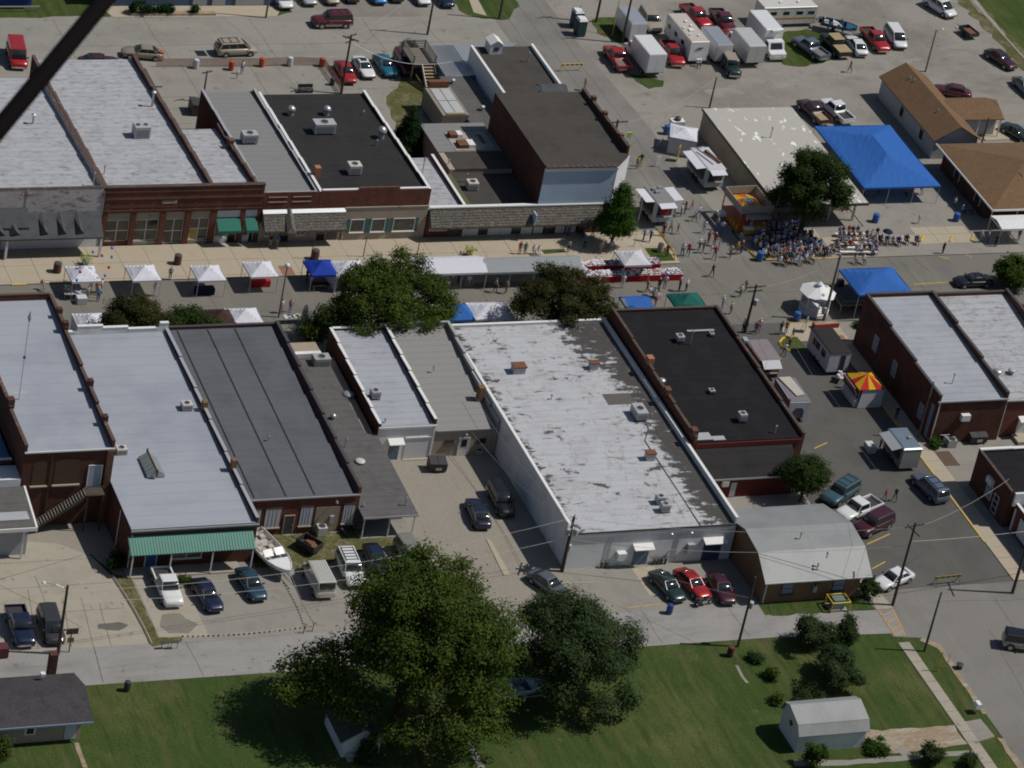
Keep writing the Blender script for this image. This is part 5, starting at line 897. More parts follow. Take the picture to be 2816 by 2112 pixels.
def car(kind,col,x,y,h,label,cat=None,lower=None,rack=False,hatch=False,roofcol=None,liner=None,scale=1.0,group='parked vehicles',z=0.03):
    k = KINDS[kind]; vm = vehicle_meshes(kind); L,hw = k['L'],k['W']/2
    t = thing({'pickup': 'pickup_truck','suv': 'sport_utility_vehicle','van': 'cargo_van','wagon': 'station_wagon'}.get(kind,kind if kind in ('sedan','coupe','minivan','jeep') else 'car'),label,cat or {'pickup': 'pickup truck','suv': 'suv','van': 'van','minivan': 'minivan','jeep': 'jeep','wagon': 'station wagon'}.get(kind,'car'),(x,y,z),h,group)
    t.scale = (scale,)*3
    b = obj('body',vm['body'],t); obm(b,[paint(col)])
    c = obj('cabin',vm['cabin'],t); obm(c,[paint(roofcol or col)])
    obj('windshield',vm['windshield'],c); obj('rear_window',vm['rear_window'],c)
    for m in vm['side_window']: obj('side_window',m,c)
    for sx in (.31,-.30):
        for sy in (-1,1):
            w = obj('wheel',vm['wheel'],t,(sx*L,sy*(hw-.10),k['r'])); obj('rim',vm['rim'],w)
            obj('wheel_arch',vm['arch'],b,(sx*L,sy*(hw+.004),k['r']+.03))
    zf = k['st'][-1][2]-.08; zr = k['st'][0][2]-.12
    for sy in (-1,1):
        obj('headlight',vm['headlight'],b,(.485*L,sy*hw*.60,zf)); obj('taillight',vm['taillight'],b,(-.492*L,sy*hw*.66,zr))
        obj('side_mirror',vm['mirror'],c,(k['gh'][0]*L-.25,sy*(hw+.02),k['zb']+.08))
    obj('grille',vm['grille'],b,(.492*L,0,zf-.02))
    f = obj('bumper',vm['bumper'],t,(.485*L,0,.45)); rb = obj('bumper',vm['bumper'],t,(-.485*L,0,.48),math.pi)
    if 'bed' in k:
        bd = obj('bed',vm['bed'],t); obm(bd,[paint(col)]); ln = obj('bed_liner',vm['bed_liner'],bd)
        if liner: obm(ln,[liner])
    if lower: part('lower_cladding',MB().box(-.47*L,-hw-.008,.36,.46*L,-hw+.02,.60).box(-.47*L,hw-.02,.36,.46*L,hw+.008,.60),paint(lower),b)
    if rack:
        rk = MB()
        for sy in (-1,1): rk.box(-.40*L,sy*hw*.6-.02,k['H']+.03,.05*L,sy*hw*.6+.02,k['H']+.07)
        for i in range(3 if rack is True else rack): xx = -.36*L+(.38*L)*i/((3 if rack is True else rack)-1); rk.box(xx-.025,-hw*.6,k['H']+.05,xx+.025,hw*.6,k['H']+.09)
        part('roof_rack',rk,plastic_dark,c)
    if hatch:
        part('open_hatch',MB().hexa([(-.47*L,-hw*.7,k['H']-.04),(-.47*L,hw*.7,k['H']-.04),(-.62*L,hw*.7,k['H']+.55),(-.62*L,-hw*.7,k['H']+.55)],[(-.48*L,-hw*.7,k['H']+.02),(-.48*L,hw*.7,k['H']+.02),(-.63*L,hw*.7,k['H']+.60),(-.63*L,-hw*.7,k['H']+.60)]),paint(col),t)
    ALLV.append(t); return t
S_ = -math.pi/2; N_ = math.pi/2; E_ = 0.0; W__ = math.pi
def at(x,y,z): return (x,y)
car('van',RED,-35.09,69.39,-1.697,'red van parked beside the leftmost roof at top left')
car('sedan',MAROON,-25.86,67.87,0.0,'maroon car half hidden behind the silver roof, top left')
car('sedan',TAN,-20.19,69.87,2.957,'long tan sedan parked along the orange netting')
car('minivan',CHAMP,-8.82,70.51,0.055,'gold minivan with its tailgate open by the orange barrels',rack=True,hatch=True)
for (a,b_,col,kd,lb) in ((265,60,WHITE,'minivan','white minivan at left end of the row along the top edge'),(475,30,SILVER,'sedan','silver car second from left in the top edge row'),(672,22,CHAMP,'sedan','tan car third from left in the top edge row'),(845,5,BLACK,'sedan','black car fourth from left in the top edge row'),(1080,18,BLUE,'sedan','bright blue car in the top edge row'),(1230,0,MAROON,'sedan','dark red car barely visible in the top edge row'),(1460,28,WHITE,'sedan','white car near the right end of the top edge row'),(1668,45,NAVY,'sedan','navy car at the right end of the top edge row')):
    x_,y_ = {265: (0.61,80.77,0.6),475: (3.93,81.62,0.6),672: (6.88,81.84,0.6),845: (9.58,82.32,0.6),1080: (12.92,81.91,0.6),1230: (15.32,82.43,0.6),1460: (18.46,81.58,0.6),1668: (21.39,81.05,0.6)}[a][:2]
    car(kd,col,x_,y_+2.35,S_+0.03,lb)
car('suv',DRED,5.12,77.19,-3.115,'maroon sport utility vehicle with tan lower body driving on the north street',lower=CHAMP,rack=True)
car('sedan',RED,2.82,64.89,-1.611,'bright red sedan beside the white sunroof car')
w_ = car('coupe',WHITE,5.45,65.95,-1.552,'white car with open dark sunroof in the small row'); part('sunroof',B(-.75,-.38,1.302,-.15,.38,1.315),car_glass,w_)
car('sedan',TEAL,8.21,66.38,-1.539,'teal sedan between the white and the maroon car')
car('wagon',DRED,10.76,66.68,-1.627,'maroon station wagon with chrome bumper at end of the small row',roofcol=DRED)
car('suv',CHAMP,46.23,76.61,-1.659,'pale gold sport utility vehicle beside the white cargo trailer')
car('pickup',RED,38.17,67.45,1.560,'red pickup truck with empty bed beside the street',liner=plain('grey_bed_mat',(0.16,0.14,0.14),0.9))
car('pickup',RED,45.91,68.41,-1.684,'red crew pickup with black bed between box truck and camper')
car('pickup',RED,52.93,77.81,-1.433,'red pickup behind the white camper at top')
car('pickup',DRED,56.04,76.51,-1.600,'dark maroon pickup truck behind the small cargo trailer')
car('jeep',DGREEN,52.23,64.87,-1.697,'dark green jeep with tan soft top',roofcol=CHAMP)
car('coupe',RED,55.02,71.87,S_,'small red car mostly hidden between the trailers')
car('pickup',BGREY,64.94,69.53,1.887,'blue-grey pickup truck parked on the grass',liner=wood_grey)
t = car('pickup',BLACK,68.64,70.15,1.634,'black pickup with long tan bed cover'); part('bed_cover',B(-2.72,-.9,1.055,-.8,.9,1.16),wood_tan,t); part('bed_cover',B(-.78,-.75,1.79,1.0,.75,1.82),wood_tan,t)
car('sedan',WHITE,71.58,70.17,1.493,'white sedan beside the red pickup in the far row')
car('pickup',RED,74.79,71.47,-1.547,'shiny red pickup beside the white minivan')
car('minivan',WHITE,77.92,72.03,-1.678,'white minivan at right end of the far row')
car('minivan',WHITE,88.05,80.03,-1.245,'white minivan alone at the top edge near the field')
car('sedan',MAROON,90.05,66.35,-1.231,'shiny maroon sedan parked along the field edge')
car('sedan',GREY,89.94,59.12,-1.537,'dark grey car cut off by the right edge')
car('sedan',DRED,79.35,58.42,2.745,'maroon car half hidden behind the brown-roofed house')
car('coupe',DGREEN,83.21,48.08,-1.130,'dark green car at right edge below the house')
car('pickup',MAROON,58.41,53.81,1.725,'maroon pickup with a load of tan boards',liner=wood_tan)
car('pickup',WHITE,61.50,54.00,1.744,'white pickup beside the maroon one behind the cream roof')
car('coupe',BLACK,61.26,15.61,3.141,'black car parked on the main street beside the round shrub')
car('wagon',BGREY,37.34,-22.95,1.733,'blue-grey station wagon with roof rack parked by the yellow kerb',rack=True)
car('suv',(0.05,0.10,0.12),27.16,-23.06,-2.586,'dark teal sport utility vehicle angled beside the street tree',rack=True)
car('pickup',WHITE,27.85,-25.98,-2.741,'white pickup parked at an angle between two dark vehicles')
car('suv',MAROON,28.25,-28.64,-2.704,'dark purple sport utility vehicle angled beside the gambrel roof')
car('sedan',WHITE,26.35,-37.62,-2.752,'white car at the street corner below the utility pole')
car('jeep',CHAMP,34.90,-49.09,-0.382,'tan open jeep at the right edge on the south street',roofcol=BLACK)
car('pickup',WHITE,-45.88,-31.56,-1.596,'white pickup on the concrete pad behind the green awning',liner=plastic_dark)
car('sedan',NAVY,-42.46,-33.05,-1.475,'dark blue car beside the concrete pad')
car('sedan',(0.02,0.06,0.09),-37.85,-31.81,-1.493,'dark teal sedan near the boat')
car('pickup',NAVY,-60.81,-35.95,-1.612,'black pickup in the west concrete lot',liner=plastic_dark)
car('minivan',(0.045,0.042,0.042),-58.06,-36.21,-1.622,'dark grey minivan behind the utility pole in the west lot')
t = car('van',(0.52,0.50,0.44),-31.32,-31.85,1.562,'cream cargo van with ribbed roof beside the boat')
for i in range(6): part('roof_rib',B(-2.3,-.68+i*.26,2.052,1.0,-.64+i*.26,2.075),paint((0.52,0.50,0.44)),t)
for s in (-1,1): part('rear_door_window',B(-2.6,s*.42-.27,1.3,-2.575,s*.42+.27,1.75),car_glass,t)
car('suv',WHITE,-27.75,-30.65,-1.612,'white sport utility vehicle with roof bars beside the cream van',rack=5)
car('sedan',NAVY,-24.67,-29.29,-1.611,'navy car partly under the big tree')
car('minivan',(0.22,0.21,0.18),-21.10,-28.98,-1.503,'beige van partly under the big tree')
car('sedan',(0.012,0.018,0.04),-12.04,-22.79,1.468,'dark blue sedan alone in the gravel yard')
car('wagon',BLACK,-8.96,-20.97,-1.624,'black car in the shade of the white building')
car('sedan',DGREEN,2.61,-36.32,-1.378,'dark green sedan left of the red car')
car('sedan',RED,5.25,-36.26,-1.365,'red sedan between two dark cars behind the white building')
car('sedan',MAROON,7.90,-37.24,-1.616,'dark maroon sedan beside the gambrel building')
car('sedan',(0.10,0.11,0.13),-9.14,-34.87,-1.130,'grey car behind the pole cluster at the white building corner')

# ---- trailers, box trucks, campers
def cargo_trailer(label,x,y,h,L=4.2,W_=2.1,H=2.2,body=WHITE,roof=None,z0=0.55,name='cargo_trailer',cat='trailer',tongue=True,doors=True,cab=None,stripe=None):
    t = thing(name,label,cat,(x,y,0.03),h,'parked vehicles')
    b = part('box',MB().hexa([(-L/2,-W_/2,z0),(L/2,-W_/2,z0),(L/2,W_/2,z0),(-L/2,W_/2,z0)],[(-L/2,-W_/2,z0+H-.06),(L/2-.12,-W_/2,z0+H-.06),(L/2-.12,W_/2,z0+H-.06),(-L/2,W_/2,z0+H-.06)]),paint(body),t)
    part('roof',MB().hexa([(-L/2-.01,-W_/2-.01,z0+H-.058),(L/2-.11,-W_/2-.01,z0+H-.058),(L/2-.11,W_/2+.01,z0+H-.058),(-L/2-.01,W_/2+.01,z0+H-.058)],[(-L/2+.06,-W_/2+.12,z0+H+.02),(L/2-.2,-W_/2+.12,z0+H+.02),(L/2-.2,W_/2-.12,z0+H+.02),(-L/2+.06,W_/2-.12,z0+H+.02)]),paint(roof or body,0.5),t)
    part('edge_trim',MB().box(-L/2-.015,-W_/2-.02,z0+H-.14,L/2-.1,-W_/2-.002,z0+H-.05).box(-L/2-.015,W_/2+.002,z0+H-.14,L/2-.1,W_/2+.02,z0+H-.05).box(-L/2-.02,-W_/2-.02,z0-.03,L/2,-W_/2-.003,z0+.07).box(-L/2-.02,W_/2+.003,z0-.03,L/2,W_/2+.02,z0+.07),steel_m,t)
    sm_ = MB()
    for i in range(1,5):
        for s in (-1,1): xx = -L/2+L*i/5; sm_.box(xx-.015,s*(W_/2+.004)-.006,z0+.08,xx+.015,s*(W_/2+.004)+.006,z0+H-.15)
    part('panel_seams',sm_,trim_grey,t)
    if doors:
        for s in (0,1): part('rear_door',B(-L/2-.03,-W_/2+.08+s*(W_/2-.06),z0+.06,-L/2-.004,-.03+s*(W_/2-.05),z0+H-.16),paint(body),t)
        for s in (-1,1): part('taillight',B(-L/2-.05,s*(W_/2-.2)-.1,z0-.05,-L/2-.005,s*(W_/2-.2)+.1,z0+.03),tail_m,t)
    ax = (-L*.12,-L*.12-.75) if not cab else (-L*.25,)
    for a in ax:
        for s in (-1,1): w = part('wheel',MB().tube((a,s*(W_/2-.12)-.1,.36),(a,s*(W_/2-.12)+.1,.36),.36,n=12),rubber_m,t); part('rim',MB().tube((a,s*(W_/2-.12)-.11,.36),(a,s*(W_/2-.12)+.11,.36),.2,n=8),rim_m,w)
    if tongue and not cab:
        part('tongue',MB().tube((L/2-.1,-.6,z0-.08),(L/2+1.1,0,z0-.08),.05).tube((L/2-.1,.6,z0-.08),(L/2+1.1,0,z0-.08),.05).tube((L/2+1.0,0,0.02),(L/2+1.0,0,z0+.25),.04),plastic_dark,t)
    if stripe:
        for s in (-1,1): part('stripe',B(-L/2+.1,s*(W_/2+.004)-.004,z0+.62,L/2-.2,s*(W_/2+.004)+.004,z0+.86),stripe,t)
    if cab:
        zc = z0-.05
        cb = part('cab',MB().extr_y([(L/2+.05,.45),(L/2+2.05,.45),(L/2+2.05,1.05),(L/2+1.25,1.25),(L/2+.85,2.1),(L/2+.05,2.15)],-W_/2+.12,W_/2-.12),paint(cab),t)
        part('windshield',MB().hexa([(L/2+1.23,-.8,1.32),(L/2+1.23,.8,1.32),(L/2+.92,.72,2.0),(L/2+.92,-.72,2.0)],[(L/2+1.27,-.8,1.34),(L/2+1.27,.8,1.34),(L/2+.96,.72,2.02),(L/2+.96,-.72,2.02)]),car_glass,cb)
        for s in (-1,1):
            part('side_window',B(L/2+.2,s*(W_/2-.115)-.006,1.35,L/2+.85,s*(W_/2-.115)+.006,1.95),car_glass,cb); part('headlight',B(L/2+2.04,s*.65-.15,.75,L/2+2.08,s*.65+.15,.95),lamp_m,cb)
            w = part('wheel',MB().tube((L/2+1.3,s*(W_/2-.2)-.1,.38),(L/2+1.3,s*(W_/2-.2)+.1,.38),.38,n=12),rubber_m,t); part('rim',MB().tube((L/2+1.3,s*(W_/2-.2)-.11,.38),(L/2+1.3,s*(W_/2-.2)+.11,.38),.2,n=8),rim_m,w)
        part('bumper',B(L/2+2.05,-W_/2+.1,.4,L/2+2.18,W_/2-.1,.62),chrome_m,t)
    return t
def mid(a,b): return ((a[0]+b[0])/2,(a[1]+b[1])/2)
cargo_trailer('white cargo trailer with grey roof beside the pole on the grass',*mid((42.88,76.37,2.6),(42.27,72.53,2.6)),N_+.03,4.6,2.2,2.2,WHITE,(0.30,0.32,0.36))
cargo_trailer('white box truck with tall plain box beside the red pickup',*mid((41.45,68.51,3.2),(41.34,63.33,3.2)),N_+.03,5.0,2.4,2.5,WHITE,None,0.8,'box_truck','truck',cab=WHITE)
cargo_trailer('small white cargo trailer with grey roof right of the big camper',*mid((51.80,71.68,2.6),(51.60,66.41,2.6)),N_+.03,4.9,2.2,2.2,(0.55,0.55,0.55),(0.28,0.30,0.33))
cargo_trailer('grey-white box truck with black rear bumper',*mid((55.55,70.45,3.0),(55.50,65.61,3.0)),N_+.03,4.8,2.4,2.3,(0.52,0.52,0.50),(0.50,0.50,0.48),0.8,'box_truck','truck',cab=WHITE)
t = cargo_trailer('white delivery truck with its cab facing the viewer',*mid((59.31,74.21,3.2),(59.48,69.44,3.2)),S_+.03,5.2,2.4,2.5,(0.68,0.68,0.68),None,0.8,'delivery_truck','truck',cab=WHITE,doors=False); part('roof_unit',B(2.35,-.5,2.9,2.9,.5,3.3),paint(WHITE),t)
CW = (0.58,0.55,0.50)
t = cargo_trailer('large white travel camper with roof vents among the red pickups',*mid((48.52,74.09,3.0),(48.26,66.74,3.0)),S_+.03,7.4,2.5,2.5,WHITE,(0.56,0.50,0.43),0.55,'travel_camper','camper',doors=False)
for (a,b_,r_) in ((2.2,.3,.16),(0.8,-.1,.3),(-.3,.4,.18),(1.9,-.7,.12),(-1.4,0.2,.2),(.2,-.8,.15)): part('roof_vent',B(a-r_,b_-r_,3.07,a+r_,b_+r_,3.24),trim_white,t)
for a in (-2.6,-0.6,1.4): part('window',B(a-.4,-1.262,1.6,a+.4,-1.252,2.15),car_glass,t)
part('emblem',MB().box(3.56,-.2,2.2,3.70,.5,2.28).box(3.55,-.5,2.05,3.70,.1,2.12),plastic_dark,t); part('gas_bottles',MB().tube((4.1,-.18,.5),(4.1,-.18,1.0),.17).tube((4.1,.18,.5),(4.1,.18,1.0),.17),trim_white,t)
t = cargo_trailer('old white camper with orange stripe at the top edge',64.72,77.17,0.05,7.6,2.4,2.3,(0.60,0.58,0.52),(0.60,0.58,0.52),0.5,'travel_camper','camper',doors=False,stripe=plain('orange_stripe',(0.45,0.22,0.06),0.5))
for a in (-2.4,-.6,1.3,2.9): part('window',B(a-.45,-1.212,1.75,a+.45,-1.202,2.2),car_glass,t)
for a in (-1,1.5): part('roof_vent',B(a-.2,-.2,2.82,a+.2,.2,2.98),trim_white,t)
# rusty roofed semi trailer behind the low shops
t = thing('old_box_trailer','old tan box trailer with silver roof panels and rusty tank','trailer',(11.09,54.01,0),N_)
t.location.z = 0; part('box',B(-3.6,-1.6,0.5,3.0,1.6,2.9),mat('tan_trailer_side',(0.24,0.215,0.18),0.8,scale=0.8),t)
for i in range(2):
    for j in range(2): part('roof_panel',B(-3.2+i*2.9,-1.2+j*1.2,2.9,-.45+i*2.9,-.1+j*1.2,2.98),paint((0.50,0.50,0.48),0.5),t)
part('roof_board',B(-3.55,-1.2,2.9,-3.25,1.1,3.05),wood_tan,t); part('rusty_tank',MB().box(2.7,-1.3,3.0,3.3,1.2,3.7),rust_m,t)
for s in (-1,1): part('wheel',MB().tube((-2.4,s*1.4-.12,.45),(-2.4,s*1.4+.12,.45),.45,n=12),rubber_m,t)
# small dark utility trailer, blue boat trailer, dump trailer
def utility_trailer(label,x,y,h,L,W_,m,hz=.9,load=None):
    t = thing('utility_trailer',label,'trailer',(x,y,0.03),h)
    part('bed',B(-L/2,-W_/2,.45,L/2,W_/2,.52),m,t)
    for (a,b_,c,d) in ((-L/2,-W_/2,L/2,-W_/2+.06),(-L/2,W_/2-.06,L/2,W_/2),(-L/2,-W_/2+.062,-L/2+.06,W_/2-.062),(L/2-.06,-W_/2+.062,L/2,W_/2-.062)): part('side_board',B(a,b_,.521,c,d,hz),m,t)
    for s in (-1,1): part('wheel',MB().tube((0,s*(W_/2+.08)-.09,.32),(0,s*(W_/2+.08)+.09,.32),.32,n=12),rubber_m,t)
    part('tongue',MB().tube((L/2,0,.45),(L/2+1.1,0,.42),.05),plastic_dark,t)
    if load: part('load',load,[rust_m],t)
    return t
utility_trailer('small dark utility trailer alone near the field',88.97,73.43,N_+.2,2.4,1.5,plastic_dark,0.95,B(-.9,-.5,.53,.6,.5,.8))
utility_trailer('black dump trailer with debris in the weeds',-30.44,-26.35,N_+.6,2.2,1.5,plastic_dark,1.1,MB().hexa([(-.8,-.5,.53),(.8,-.5,.53),(.8,.5,.53),(-.8,.5,.53)],[(-.3,-.3,1.0),(.4,-.2,.9),(.3,.3,1.05),(-.4,.2,.85)]))
def boat(label,x,y,h,L,W_,hull,trim,z=0.55,windshield=True):
    t = thing('motor_boat',label,'boat',(x,y,0.03),h)
    xs = [(-.5,.82,0),(-.3,.95,0),(0,1,0),(.2,.9,.03),(.35,.65,.1),(.45,.32,.2),(.5,.03,.3)]
    hb = MB(); n = 5; rings = []
    for (fx,fw_,up_) in xs:
        w = W_/2*fw_; x_ = fx*L; rings.append([(x_,-w,z+.75+up_*.4),(x_,-w*.92,z+.35+up_*.6),(x_,0,z+up_),(x_,w*.92,z+.35+up_*.6),(x_,w,z+.75+up_*.4)])
    hb.v = [p for r_ in rings for p in r_]
    for i in range(len(rings)-1):
        for j in range(n-1): hb.f.append((i*n+j,i*n+j+1,(i+1)*n+j+1,(i+1)*n+j)); hb.m.append(0)
    hb.f.append((4,3,2,1,0)); hb.m.append(0)
    part('hull',hb,paint(hull),t,smooth=False)
    dk = MB(); 
    for (a,b_) in ((4,5),(5,6)): pass
    fd = [r_ for r_ in rings[3:]]
    dk.v = [p for r_ in fd for p in (r_[0],r_[4])]; dk.f = [(2*i,2*i+2,2*i+3,2*i+1) for i in range(len(fd)-1)]; dk.m = [0]*(len(fd)-1)
    part('foredeck',dk,paint(hull),t)
    part('floor',MB().prism([(-.49*L,-W_*.36),(.2*L,-W_*.38),(.2*L,W_*.38),(-.49*L,W_*.36)],z+.28,z+.33),paint(trim),t)
    gw = MB()
    for s in (-1,1): gw.path([(r_[0][0],s*abs(r_[0][1]),r_[0][2]+.02) for r_ in rings],.06,5)
    part('gunwale',gw,paint(hull),t)
    for (a,s) in ((-.1,-1),(-.1,1),(-.34,-1),(-.34,1)): st_ = part('seat',B(a*L-.3,s*W_*.22-.25,z+.33,a*L+.25,s*W_*.22+.25,z+.62),paint((0.5,0.47,0.4)),t); part('backrest',B(a*L-.36,s*W_*.22-.25,z+.62,a*L-.26,s*W_*.22+.25,z+.95),paint((0.5,0.47,0.4)),st_)
    if windshield:
        for s in (-1,1): part('windshield',MB().hexa([(.12*L,s*.12,z+.75),(.12*L,s*W_*.42,z+.75),(.03*L,s*W_*.40,z+1.15),(.03*L,s*.12,z+1.15)],[(.13*L,s*.12,z+.77),(.13*L,s*W_*.42,z+.77),(.04*L,s*W_*.40,z+1.17),(.04*L,s*.12,z+1.17)]),car_glass,t)
    part('engine',B(-.5*L-.3,-.3,z+.4,-.5*L+.15,.3,z+1.0),plastic_dark,t)
    part('trailer_frame',MB().box(-.4*L,-.6,.3,.45*L,-.52,.4).box(-.4*L,.52,.3,.45*L,.6,.4).tube((.4*L,0,.4),(.65*L,0,.4),.05).box(-.3*L,-.5,.36,-.25*L,.5,z+.2).box(.1*L,-.5,.36,.15*L,.5,z+.1),steel_m,t)
    for s in (-1,1): part('wheel',MB().tube((-.12*L,s*.75-.1,.33),(-.12*L,s*.75+.1,.33),.33,n=12),rubber_m,t)
    return t
boat('white open motor boat on a trailer behind the dark-roofed shop',*mid((-35.59,-25.28,1.0),(-34.13,-30.27,1.0)),N_-2*math.pi/2+.22,7.2,2.6,(0.74,0.74,0.73),(0.50,0.48,0.45))
boat('pale blue boat in the shade under the willow',*mid((-20.51,-50.10,1.0),(-16.00,-51.15,1.0)),0.05,5.6,2.0,(0.36,0.42,0.48),(0.2,0.22,0.25),windshield=False)
t = boat('small blue boat loaded with white covers beside the far row',71.01,74.47,-.5,4.6,1.9,(0.03,0.10,0.19),(0.06,0.12,0.2)); part('cover',MB().hexa([(-1,-.6,1.0),(.4,-.5,1.0),(.4,.5,1.0),(-1,.5,1.0)],[(-.8,-.2,1.6),(0,-.1,1.35),(0,.2,1.3),(-.7,.2,1.5)]),trim_white,t)
# motorcycle behind the red car
t = thing('motorcycle','dark motorcycle parked behind the red sedan','motorcycle',(5.42,-38.99,0.03),R(8)); t.location.z = 0.03
for a in (-.72,.72): w = part('wheel',MB().tube((a,-.06,.31),(a,.06,.31),.31,n=14),rubber_m,t); part('rim',MB().tube((a,-.07,.31),(a,.07,.31),.17,n=8),chrome_m,w)
part('engine',MB().prism([(-.28,-.16),(.28,-.16),(.28,.16),(-.28,.16)],.3,.62),chrome_m,t); part('tank',MB().hexa([(-.1,-.14,.72),(.45,-.1,.74),(.45,.1,.74),(-.1,.14,.72)],[(-.05,-.1,.95),(.38,-.07,.95),(.38,.07,.95),(-.05,.1,.95)]),paint(BLACK),t)
part('seat',B(-.72,-.14,.72,-.1,.14,.82),plastic_dark,t); part('handlebar',MB().tube((.45,-.4,1.05),(.45,.4,1.05),.02).tube((.45,0,1.03),(.72,0,.35),.04),chrome_m,t); part('rear_fender',B(-1.0,-.09,.6,-.45,.09,.68),paint(BLACK),t)
for s in (-1,1): part('saddlebag',B(-.85,s*.22-.1,.4,-.4,s*.22+.1,.7),plastic_dark,t)

# ------------------------------------------------------------------ tents, stalls and fair furniture
CLOTH = {}
def cloth(n,c):
    if n not in CLOTH:
        m = plain(n,c,0.8,fine=0.02,spec=0.1); CLOTH[n] = m; nt = m.node_tree; b = nt.nodes['Principled BSDF']
        tr = nt.nodes.new('ShaderNodeBsdfTranslucent'); ms = nt.nodes.new('ShaderNodeMixShader'); ms.inputs[0].default_value = 0.18; nt.links.new(b.inputs['Base Color'].links[0].from_socket,tr.inputs[0])
        nt.links.new(b.outputs[0],ms.inputs[1]); nt.links.new(tr.outputs[0],ms.inputs[2]); nt.links.new(ms.outputs[0],nt.nodes['Material Output'].inputs[0])
    return CLOTH[n]
cw_ = cloth('white_canvas',(0.70,0.70,0.76)); cw2 = cloth('dull_white_canvas',(0.60,0.60,0.63)); cb_ = cloth('royal_blue_canvas',(0.02,0.055,0.36)); cb2 = cloth('blue_tarp',(0.04,0.145,0.46)); cg_ = cloth('green_canvas',(0.02,0.13,0.11)); cbr = cloth('brown_canvas',(0.07,0.04,0.035)); cgr = cloth('grey_canvas',(0.33,0.35,0.36)); cy_ = cloth('yellow_canvas',(0.62,0.42,0.02)); cr_ = cloth('red_canvas',(0.50,0.03,0.03)); co_ = cloth('orange_canvas',(0.62,0.16,0.02))
def tent(label,x,y,sx=3.05,sy=3.05,eave=2.1,peak=3.05,m=cw_,rz=0.0,walls='',gable=False,name='canopy_tent',cat='tent',val=0.24,z=0.05,sag=0.10,legs=None,group='festival tents'):
    t = thing(name,label,cat,(x,y,z),rz,group); n = 10 if sy < 8 else 24; mb = MB(); rw = random.Random(int(abs(x*7+y*3)))
    for i in range(n+1):
        for j in range(n+1):
            u = -1+2*i/n; v = -1+2*j/n
            d = abs(v) if gable else max(abs(u),abs(v))
            if not gable and sx > sy*1.15: d = max(max(0,abs(u)*sx/2-(sx-sy)/2)/(sy/2),abs(v))
            if not gable and sy > sx*1.15: d = max(max(0,abs(v)*sy/2-(sy-sx)/2)/(sx/2),abs(u))
            h = eave+(peak-eave)*(1-d) - sag*math.sin(math.pi*d)*(1 if not gable else .2) - (0.10*(1-(abs(u) if abs(v) > .99 else abs(v))**2) if d > .99 and not gable else 0)
            h += rw.uniform(-.022,.022)*(d < .97); mb.v.append((u*sx/2,v*sy/2,h))
    for i in range(n):
        for j in range(n):
            a = i*(n+1)+j; mb.f.append((a,a+n+1,a+n+2,a+1)); mb.m.append(0)
    c = part('canopy',mb,m,t)
    e = .012
    for (a,b_,c_,d_) in ((-sx/2,-sy/2-e,sx/2,-sy/2),(-sx/2,sy/2,sx/2,sy/2+e),(-sx/2-e,-sy/2,-sx/2,sy/2),(sx/2,-sy/2,sx/2+e,sy/2)): part('valance',B(a,b_,eave-val,c_,d_,eave-.01),m,c)
    nx = legs or 2
    for i in range(nx):
        for s in (-1,1): lx = -sx/2+.05+(sx-.1)*i/(nx-1); part('leg',MB().box(lx-.025,s*(sy/2-.05)-.025,0,lx+.025,s*(sy/2-.05)+.025,eave-.02),steel_m,t)
    for w in walls:
        q4 = {'S': (-sx/2,-sy/2+.02,sx/2,-sy/2+.035),'N': (-sx/2,sy/2-.035,sx/2,sy/2-.02),'W': (-sx/2+.02,-sy/2,-sx/2+.035,sy/2),'E': (sx/2-.035,-sy/2,sx/2-.02,sy/2)}[w]
        part('side_wall',B(q4[0],q4[1],.05,q4[2],q4[3],eave-.03),m,t)
    return t
t = tent('white canopy tent nearest the left edge with balloons above',-40.38,20.40)
tent('white canopy tent second from left, half behind the brown tree',-34.02,20.22)
tent('white canopy tent third from left on the main street',-27.13,19.82)
tent('white canopy tent fourth from left beside the street lamp',-21.30,20.23)
t = tent('royal blue canopy tent with a white star on top',-14.66,20.15,m=cb_)
star = []
for i in range(10): r_ = .55 if i % 2 == 0 else .24; star.append((r_*math.cos(math.pi/2+i*math.pi/5),r_*math.sin(math.pi/2+i*math.pi/5)))
sp_ = part('star_emblem',MB().hexa([(p[0],p[1],-.004) for p in star],[(p[0],p[1],.008) for p in star]),cgr,t,(0.3,.95,2.47)); sp_.rotation_euler = (R(-31),0,0)
tent('white canopy tent behind the top of the big street tree',-11.68,19.87,3.6,3.05,walls='W')
tent('long white marquee right of the big street tree',-0.76,19.76,8.4,3.4,2.15,3.0,cw_,gable=True,legs=4)
tent('long grey marquee beside the flea market tables',8.88,19.53,11.2,3.0,2.1,2.9,cgr,gable=True,legs=5)
tent('white canopy tent over the red-skirted tables',21.02,19.90,3.2,3.2,2.3,3.0,cw2)
tent('white tent half hidden behind the brick parapet, bottom left of street',-42.00,11.38,walls='W')
tent('dark brown tent between green tree and white tent',-28.27,11.26,m=cbr)
tent('white tent beside the brown tent above the dark roof',-25.78,11.32,3.4)
tent('white tent peeping out right of the big street tree',-5.18,10.78)
tent('bright blue tent with pale centre behind the stepped parapet',-2.38,10.60,m=cb2)
tent('wide white tent in dappled shade beside the blue tent',0.90,10.39,4.4,3.3,2.3,3.1,cw_,walls='W')
tent('bright blue tarp tent behind the black roof',18.07,11.26,3.0,2.8,2.0,2.6,cb2,gable=True)
tent('dark green tent behind the black roof',23.94,11.13,3.6,3.2,2.1,3.1,cg_)
tent('white walled tent beside the food trailer north of the corner',38.16,46.73,3.2,3.4,2.2,2.8,cw_,R(-24),'SEN')
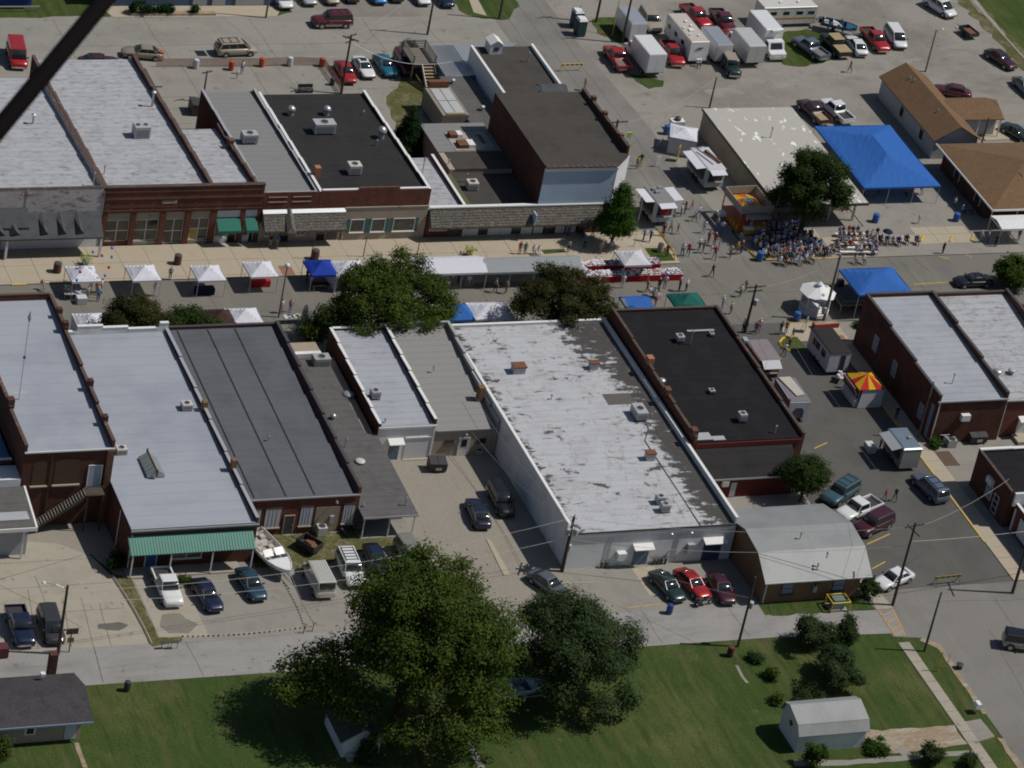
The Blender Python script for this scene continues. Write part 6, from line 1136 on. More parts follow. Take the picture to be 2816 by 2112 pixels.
tent('huge blue tarp tent beside the brown-roofed house',60.15,40.2,9.9,14.2,2.4,3.9,cb2,0,'',legs=4,name='tarp_tent',sag=.15)
tent('blue tarp roof over the wooden stage on the corner',46.68,11.93,6.6,5.4,3.3,4.4,cb2,0,'',legs=3,name='tarp_tent',sag=.05)
tent('white awning roof in front of the right brick office',70.57,24.95,4.4,3.0,2.3,2.6,cloth('bright_white_canvas',(0.8,0.8,0.8)),gable=True)
def table(label,x,y,L=1.8,W_=.75,h=.74,m=None,skirt=None,rz=0,things_=0,cat='table',group='festival tables',seed=0):
    t = thing('folding_table',label,cat,(x,y,.045),rz,group)
    part('tabletop',B(-L/2,-W_/2,h-.04,L/2,W_/2,h),m or cw2,t)
    if skirt:
        for (a,b_,c,d) in ((-L/2,-W_/2-.02,L/2,-W_/2-.003),(-L/2,W_/2+.003,L/2,W_/2+.02),(-L/2-.02,-W_/2,-L/2-.003,W_/2),(L/2+.003,-W_/2,L/2+.02,W_/2)): part('skirt',B(a,b_,.03,c,d,h-.01),skirt,t)
    else:
        for sx in (-1,1):
            for sy in (-1,1): part('leg',MB().tube((sx*(L/2-.12),sy*(W_/2-.08),0),(sx*(L/2-.12),sy*(W_/2-.08),h-.05),.02,n=5),steel_m,t)
    return t
# flea market tables with red skirts, covered in small goods
goods_m = [plain('goods_white',(0.66,0.66,0.70),.6),plain('goods_blue',(0.10,0.14,0.30),.6),plain('goods_pink',(0.45,0.25,0.27),.6),plain('goods_yellow',(0.5,0.4,0.12),.6),plain('goods_dark',(0.06,0.06,0.08),.6)]
def goods(x0,y0,x1,y1,z,n,seed,wts,tbl):
    rr = random.Random(seed); mb = MB()
    for i in range(n):
        x = rr.uniform(x0,x1); y = rr.uniform(y0,y1); s = rr.uniform(.06,.15); h = rr.uniform(.05,.22); mb.box(x-s,y-s*.8,z,x+s,y+s*.8,z+h,rr.choices(range(5),wts)[0])
    o = part('goods',mb,goods_m,tbl); o['kind'] = 'stuff'
ORD = ['first','second','third','fourth','fifth','sixth','seventh','eighth','ninth','tenth']
red_skirt = cloth('red_table_skirt',(0.42,0.02,0.025))
p0 = (16.08,20.65); p1 = (26.47,19.11)
YB = (20.53,19.45)[1]; YA = (17.96,21.63)[1]
xa,xb = (16.25,18.98)[0]-.9,(26.81,19.09)[0]
nt_ = 7; wl = (xb-xa)/nt_
for i in range(nt_):
    t = table(ORD[i]+' red-skirted table from the left in the front row',xa+wl*(i+.5),YB-.3,wl-.04,1.15,.78,cw2,red_skirt,group='front row of red-skirted tables')
    goods(-wl/2+.1,-.5,wl/2-.1,.5,.781,95,40+i,[(8,.5,1,.3,.3),(8,.5,1,.3,.3),(3,4,1,1,2),(4,3,2,2,2),(5,1,3,3,1),(5,2,2,1,1),(6,2,2,.5,1)][i],t)
for i in range(6):
    t = table(ORD[i]+' red-skirted table from the left in the back row',xa-.1+wl*(i+.5),YB+1.95,wl-.04,1.15,.78,cw2,red_skirt,group='back row of red-skirted tables')
    goods(-wl/2+.1,-.5,wl/2-.1,.5,.781,95,60+i,[(8,.4,1,.3,.3),(8,.4,1,.3,.3),(3,4,1,1,3),(6,2,2,1,1),(6,1,2,1,1),(6,2,2,.5,1)][i],t)
t = table('red-skirted end table linking both rows of goods',xa+.1,YB+.85,1.0,1.0,.78,cw2,red_skirt); goods(-.45,-.45,.45,.45,.781,50,71,(8,.5,1,.3,.3),t)
for i,(x,y,lb) in enumerate(((-42.05,19.51,'grey table set endways beside the leftmost tent'),(-40.98,19.07,'white table under the leftmost tent'),(-40.94,18.18,'white box table in front of the leftmost tent'),(-27.50,19.15,'dark covered table under the third white tent'),(-21.05,20.37,'red covered table under the fourth white tent'),(-14.80,19.08,'dark covered table under the blue star tent'),(5.02,18.85,'long bench table under the grey marquee'),(34.22,-15.10,'white table in front of the silver food trailer'),(36.58,-2.22,'white cluttered table below the dark-roofed food trailer'),(-19.64,13.03,'pale table near the street lamp behind the dark roof'))):
    t = table(lb,x,y,[1.8,1.8,1.0,2.0,2.0,1.9,6.0,1.3,1.3,2.2][i],.8,.74,[cgr,cw2,cw2,cloth('navy_cloth',(.02,.025,.06)),cr_,cbr,wood_grey,cw2,cw2,cw2][i],[None,None,cw2,cloth('navy_cloth',(.02,.025,.06)),cr_,None,None,cw2,None,None][i],[1.35,0,0,0,0,0,0,1.57,.9,0][i])
    if i in (0,1,8,9): goods(-.6,-.3,.6,.3,.741,22,90+i,(4,2,1,2,3),t)
# food trailers
def food_trailer(label,x,y,rz,L,W_,H,wall,roof,awn='',awm=cw2,z0=.45,lift=.15,name='food_trailer',stuff=None,win='W',wheels=True,al=None):
    t = thing(name,label,'food trailer',(x,y,.04),rz,'festival food trailers')
    part('body',B(-W_/2,-L/2,z0,W_/2,L/2,z0+H),wall,t)
    part('roof',MB().hexa([(-W_/2-.05,-L/2-.05,z0+H),(W_/2+.05,-L/2-.05,z0+H),(W_/2+.05,L/2+.05,z0+H),(-W_/2-.05,L/2+.05,z0+H)],[(-W_/2+.1,-L/2+.1,z0+H+.1),(W_/2-.1,-L/2+.1,z0+H+.1),(W_/2-.1,L/2-.1,z0+H+.1),(-W_/2+.1,L/2-.1,z0+H+.1)]),roof,t)
    zt = z0+H-.05
    for a in awn:
        al_ = al or L*.8; aw_ = 1.15; hinge = zt
        if a in 'WE':
            s = -1 if a == 'W' else 1; xx = s*(W_/2+.03)
            part('service_flap',MB().hexa([(xx,-al_/2,hinge),(xx+s*aw_,-al_/2,hinge+lift),(xx+s*aw_,al_/2,hinge+lift),(xx,al_/2,hinge)],[(xx,-al_/2,hinge+.05),(xx+s*aw_,-al_/2,hinge+lift+.05),(xx+s*aw_,al_/2,hinge+lift+.05),(xx,al_/2,hinge+.05)]),awm,t)
            part('service_opening',B(min(xx,xx-s*.02),-al_/2+.1,z0+.85,max(xx,xx-s*.02),al_/2-.1,zt-.12),fan_dark,t); part('counter',B(min(xx,xx+s*.35),-al_/2,z0+.72,max(xx,xx+s*.35),al_/2,z0+.78),steel_m,t)
        else:
            s = -1 if a == 'S' else 1; yy = s*(L/2+.03); w2 = W_*.42
            part('service_flap',MB().hexa([(-w2,yy,hinge),(w2,yy,hinge),(w2,yy+s*.95,hinge+lift*.3-.15),(-w2,yy+s*.95,hinge+lift*.3-.15)],[(-w2,yy,hinge+.05),(w2,yy,hinge+.05),(w2,yy+s*.95,hinge+lift*.3-.1),(-w2,yy+s*.95,hinge+lift*.3-.1)]),awm,t)
            part('service_opening',B(-w2+.1,min(yy,yy-s*.02),z0+.85,w2-.1,max(yy,yy-s*.02),zt-.12),fan_dark,t); part('counter',B(-w2,min(yy,yy+s*.3),z0+.72,w2,max(yy,yy+s*.3),z0+.78),steel_m,t)
    if wheels:
        for s in (-1,1):
            for dy in (-.4,.4): part('wheel',MB().tube((s*(W_/2-.05)-.1,dy,.34),(s*(W_/2-.05)+.1,dy,.34),.34,n=12),rubber_m,t)
    part('hitch',MB().tube((0,L/2,z0-.05),(0,L/2+1.0,z0-.05),.05).tube((0,L/2+.9,.0),(0,L/2+.9,z0+.2),.04),plastic_dark,t)
    return t
t = food_trailer('white food trailer with grey roof and flaps open on three sides',28.90,31.86,R(3),3.6,2.4,2.45,cw2,grey_roof2,'WES',cw_,lift=.05)
for (a,b_) in ((-.3,.9),(.5,1.2),(-.2,.3)): part('roof_vent',B(a-.28,b_-.22,3.0,a+.28,b_+.22,3.25),steel_m,t)
part('poster',B(-.5,-1.86,1.5,.6,-1.832,2.0),cr_,t); part('door_line',B(-.62,-1.85,.5,-.58,-1.83,2.7),plastic_dark,t)
t = food_trailer('white food trailer with folded sign frame on its roof',38.21,39.78,R(2),5.0,2.3,2.3,mat('pale_green_trailer',(0.42,0.48,0.44),.5),cw2,'WS',cw_,lift=-.1)
part('roof_frame',MB().tube((-.5,2.0,2.9),(.7,-1.2,2.95),.06).tube((-.9,1.4,2.9),(-.1,-1.6,2.95),.05).tube((-.8,2.2,2.85),(.3,2.0,3.2),.06),steel_m,t); part('roof_sign',MB().hexa([(.1,1.4,2.88),(.4,1.5,2.88),(1.0,-1.3,2.88),(.7,-1.4,2.88)],[(.1,1.4,3.1),(.4,1.5,3.1),(1.0,-1.3,3.1),(.7,-1.4,3.1)]),rust_m,t)
t = food_trailer('white food trailer with flat dark roof beside the brick wall',36.57,1.33,R(1),5.0,2.5,2.3,mat('lilac_white_trailer',(0.50,0.50,0.56),.5),black_roof2,'',cw2,z0=.5)
part('shop_window',B(-1.28,-.1,1.6,-1.252,.8,2.4),fan_dark,t); part('shop_window',B(-1.28,-1.5,1.6,-1.252,-.6,2.4),glass_dark,t); part('poster',B(-1.285,.95,1.6,-1.252,1.5,2.4),rust_m,t); part('door',B(.1,-2.53,.5,.7,-2.502,2.5),fan_dark,t)
t = food_trailer('silver food trailer with open flap and white table on the side street',36.67,-17.27,R(0),3.9,2.1,2.3,mat('dull_aluminium',(0.33,0.33,0.31),.4,metal=.3),mat('steel_blue_roof',(0.22,0.27,0.33),.35,metal=.4),'W',cgr,lift=-.25,al=3.2); part('roof_vent',B(.2,-.3,2.85,.6,.1,3.05),steel_m,t)
t = food_trailer('food trailer with dusty pink roof beside the black-roofed building',28.09,0.19,R(0),3.9,2.5,2.3,mat('dark_red_trailer',(0.10,0.02,0.018),.6),mat('dusty_pink_roof',(0.21,0.18,0.19),.8),'S',cw2,lift=-1.2); part('roof_box',B(-1.5,1.6,2.4,-1.0,2.4,2.9),mat('pale_teal_box',(0.28,0.36,0.38),.5),t); part('open_shelf',B(.3,-2.05,1.0,1.2,-1.955,2.2),rust_m,t)
t = food_trailer('concession trailer with cream canopy and arched white front',28.34,-7.13,R(-2),4.4,2.2,2.1,mat('mauve_grey_panel',(0.17,0.15,0.16),.7),mat('mauve_grey_roof',(0.17,0.155,0.165),.8),'',cw2)
part('canopy',MB().hexa([(-.9,2.0,2.68),(.5,2.1,2.68),(.8,-1.3,2.68),(-.2,-1.5,2.68)],[(-.9,2.0,2.8),(.5,2.1,2.78),(.8,-1.3,2.8),(-.2,-1.5,2.78)]),mat('cream_canvas',(0.42,0.40,0.34),.8),t)
aro = [(-1.2,.3),(-.7,.3),(-.7,1.4),(-.4,1.8),(.3,1.8),(.6,1.4),(.6,.3),(1.1,.3),(1.1,2.5),(-1.2,2.5)]
part('arched_front',MB().extr_y(aro,-2.35,-2.25),mat('pale_blue_white',(0.42,0.46,0.52),.6),t); part('blue_rail',MB().tube((-1.15,1.8,2.6),(-1.15,-1.8,2.6),.06),blue_siding,t)
# striped concession tent
t = thing('striped_concession_tent','red and yellow striped concession tent with white skirts by the brick wall','tent',(37.55,-5.79,.04),R(0),'festival tents')
for k in range(12):
    def rim(i): a = 2*math.pi*i/12+.26; c,s = math.cos(a),math.sin(a); m_ = max(abs(c),abs(s)); return (1.55*c/m_*.97,1.7*s/m_*.97,2.25)
    part('roof_gore',MB().hexa([rim(k),rim(k+1),(0.01,0.01,3.15),(0,0,3.15)],[tuple(Vector(rim(k))+Vector((0,0,.03))),tuple(Vector(rim(k+1))+Vector((0,0,.03))),(0.01,0.01,3.19),(0,0,3.19)]),[cy_,cr_][k % 2],t)
part('side_wall',MB().hexa([(-1.3,-1.7,.05),(1.5,-1.7,.05),(1.5,-1.66,.05),(-1.3,-1.66,.05)],[(-1.0,-1.55,2.22),(1.45,-1.55,2.22),(1.45,-1.5,2.22),(-1.0,-1.5,2.22)]),cw2,t); part('side_wall',B(1.45,-1.6,.05,1.5,1.6,2.2),cw2,t)
part('sign_board',MB().hexa([(-1.9,-1.6,1.9),(-1.8,-1.6,1.9),(-1.8,1.5,1.9),(-1.9,1.5,1.9)],[(-2.1,-1.6,2.5),(-2.0,-1.6,2.5),(-2.0,1.5,2.5),(-2.1,1.5,2.5)]),mat('faded_pink_sign',(0.32,0.15,0.15),.6),t); part('counter',B(-1.7,-1.5,.1,-1.3,1.4,.95),cw2,t)
for (a,b_) in ((-1.4,-1.6),(1.4,-1.6),(-1.4,1.6),(1.4,1.6)): part('leg',MB().tube((a,b_,0),(a,b_,2.25),.03),steel_m,t)
# orange game booth
t = thing('orange_game_booth','orange and yellow open-topped game booth with grey sign panels','booth',(39.16,30.18,.04),R(2),'festival food trailers')
gp_ = mat('booth_grey_panel',(0.34,0.31,0.27),.5); og = plain('booth_orange',(0.50,0.10,0.02),.4); yg = plain('booth_yellow',(0.55,0.36,0.02),.4)
part('base',B(-1.9,-2.2,.2,1.9,2.2,1.0),og,t)
for i in range(6): part('base_stripe',B(-1.93,-2.1+i*.75,.25,-1.902,-1.75+i*.75,.95),yg,t)
for (a,b_,c,d) in ((-1.95,-2.25,-1.87,2.25),(1.87,-2.25,1.95,2.25),(-1.86,-2.25,1.86,-2.17),(-1.86,2.17,1.86,2.25)): part('sign_panel',B(a,b_,2.55,c,d,3.45),gp_,t)
for (a,b_) in ((-1.85,-2.15),(1.85,-2.15),(-1.85,2.15),(1.85,2.15)): part('post',B(a-.06,b_-.06,1.0,a+.06,b_+.06,2.6),og,t)
for k in range(8):
    def rm_(i): a = 2*math.pi*i/8+.39; c,s = math.cos(a),math.sin(a); m_ = max(abs(c),abs(s)); return (1.8*c/m_,2.1*s/m_,2.45)
    part('roof_gore',MB().hexa([rm_(k),rm_(k+1),(.4,.4,2.95),(0,.4,2.95)],[tuple(Vector(rm_(k))+Vector((0,0,.03))),tuple(Vector(rm_(k+1))+Vector((0,0,.03))),(.4,.4,2.99),(0,.4,2.99)]),[yg,og][k % 2],t)
part('roof_cap',MB().lathe([(.62,2.8),(.5,2.95),(.2,3.08)],10,.1,.1),trim_white,t); part('counter_flap',B(-1.2,-3.3,2.35,1.5,-2.3,2.42),gp_,t); part('counter_sign',MB().box(-1.5,-3.25,1.0,-.3,-2.6,1.1),trim_white,t); part('counter',B(-1.3,-3.0,.3,1.6,-2.22,1.0),yg,t); part('hitch_box',B(-2.9,.6,.5,-1.96,1.4,.9),trim_white,t)
# gazebo and stage
GX,GY = (39.67,11.61)[0],(39.67,11.61)[1]
t = thing('white_gazebo','white octagonal gazebo with star cut-outs on its roof','gazebo',(GX,GY,.05),R(10))
def octo(r_,z,off=0): return [(r_*math.cos(math.pi/4*i+math.pi/8+off),r_*math.sin(math.pi/4*i+math.pi/8+off),z) for i in range(8)]
part('floor',MB().hexa(octo(1.75,0),octo(1.75,.3)),trim_white,t)
for i in range(8):
    a = octo(1.65,.3)[i]; b_ = octo(1.65,.3)[(i+1) % 8]
    part('post',MB().box(a[0]-.05,a[1]-.05,.3,a[0]+.05,a[1]+.05,2.4),trim_white,t)
    if i != 5: part('railing_panel',MB().hexa([(a[0],a[1],.32),(b_[0],b_[1],.32),(b_[0]*.97,b_[1]*.97,.32),(a[0]*.97,a[1]*.97,.32)],[(a[0],a[1],1.1),(b_[0],b_[1],1.1),(b_[0]*.97,b_[1]*.97,1.1),(a[0]*.97,a[1]*.97,1.1)]),cw2,t)
    ra = octo(2.05,2.35)[i]; rb = octo(2.05,2.35)[(i+1) % 8]
    part('roof_panel',MB().hexa([ra,rb,(.01,.01,3.2),(0,0,3.2)],[tuple(Vector(ra)+Vector((0,0,.04))),tuple(Vector(rb)+Vector((0,0,.04))),(.01,.01,3.26),(0,0,3.26)]),trim_white,t)
part('cupola',MB().lathe([(.3,3.15),(.3,3.35),(.38,3.4),(.02,3.7)],8),trim_white,t)
for (ang,r_) in ((-100,1.25),(10,1.2),(75,.75),(-20,1.5)):
    s_ = part('star_cutout',MB().hexa([(p[0]*.5,p[1]*.5,-.003) for p in star],[(p[0]*.5,p[1]*.5,.006) for p in star]),bluegrey_siding,t,(r_*math.cos(R(ang)),r_*math.sin(R(ang)),3.26-r_*.43+.03)); s_.rotation_euler = (0,R(0),R(ang)); s_.rotation_euler = Matrix.Rotation(R(ang),3,'Z').to_euler(); s_.rotation_euler = (Matrix.Rotation(R(ang),3,'Z') @ Matrix.Rotation(R(23),3,'Y')).to_euler()
sx0,sy0 = (44.87,11.48)
t = thing('wooden_stage','raised wooden stage under the blue tarp roof','stage',(sx0,sy0+1.5,.05))
part('deck',B(-2.4,-2.2,.95,3.8,2.4,1.05),wood_tan,t)
for i in range(7): part('plank',B(-2.38+i*.88,-2.18,1.051,-1.54+i*.88,2.38,1.07),mat('dark_ply',(0.14,0.11,0.08),.9,scale=1),t)  # planks in a darker brown ply than the tan deck frame
for (a,b_) in ((-2.3,-2.1),(.7,-2.1),(3.7,-2.1),(-2.3,2.3),(3.7,2.3)): part('post',B(a-.06,b_-.06,0,a+.06,b_+.06,.95),wood_tan,t)
for s in (-1,1): part('brace',MB().tube((-2.3+s*.0,-2.1,.1),(-1.2,-2.1,.9),.04,n=4).tube((.7,-2.1,.1),(1.8,-2.1,.9),.04,n=4),wood_tan,t)
part('rail',MB().tube((-2.3,-2.15,1.5),(3.7,-2.15,1.5),.04,n=4),wood_tan,t)
for (x,y,lb) in ((44.06,14.79,'black loudspeaker beside the stage'),):
    t = thing('loudspeaker',lb,'loudspeaker',(x,y,.05)); part('cabinet',B(-.35,-.3,.9,.35,.3,1.8),plastic_dark,t); part('grille',B(-.3,-.32,.95,.3,-.302,1.75),fan_dark,t); part('stand',MB().tube((0,0,0),(0,0,.9),.04),steel_m,t)
# benches in rows
for i,(a,b_,lb) in enumerate((((48.94,26.48),(53.61,26.24),'white bench in the back row, nearest the lot'),((48.65,25.57),(53.40,25.25),'white bench second from the back'),((49.18,24.54),(53.03,24.27),'white bench in the middle row'),((48.78,23.50),(52.78,23.36),'white bench second from the front'),((47.81,22.63),(52.41,22.38),'white bench in the front row, nearest the street'))):
    c = mid(a,b_); L = math.hypot(b_[0]-a[0],b_[1]-a[1]); t = thing('bench',lb,'bench',(c[0],c[1],.1),math.atan2(b_[1]-a[1],b_[0]-a[0]),'rows of white benches')
    part('seat',B(-L/2,-.17,.40,L/2,.17,.46),trim_white,t)
    for k in range(4): xx = -L/2+.25+(L-.5)*k/3; part('leg',MB().box(xx-.03,-.15,0,xx+.03,.15,.40),steel_m,t)
def chair_proto():
    seat = B(-.25,-.22,.40,.25,.24,.45); back = MB().hexa([(-.25,.20,.45),(.25,.20,.45),(.25,.24,.45),(-.25,.24,.45)],[(-.25,.34,.92),(.25,.34,.92),(.25,.38,.92),(-.25,.38,.92)])
    leg = MB().tube((0,0,0),(0,0,.40),.014,n=5)
    return seat.mesh('seat',[cb_]),back.mesh('backrest',[cb_]),leg.mesh('leg',[steel_m])
CH = chair_proto(); CHM = [cloth('chair_navy',(.02,.04,.14)),cloth('chair_green',(.02,.08,.05)),cloth('chair_white',(.5,.5,.5)),cloth('chair_blue',(.04,.10,.35)),cloth('chair_grey',(.12,.12,.13))]
def chair(x,y,rz,mi,label,group,z=.1):
    t = thing('lawn_chair',label,'chair',(x,y,z),rz,group)
    s = obj('seat',CH[0],t); b_ = obj('backrest',CH[1],t); obm(s,[CHM[mi]]); obm(b_,[CHM[mi]])
    for (a,c) in ((-.23,-.2),(.23,-.2),(-.23,.22),(.23,.22)): obj('leg',CH[2],t,(a,c,0))
# small street things
def barrel(name,label,x,y,r_,h,m,cat,top=None,z=.05,group=None):
    t = thing(name,label,cat,(x,y,z),0,group); part('body',MB().lathe([(r_*.88,0),(r_,h*.1),(r_,h*.34),(r_*1.04,h*.36),(r_,h*.38),(r_,h*.64),(r_*1.04,h*.66),(r_,h*.68),(r_*.96,h)],14),m,t); part('lid',MB().lathe([(r_*.98,h+.002),(r_*.9,h+.05),(r_*.3,h+.09)],14),top or m,t); return t
bin_m = plain('brown_bin',(0.09,0.035,0.03),.7); blue_bin = plain('blue_plastic',(0.02,0.10,0.32),.5); orange_pl = plain('orange_plastic',(0.42,0.07,0.02),.6)
barrel('litter_bin','brown litter bin left of the leftmost tent',-41.97,24.08,.42,1.15,bin_m,'bin',trim_dark); barrel('litter_bin','brown litter bin behind the third white tent',-28.76,24.94,.40,1.15,bin_m,'bin',trim_dark); barrel('litter_bin','brown litter bin behind the blue star tent',-13.51,25.03,.42,1.2,bin_m,'bin',trim_dark)
barrel('stone_urn','tan stone ash urn on the corner grass',26.50,24.41,.35,.95,concrete_tan,'urn',trim_dark,.16)
barrel('rubbish_barrel','blue barrel on its shadow in front of the huge tarp tent',55.45,29.43,.38,1.05,blue_bin,'barrel'); barrel('rubbish_barrel','blue barrel at the kerb of the crowded island',37.67,22.12,.40,1.05,blue_bin,'barrel'); barrel('rubbish_barrel','blue barrel beside the gazebo',36.78,9.72,.38,1.0,blue_bin,'barrel'); barrel('rubbish_barrel','blue barrel beside the brick office porch',65.77,29.18,.38,1.0,blue_bin,'barrel'); barrel('rubbish_barrel','blue barrel beside the white walled tent',37.80,50.29,.38,1.05,blue_bin,'barrel')
barrel('rubbish_barrel','blue barrel standing on the alley edge',1.44,-39.88,.32,.95,plain('deep_blue_drum',(0.015,0.05,0.20),.4),'barrel'); barrel('rubbish_barrel','rusty red barrel on the south lawn',4.84,-46.93,.33,.95,plain('rust_red_drum',(0.09,0.02,0.015),.8),'barrel'); barrel('rubbish_barrel','black barrel on the lawn by the dark-roofed house',-53.43,-45.45,.3,.9,plastic_dark,'barrel')
for i,(x,y,lb,m) in enumerate(((-6.55,67.40,'orange barrel near the gold minivan',orange_pl),(0.76,67.26,'orange barrel at the corner of the netting',orange_pl),(-3.08,67.47,'pale barrel between the two orange barrels',cw2),(-10.44,66.66,'orange barrel at the middle of the netting',orange_pl),(-14.54,67.15,'pale barrel left of the middle orange barrel',cw2),(-18.19,69.14,'orange barrel beside the long tan sedan',orange_pl))): barrel('traffic_barrel',lb,x,y,.32,1.05,m,'barrel',z=.03,group='barrels along the netting')
net_m = mat('orange_netting',(0.36,0.19,0.15),.8,scale=3)
def net(label,pts):
    t = thing('safety_netting',label,'netting',(pts[0][0],pts[0][1],.03))
    for a,b_ in zip(pts[:-1],pts[1:]):
        d = Vector((b_[0]-a[0],b_[1]-a[1],0)); n = max(1,int(d.length/.25))
        mb = MB()
        for z in (.12,.3,.48,.66,.84,1.0): mb.hexa([(a[0],a[1],z),(b_[0],b_[1],z),(b_[0]+.01,b_[1]+.01,z),(a[0]+.01,a[1]+.01,z)],[(a[0],a[1],z+.07),(b_[0],b_[1],z+.07),(b_[0]+.01,b_[1]+.01,z+.07),(a[0]+.01,a[1]+.01,z+.07)])
        for i in range(n+1): p = Vector((a[0],a[1],0))+d*i/n; mb.box(p.x-.03,p.y-.012,.1,p.x+.03,p.y+.002,1.05)
        part('net_panel',mb,orange_pl if False else net_m,t,(-pts[0][0],-pts[0][1],0)); part('stake',MB().tube((a[0],a[1],0),(a[0],a[1],1.25),.025),steel_m,t,(-pts[0][0],-pts[0][1],0))
    return t
net('orange safety netting along the north side of the concrete lot',[(-19.13,67.52),(-10.29,67.40),(-6.34,67.40),(-2.89,67.61),(0.71,67.34)]); net('orange safety netting turning down the lot edge beside the red car',[(0.97,67.25),(1.08,64.08),(1.13,60.94)])
t = thing('steel_bench','dark steel bench at the edge of the concrete lot','bench',(-3.15,61.18,.03)); part('seat',B(-.9,-.25,.42,.9,.25,.47),trim_dark,t); part('backrest',B(-.9,.25,.5,.9,.3,.95),trim_dark,t)
for s in (-.8,.8): part('leg',B(s-.04,-.2,0,s+.04,.25,.42),trim_dark,t)
barrel('litter_bin','black bin inside the netting corner',0.62,62.85,.28,.8,plastic_dark,'bin')
def toilet(label,x,y,rz):
    t = thing('portable_toilet',label,'toilet',(x,y,.03),rz,'portable toilets'); g = plain('dark_green_plastic',(0.012,0.06,0.055),.5)
    part('cabin',B(-.55,-.6,.1,.55,.6,2.1),g,t); part('roof',MB().hexa([(-.6,-.65,2.1),(.6,-.65,2.1),(.6,.65,2.1),(-.6,.65,2.1)],[(-.45,-.5,2.35),(.45,-.5,2.35),(.45,.5,2.35),(-.45,.5,2.35)]),trim_white,t); part('door',B(-.58,-.35,.2,-.552,.35,1.95),plain('darker_green',(0.01,0.035,0.035),.5),t); part('vent_pipe',MB().tube((.4,.4,2.1),(.4,.4,2.6),.05),plastic_dark,t)
toilet('green portable toilet with white roof, nearer the street corner',36.03,74.43,.05); toilet('green portable toilet with white roof, behind its twin',36.31,76.51,.05)
for i,(x,y,rz,lb,m) in enumerate(((31.59,65.50,.05,'yellow and black barricade in the north cross street',yellow_m),(32.02,-38.28,.05,'yellow and black barricade at the south street corner',mat('faded_yellow',(0.25,0.17,0.04),.7)))):
    t = thing('road_barricade',lb,'barricade',(x,y,.05),rz); part('beam',B(-1.5,-.05,.75,1.5,.05,.98),m,t)
    for k in range(5): part('stripe',B(-1.4+k*.62,-.056,.755,-1.15+k*.62,.056,.975),plastic_dark,t)
    for s in (-1.3,1.3): part('leg',MB().tube((s,-.4,0),(s,0,.9),.035,n=5).tube((s,.4,0),(s,0,.9),.035,n=5),m,t)
def sign(name,label,x,y,rz,w,h,z0,m,post=True,back=None):
    t = thing(name,label,'sign',(x,y,.05),rz); part('panel',B(-w/2,-.03,z0,w/2,.03,z0+h),m,t)
    if post: part('post',MB().tube((-w*.3,.05,0),(-w*.3,.05,z0+h),.03).tube((w*.3,.05,0),(w*.3,.05,z0+h),.03),steel_m,t)
    else: part('prop',MB().tube((0,.5,0),(0,.03,z0+h*.9),.03),steel_m,t)
    return t
t = sign('ice_freezer','white freezer box with lime green top at the building corner',32.21,48.55,0,.62,1.25,.05,trim_white,False); part('lime_panel',B(-.30,-.05,.75,.30,-.032,1.28),plain('lime_green',(0.42,0.62,0.03),.5),t)
sign('sandwich_board','blank white sandwich board standing in the street',33.67,42.86,.1,.62,1.3,.05,trim_white,False); t = sign('sandwich_board','tall yellow menu board beside the white walled tent',36.66,44.10,.9,.75,1.9,.05,plain('yellow_board',(0.42,0.30,0.03),.6),False); part('menu_lettering',MB().box(-.25,-.05,1.35,.25,-.032,1.6).box(-.25,-.05,.8,.25,-.032,1.1),plain('red_brown_print',(0.25,0.08,0.02),.6),t)
sign('sandwich_board','grey board leaning beside the white walled tent',35.71,47.08,.7,.7,1.2,.05,cgr,False)
t = thing('hot_tub_display','white box display with dark top behind the white tent','booth',(39.48,51.36,.04)); part('box',B(-.8,-.5,0,.8,.5,1.2),trim_white,t); part('top_unit',MB().lathe([(.35,1.2),(.4,1.5),(.1,1.7)],8),plastic_dark,t)
t = thing('red_planter_box','long red planter box on the corner island','planter',(39.54,8.15,.1),.05); part('box',B(-1.5,-.35,0,1.5,.35,.55),plain('red_planter',(0.28,0.02,0.015),.6),t); part('soil',B(-1.42,-.28,.551,1.42,.28,.57),dirt_m,t)
sign('oval_sign','pale oval sign standing on the corner island',36.75,7.41,1.0,.7,1.6,.2,mat('oval_pale',(0.42,0.46,0.54),.5),False)
t = thing('oval_banner','tall pale oval banner behind the dark-roofed shop','banner',(-19.34,11.06,.1)); part('panel',MB().hexa([(.35*math.cos(i*math.pi/8),-.02,2.0+1.4*math.sin(i*math.pi/8)) for i in range(16)],[(.35*math.cos(i*math.pi/8),.02,2.0+1.4*math.sin(i*math.pi/8)) for i in range(16)]),mat('lilac_banner',(0.38,0.37,0.44),.6),t); part('pole',MB().tube((0,0,0),(0,0,1.0),.03),steel_m,t)
for i,(x,y) in enumerate(((4.08,24.84),(-38.61,25.30))):
    t = thing('flower_tub',['tub of yellow flowers behind the long white marquee','tub of yellow flowers behind the leftmost tent'][i],'planter',(x,y,.14)); part('tub',MB().lathe([(.3,0),(.42,.5)],12),concrete_tan,t)
    mb = MB(); rr = random.Random(5+i)
    for k in range(90):
        p = Vector((rr.gauss(0,.3),rr.gauss(0,.3),.55+rr.uniform(0,.4))); s = .07; mb.add([(p.x-s,p.y-s,p.z),(p.x+s,p.y-s,p.z+.03),(p.x+s,p.y+s,p.z+.05),(p.x-s,p.y+s,p.z)],[(0,1,2,3)])
    part('flowers',mb,mat('yellow_green_flowers',(0.3,0.3,0.05),.8,scale=3,col2=(.1,.15,.03),amt=.9),t)
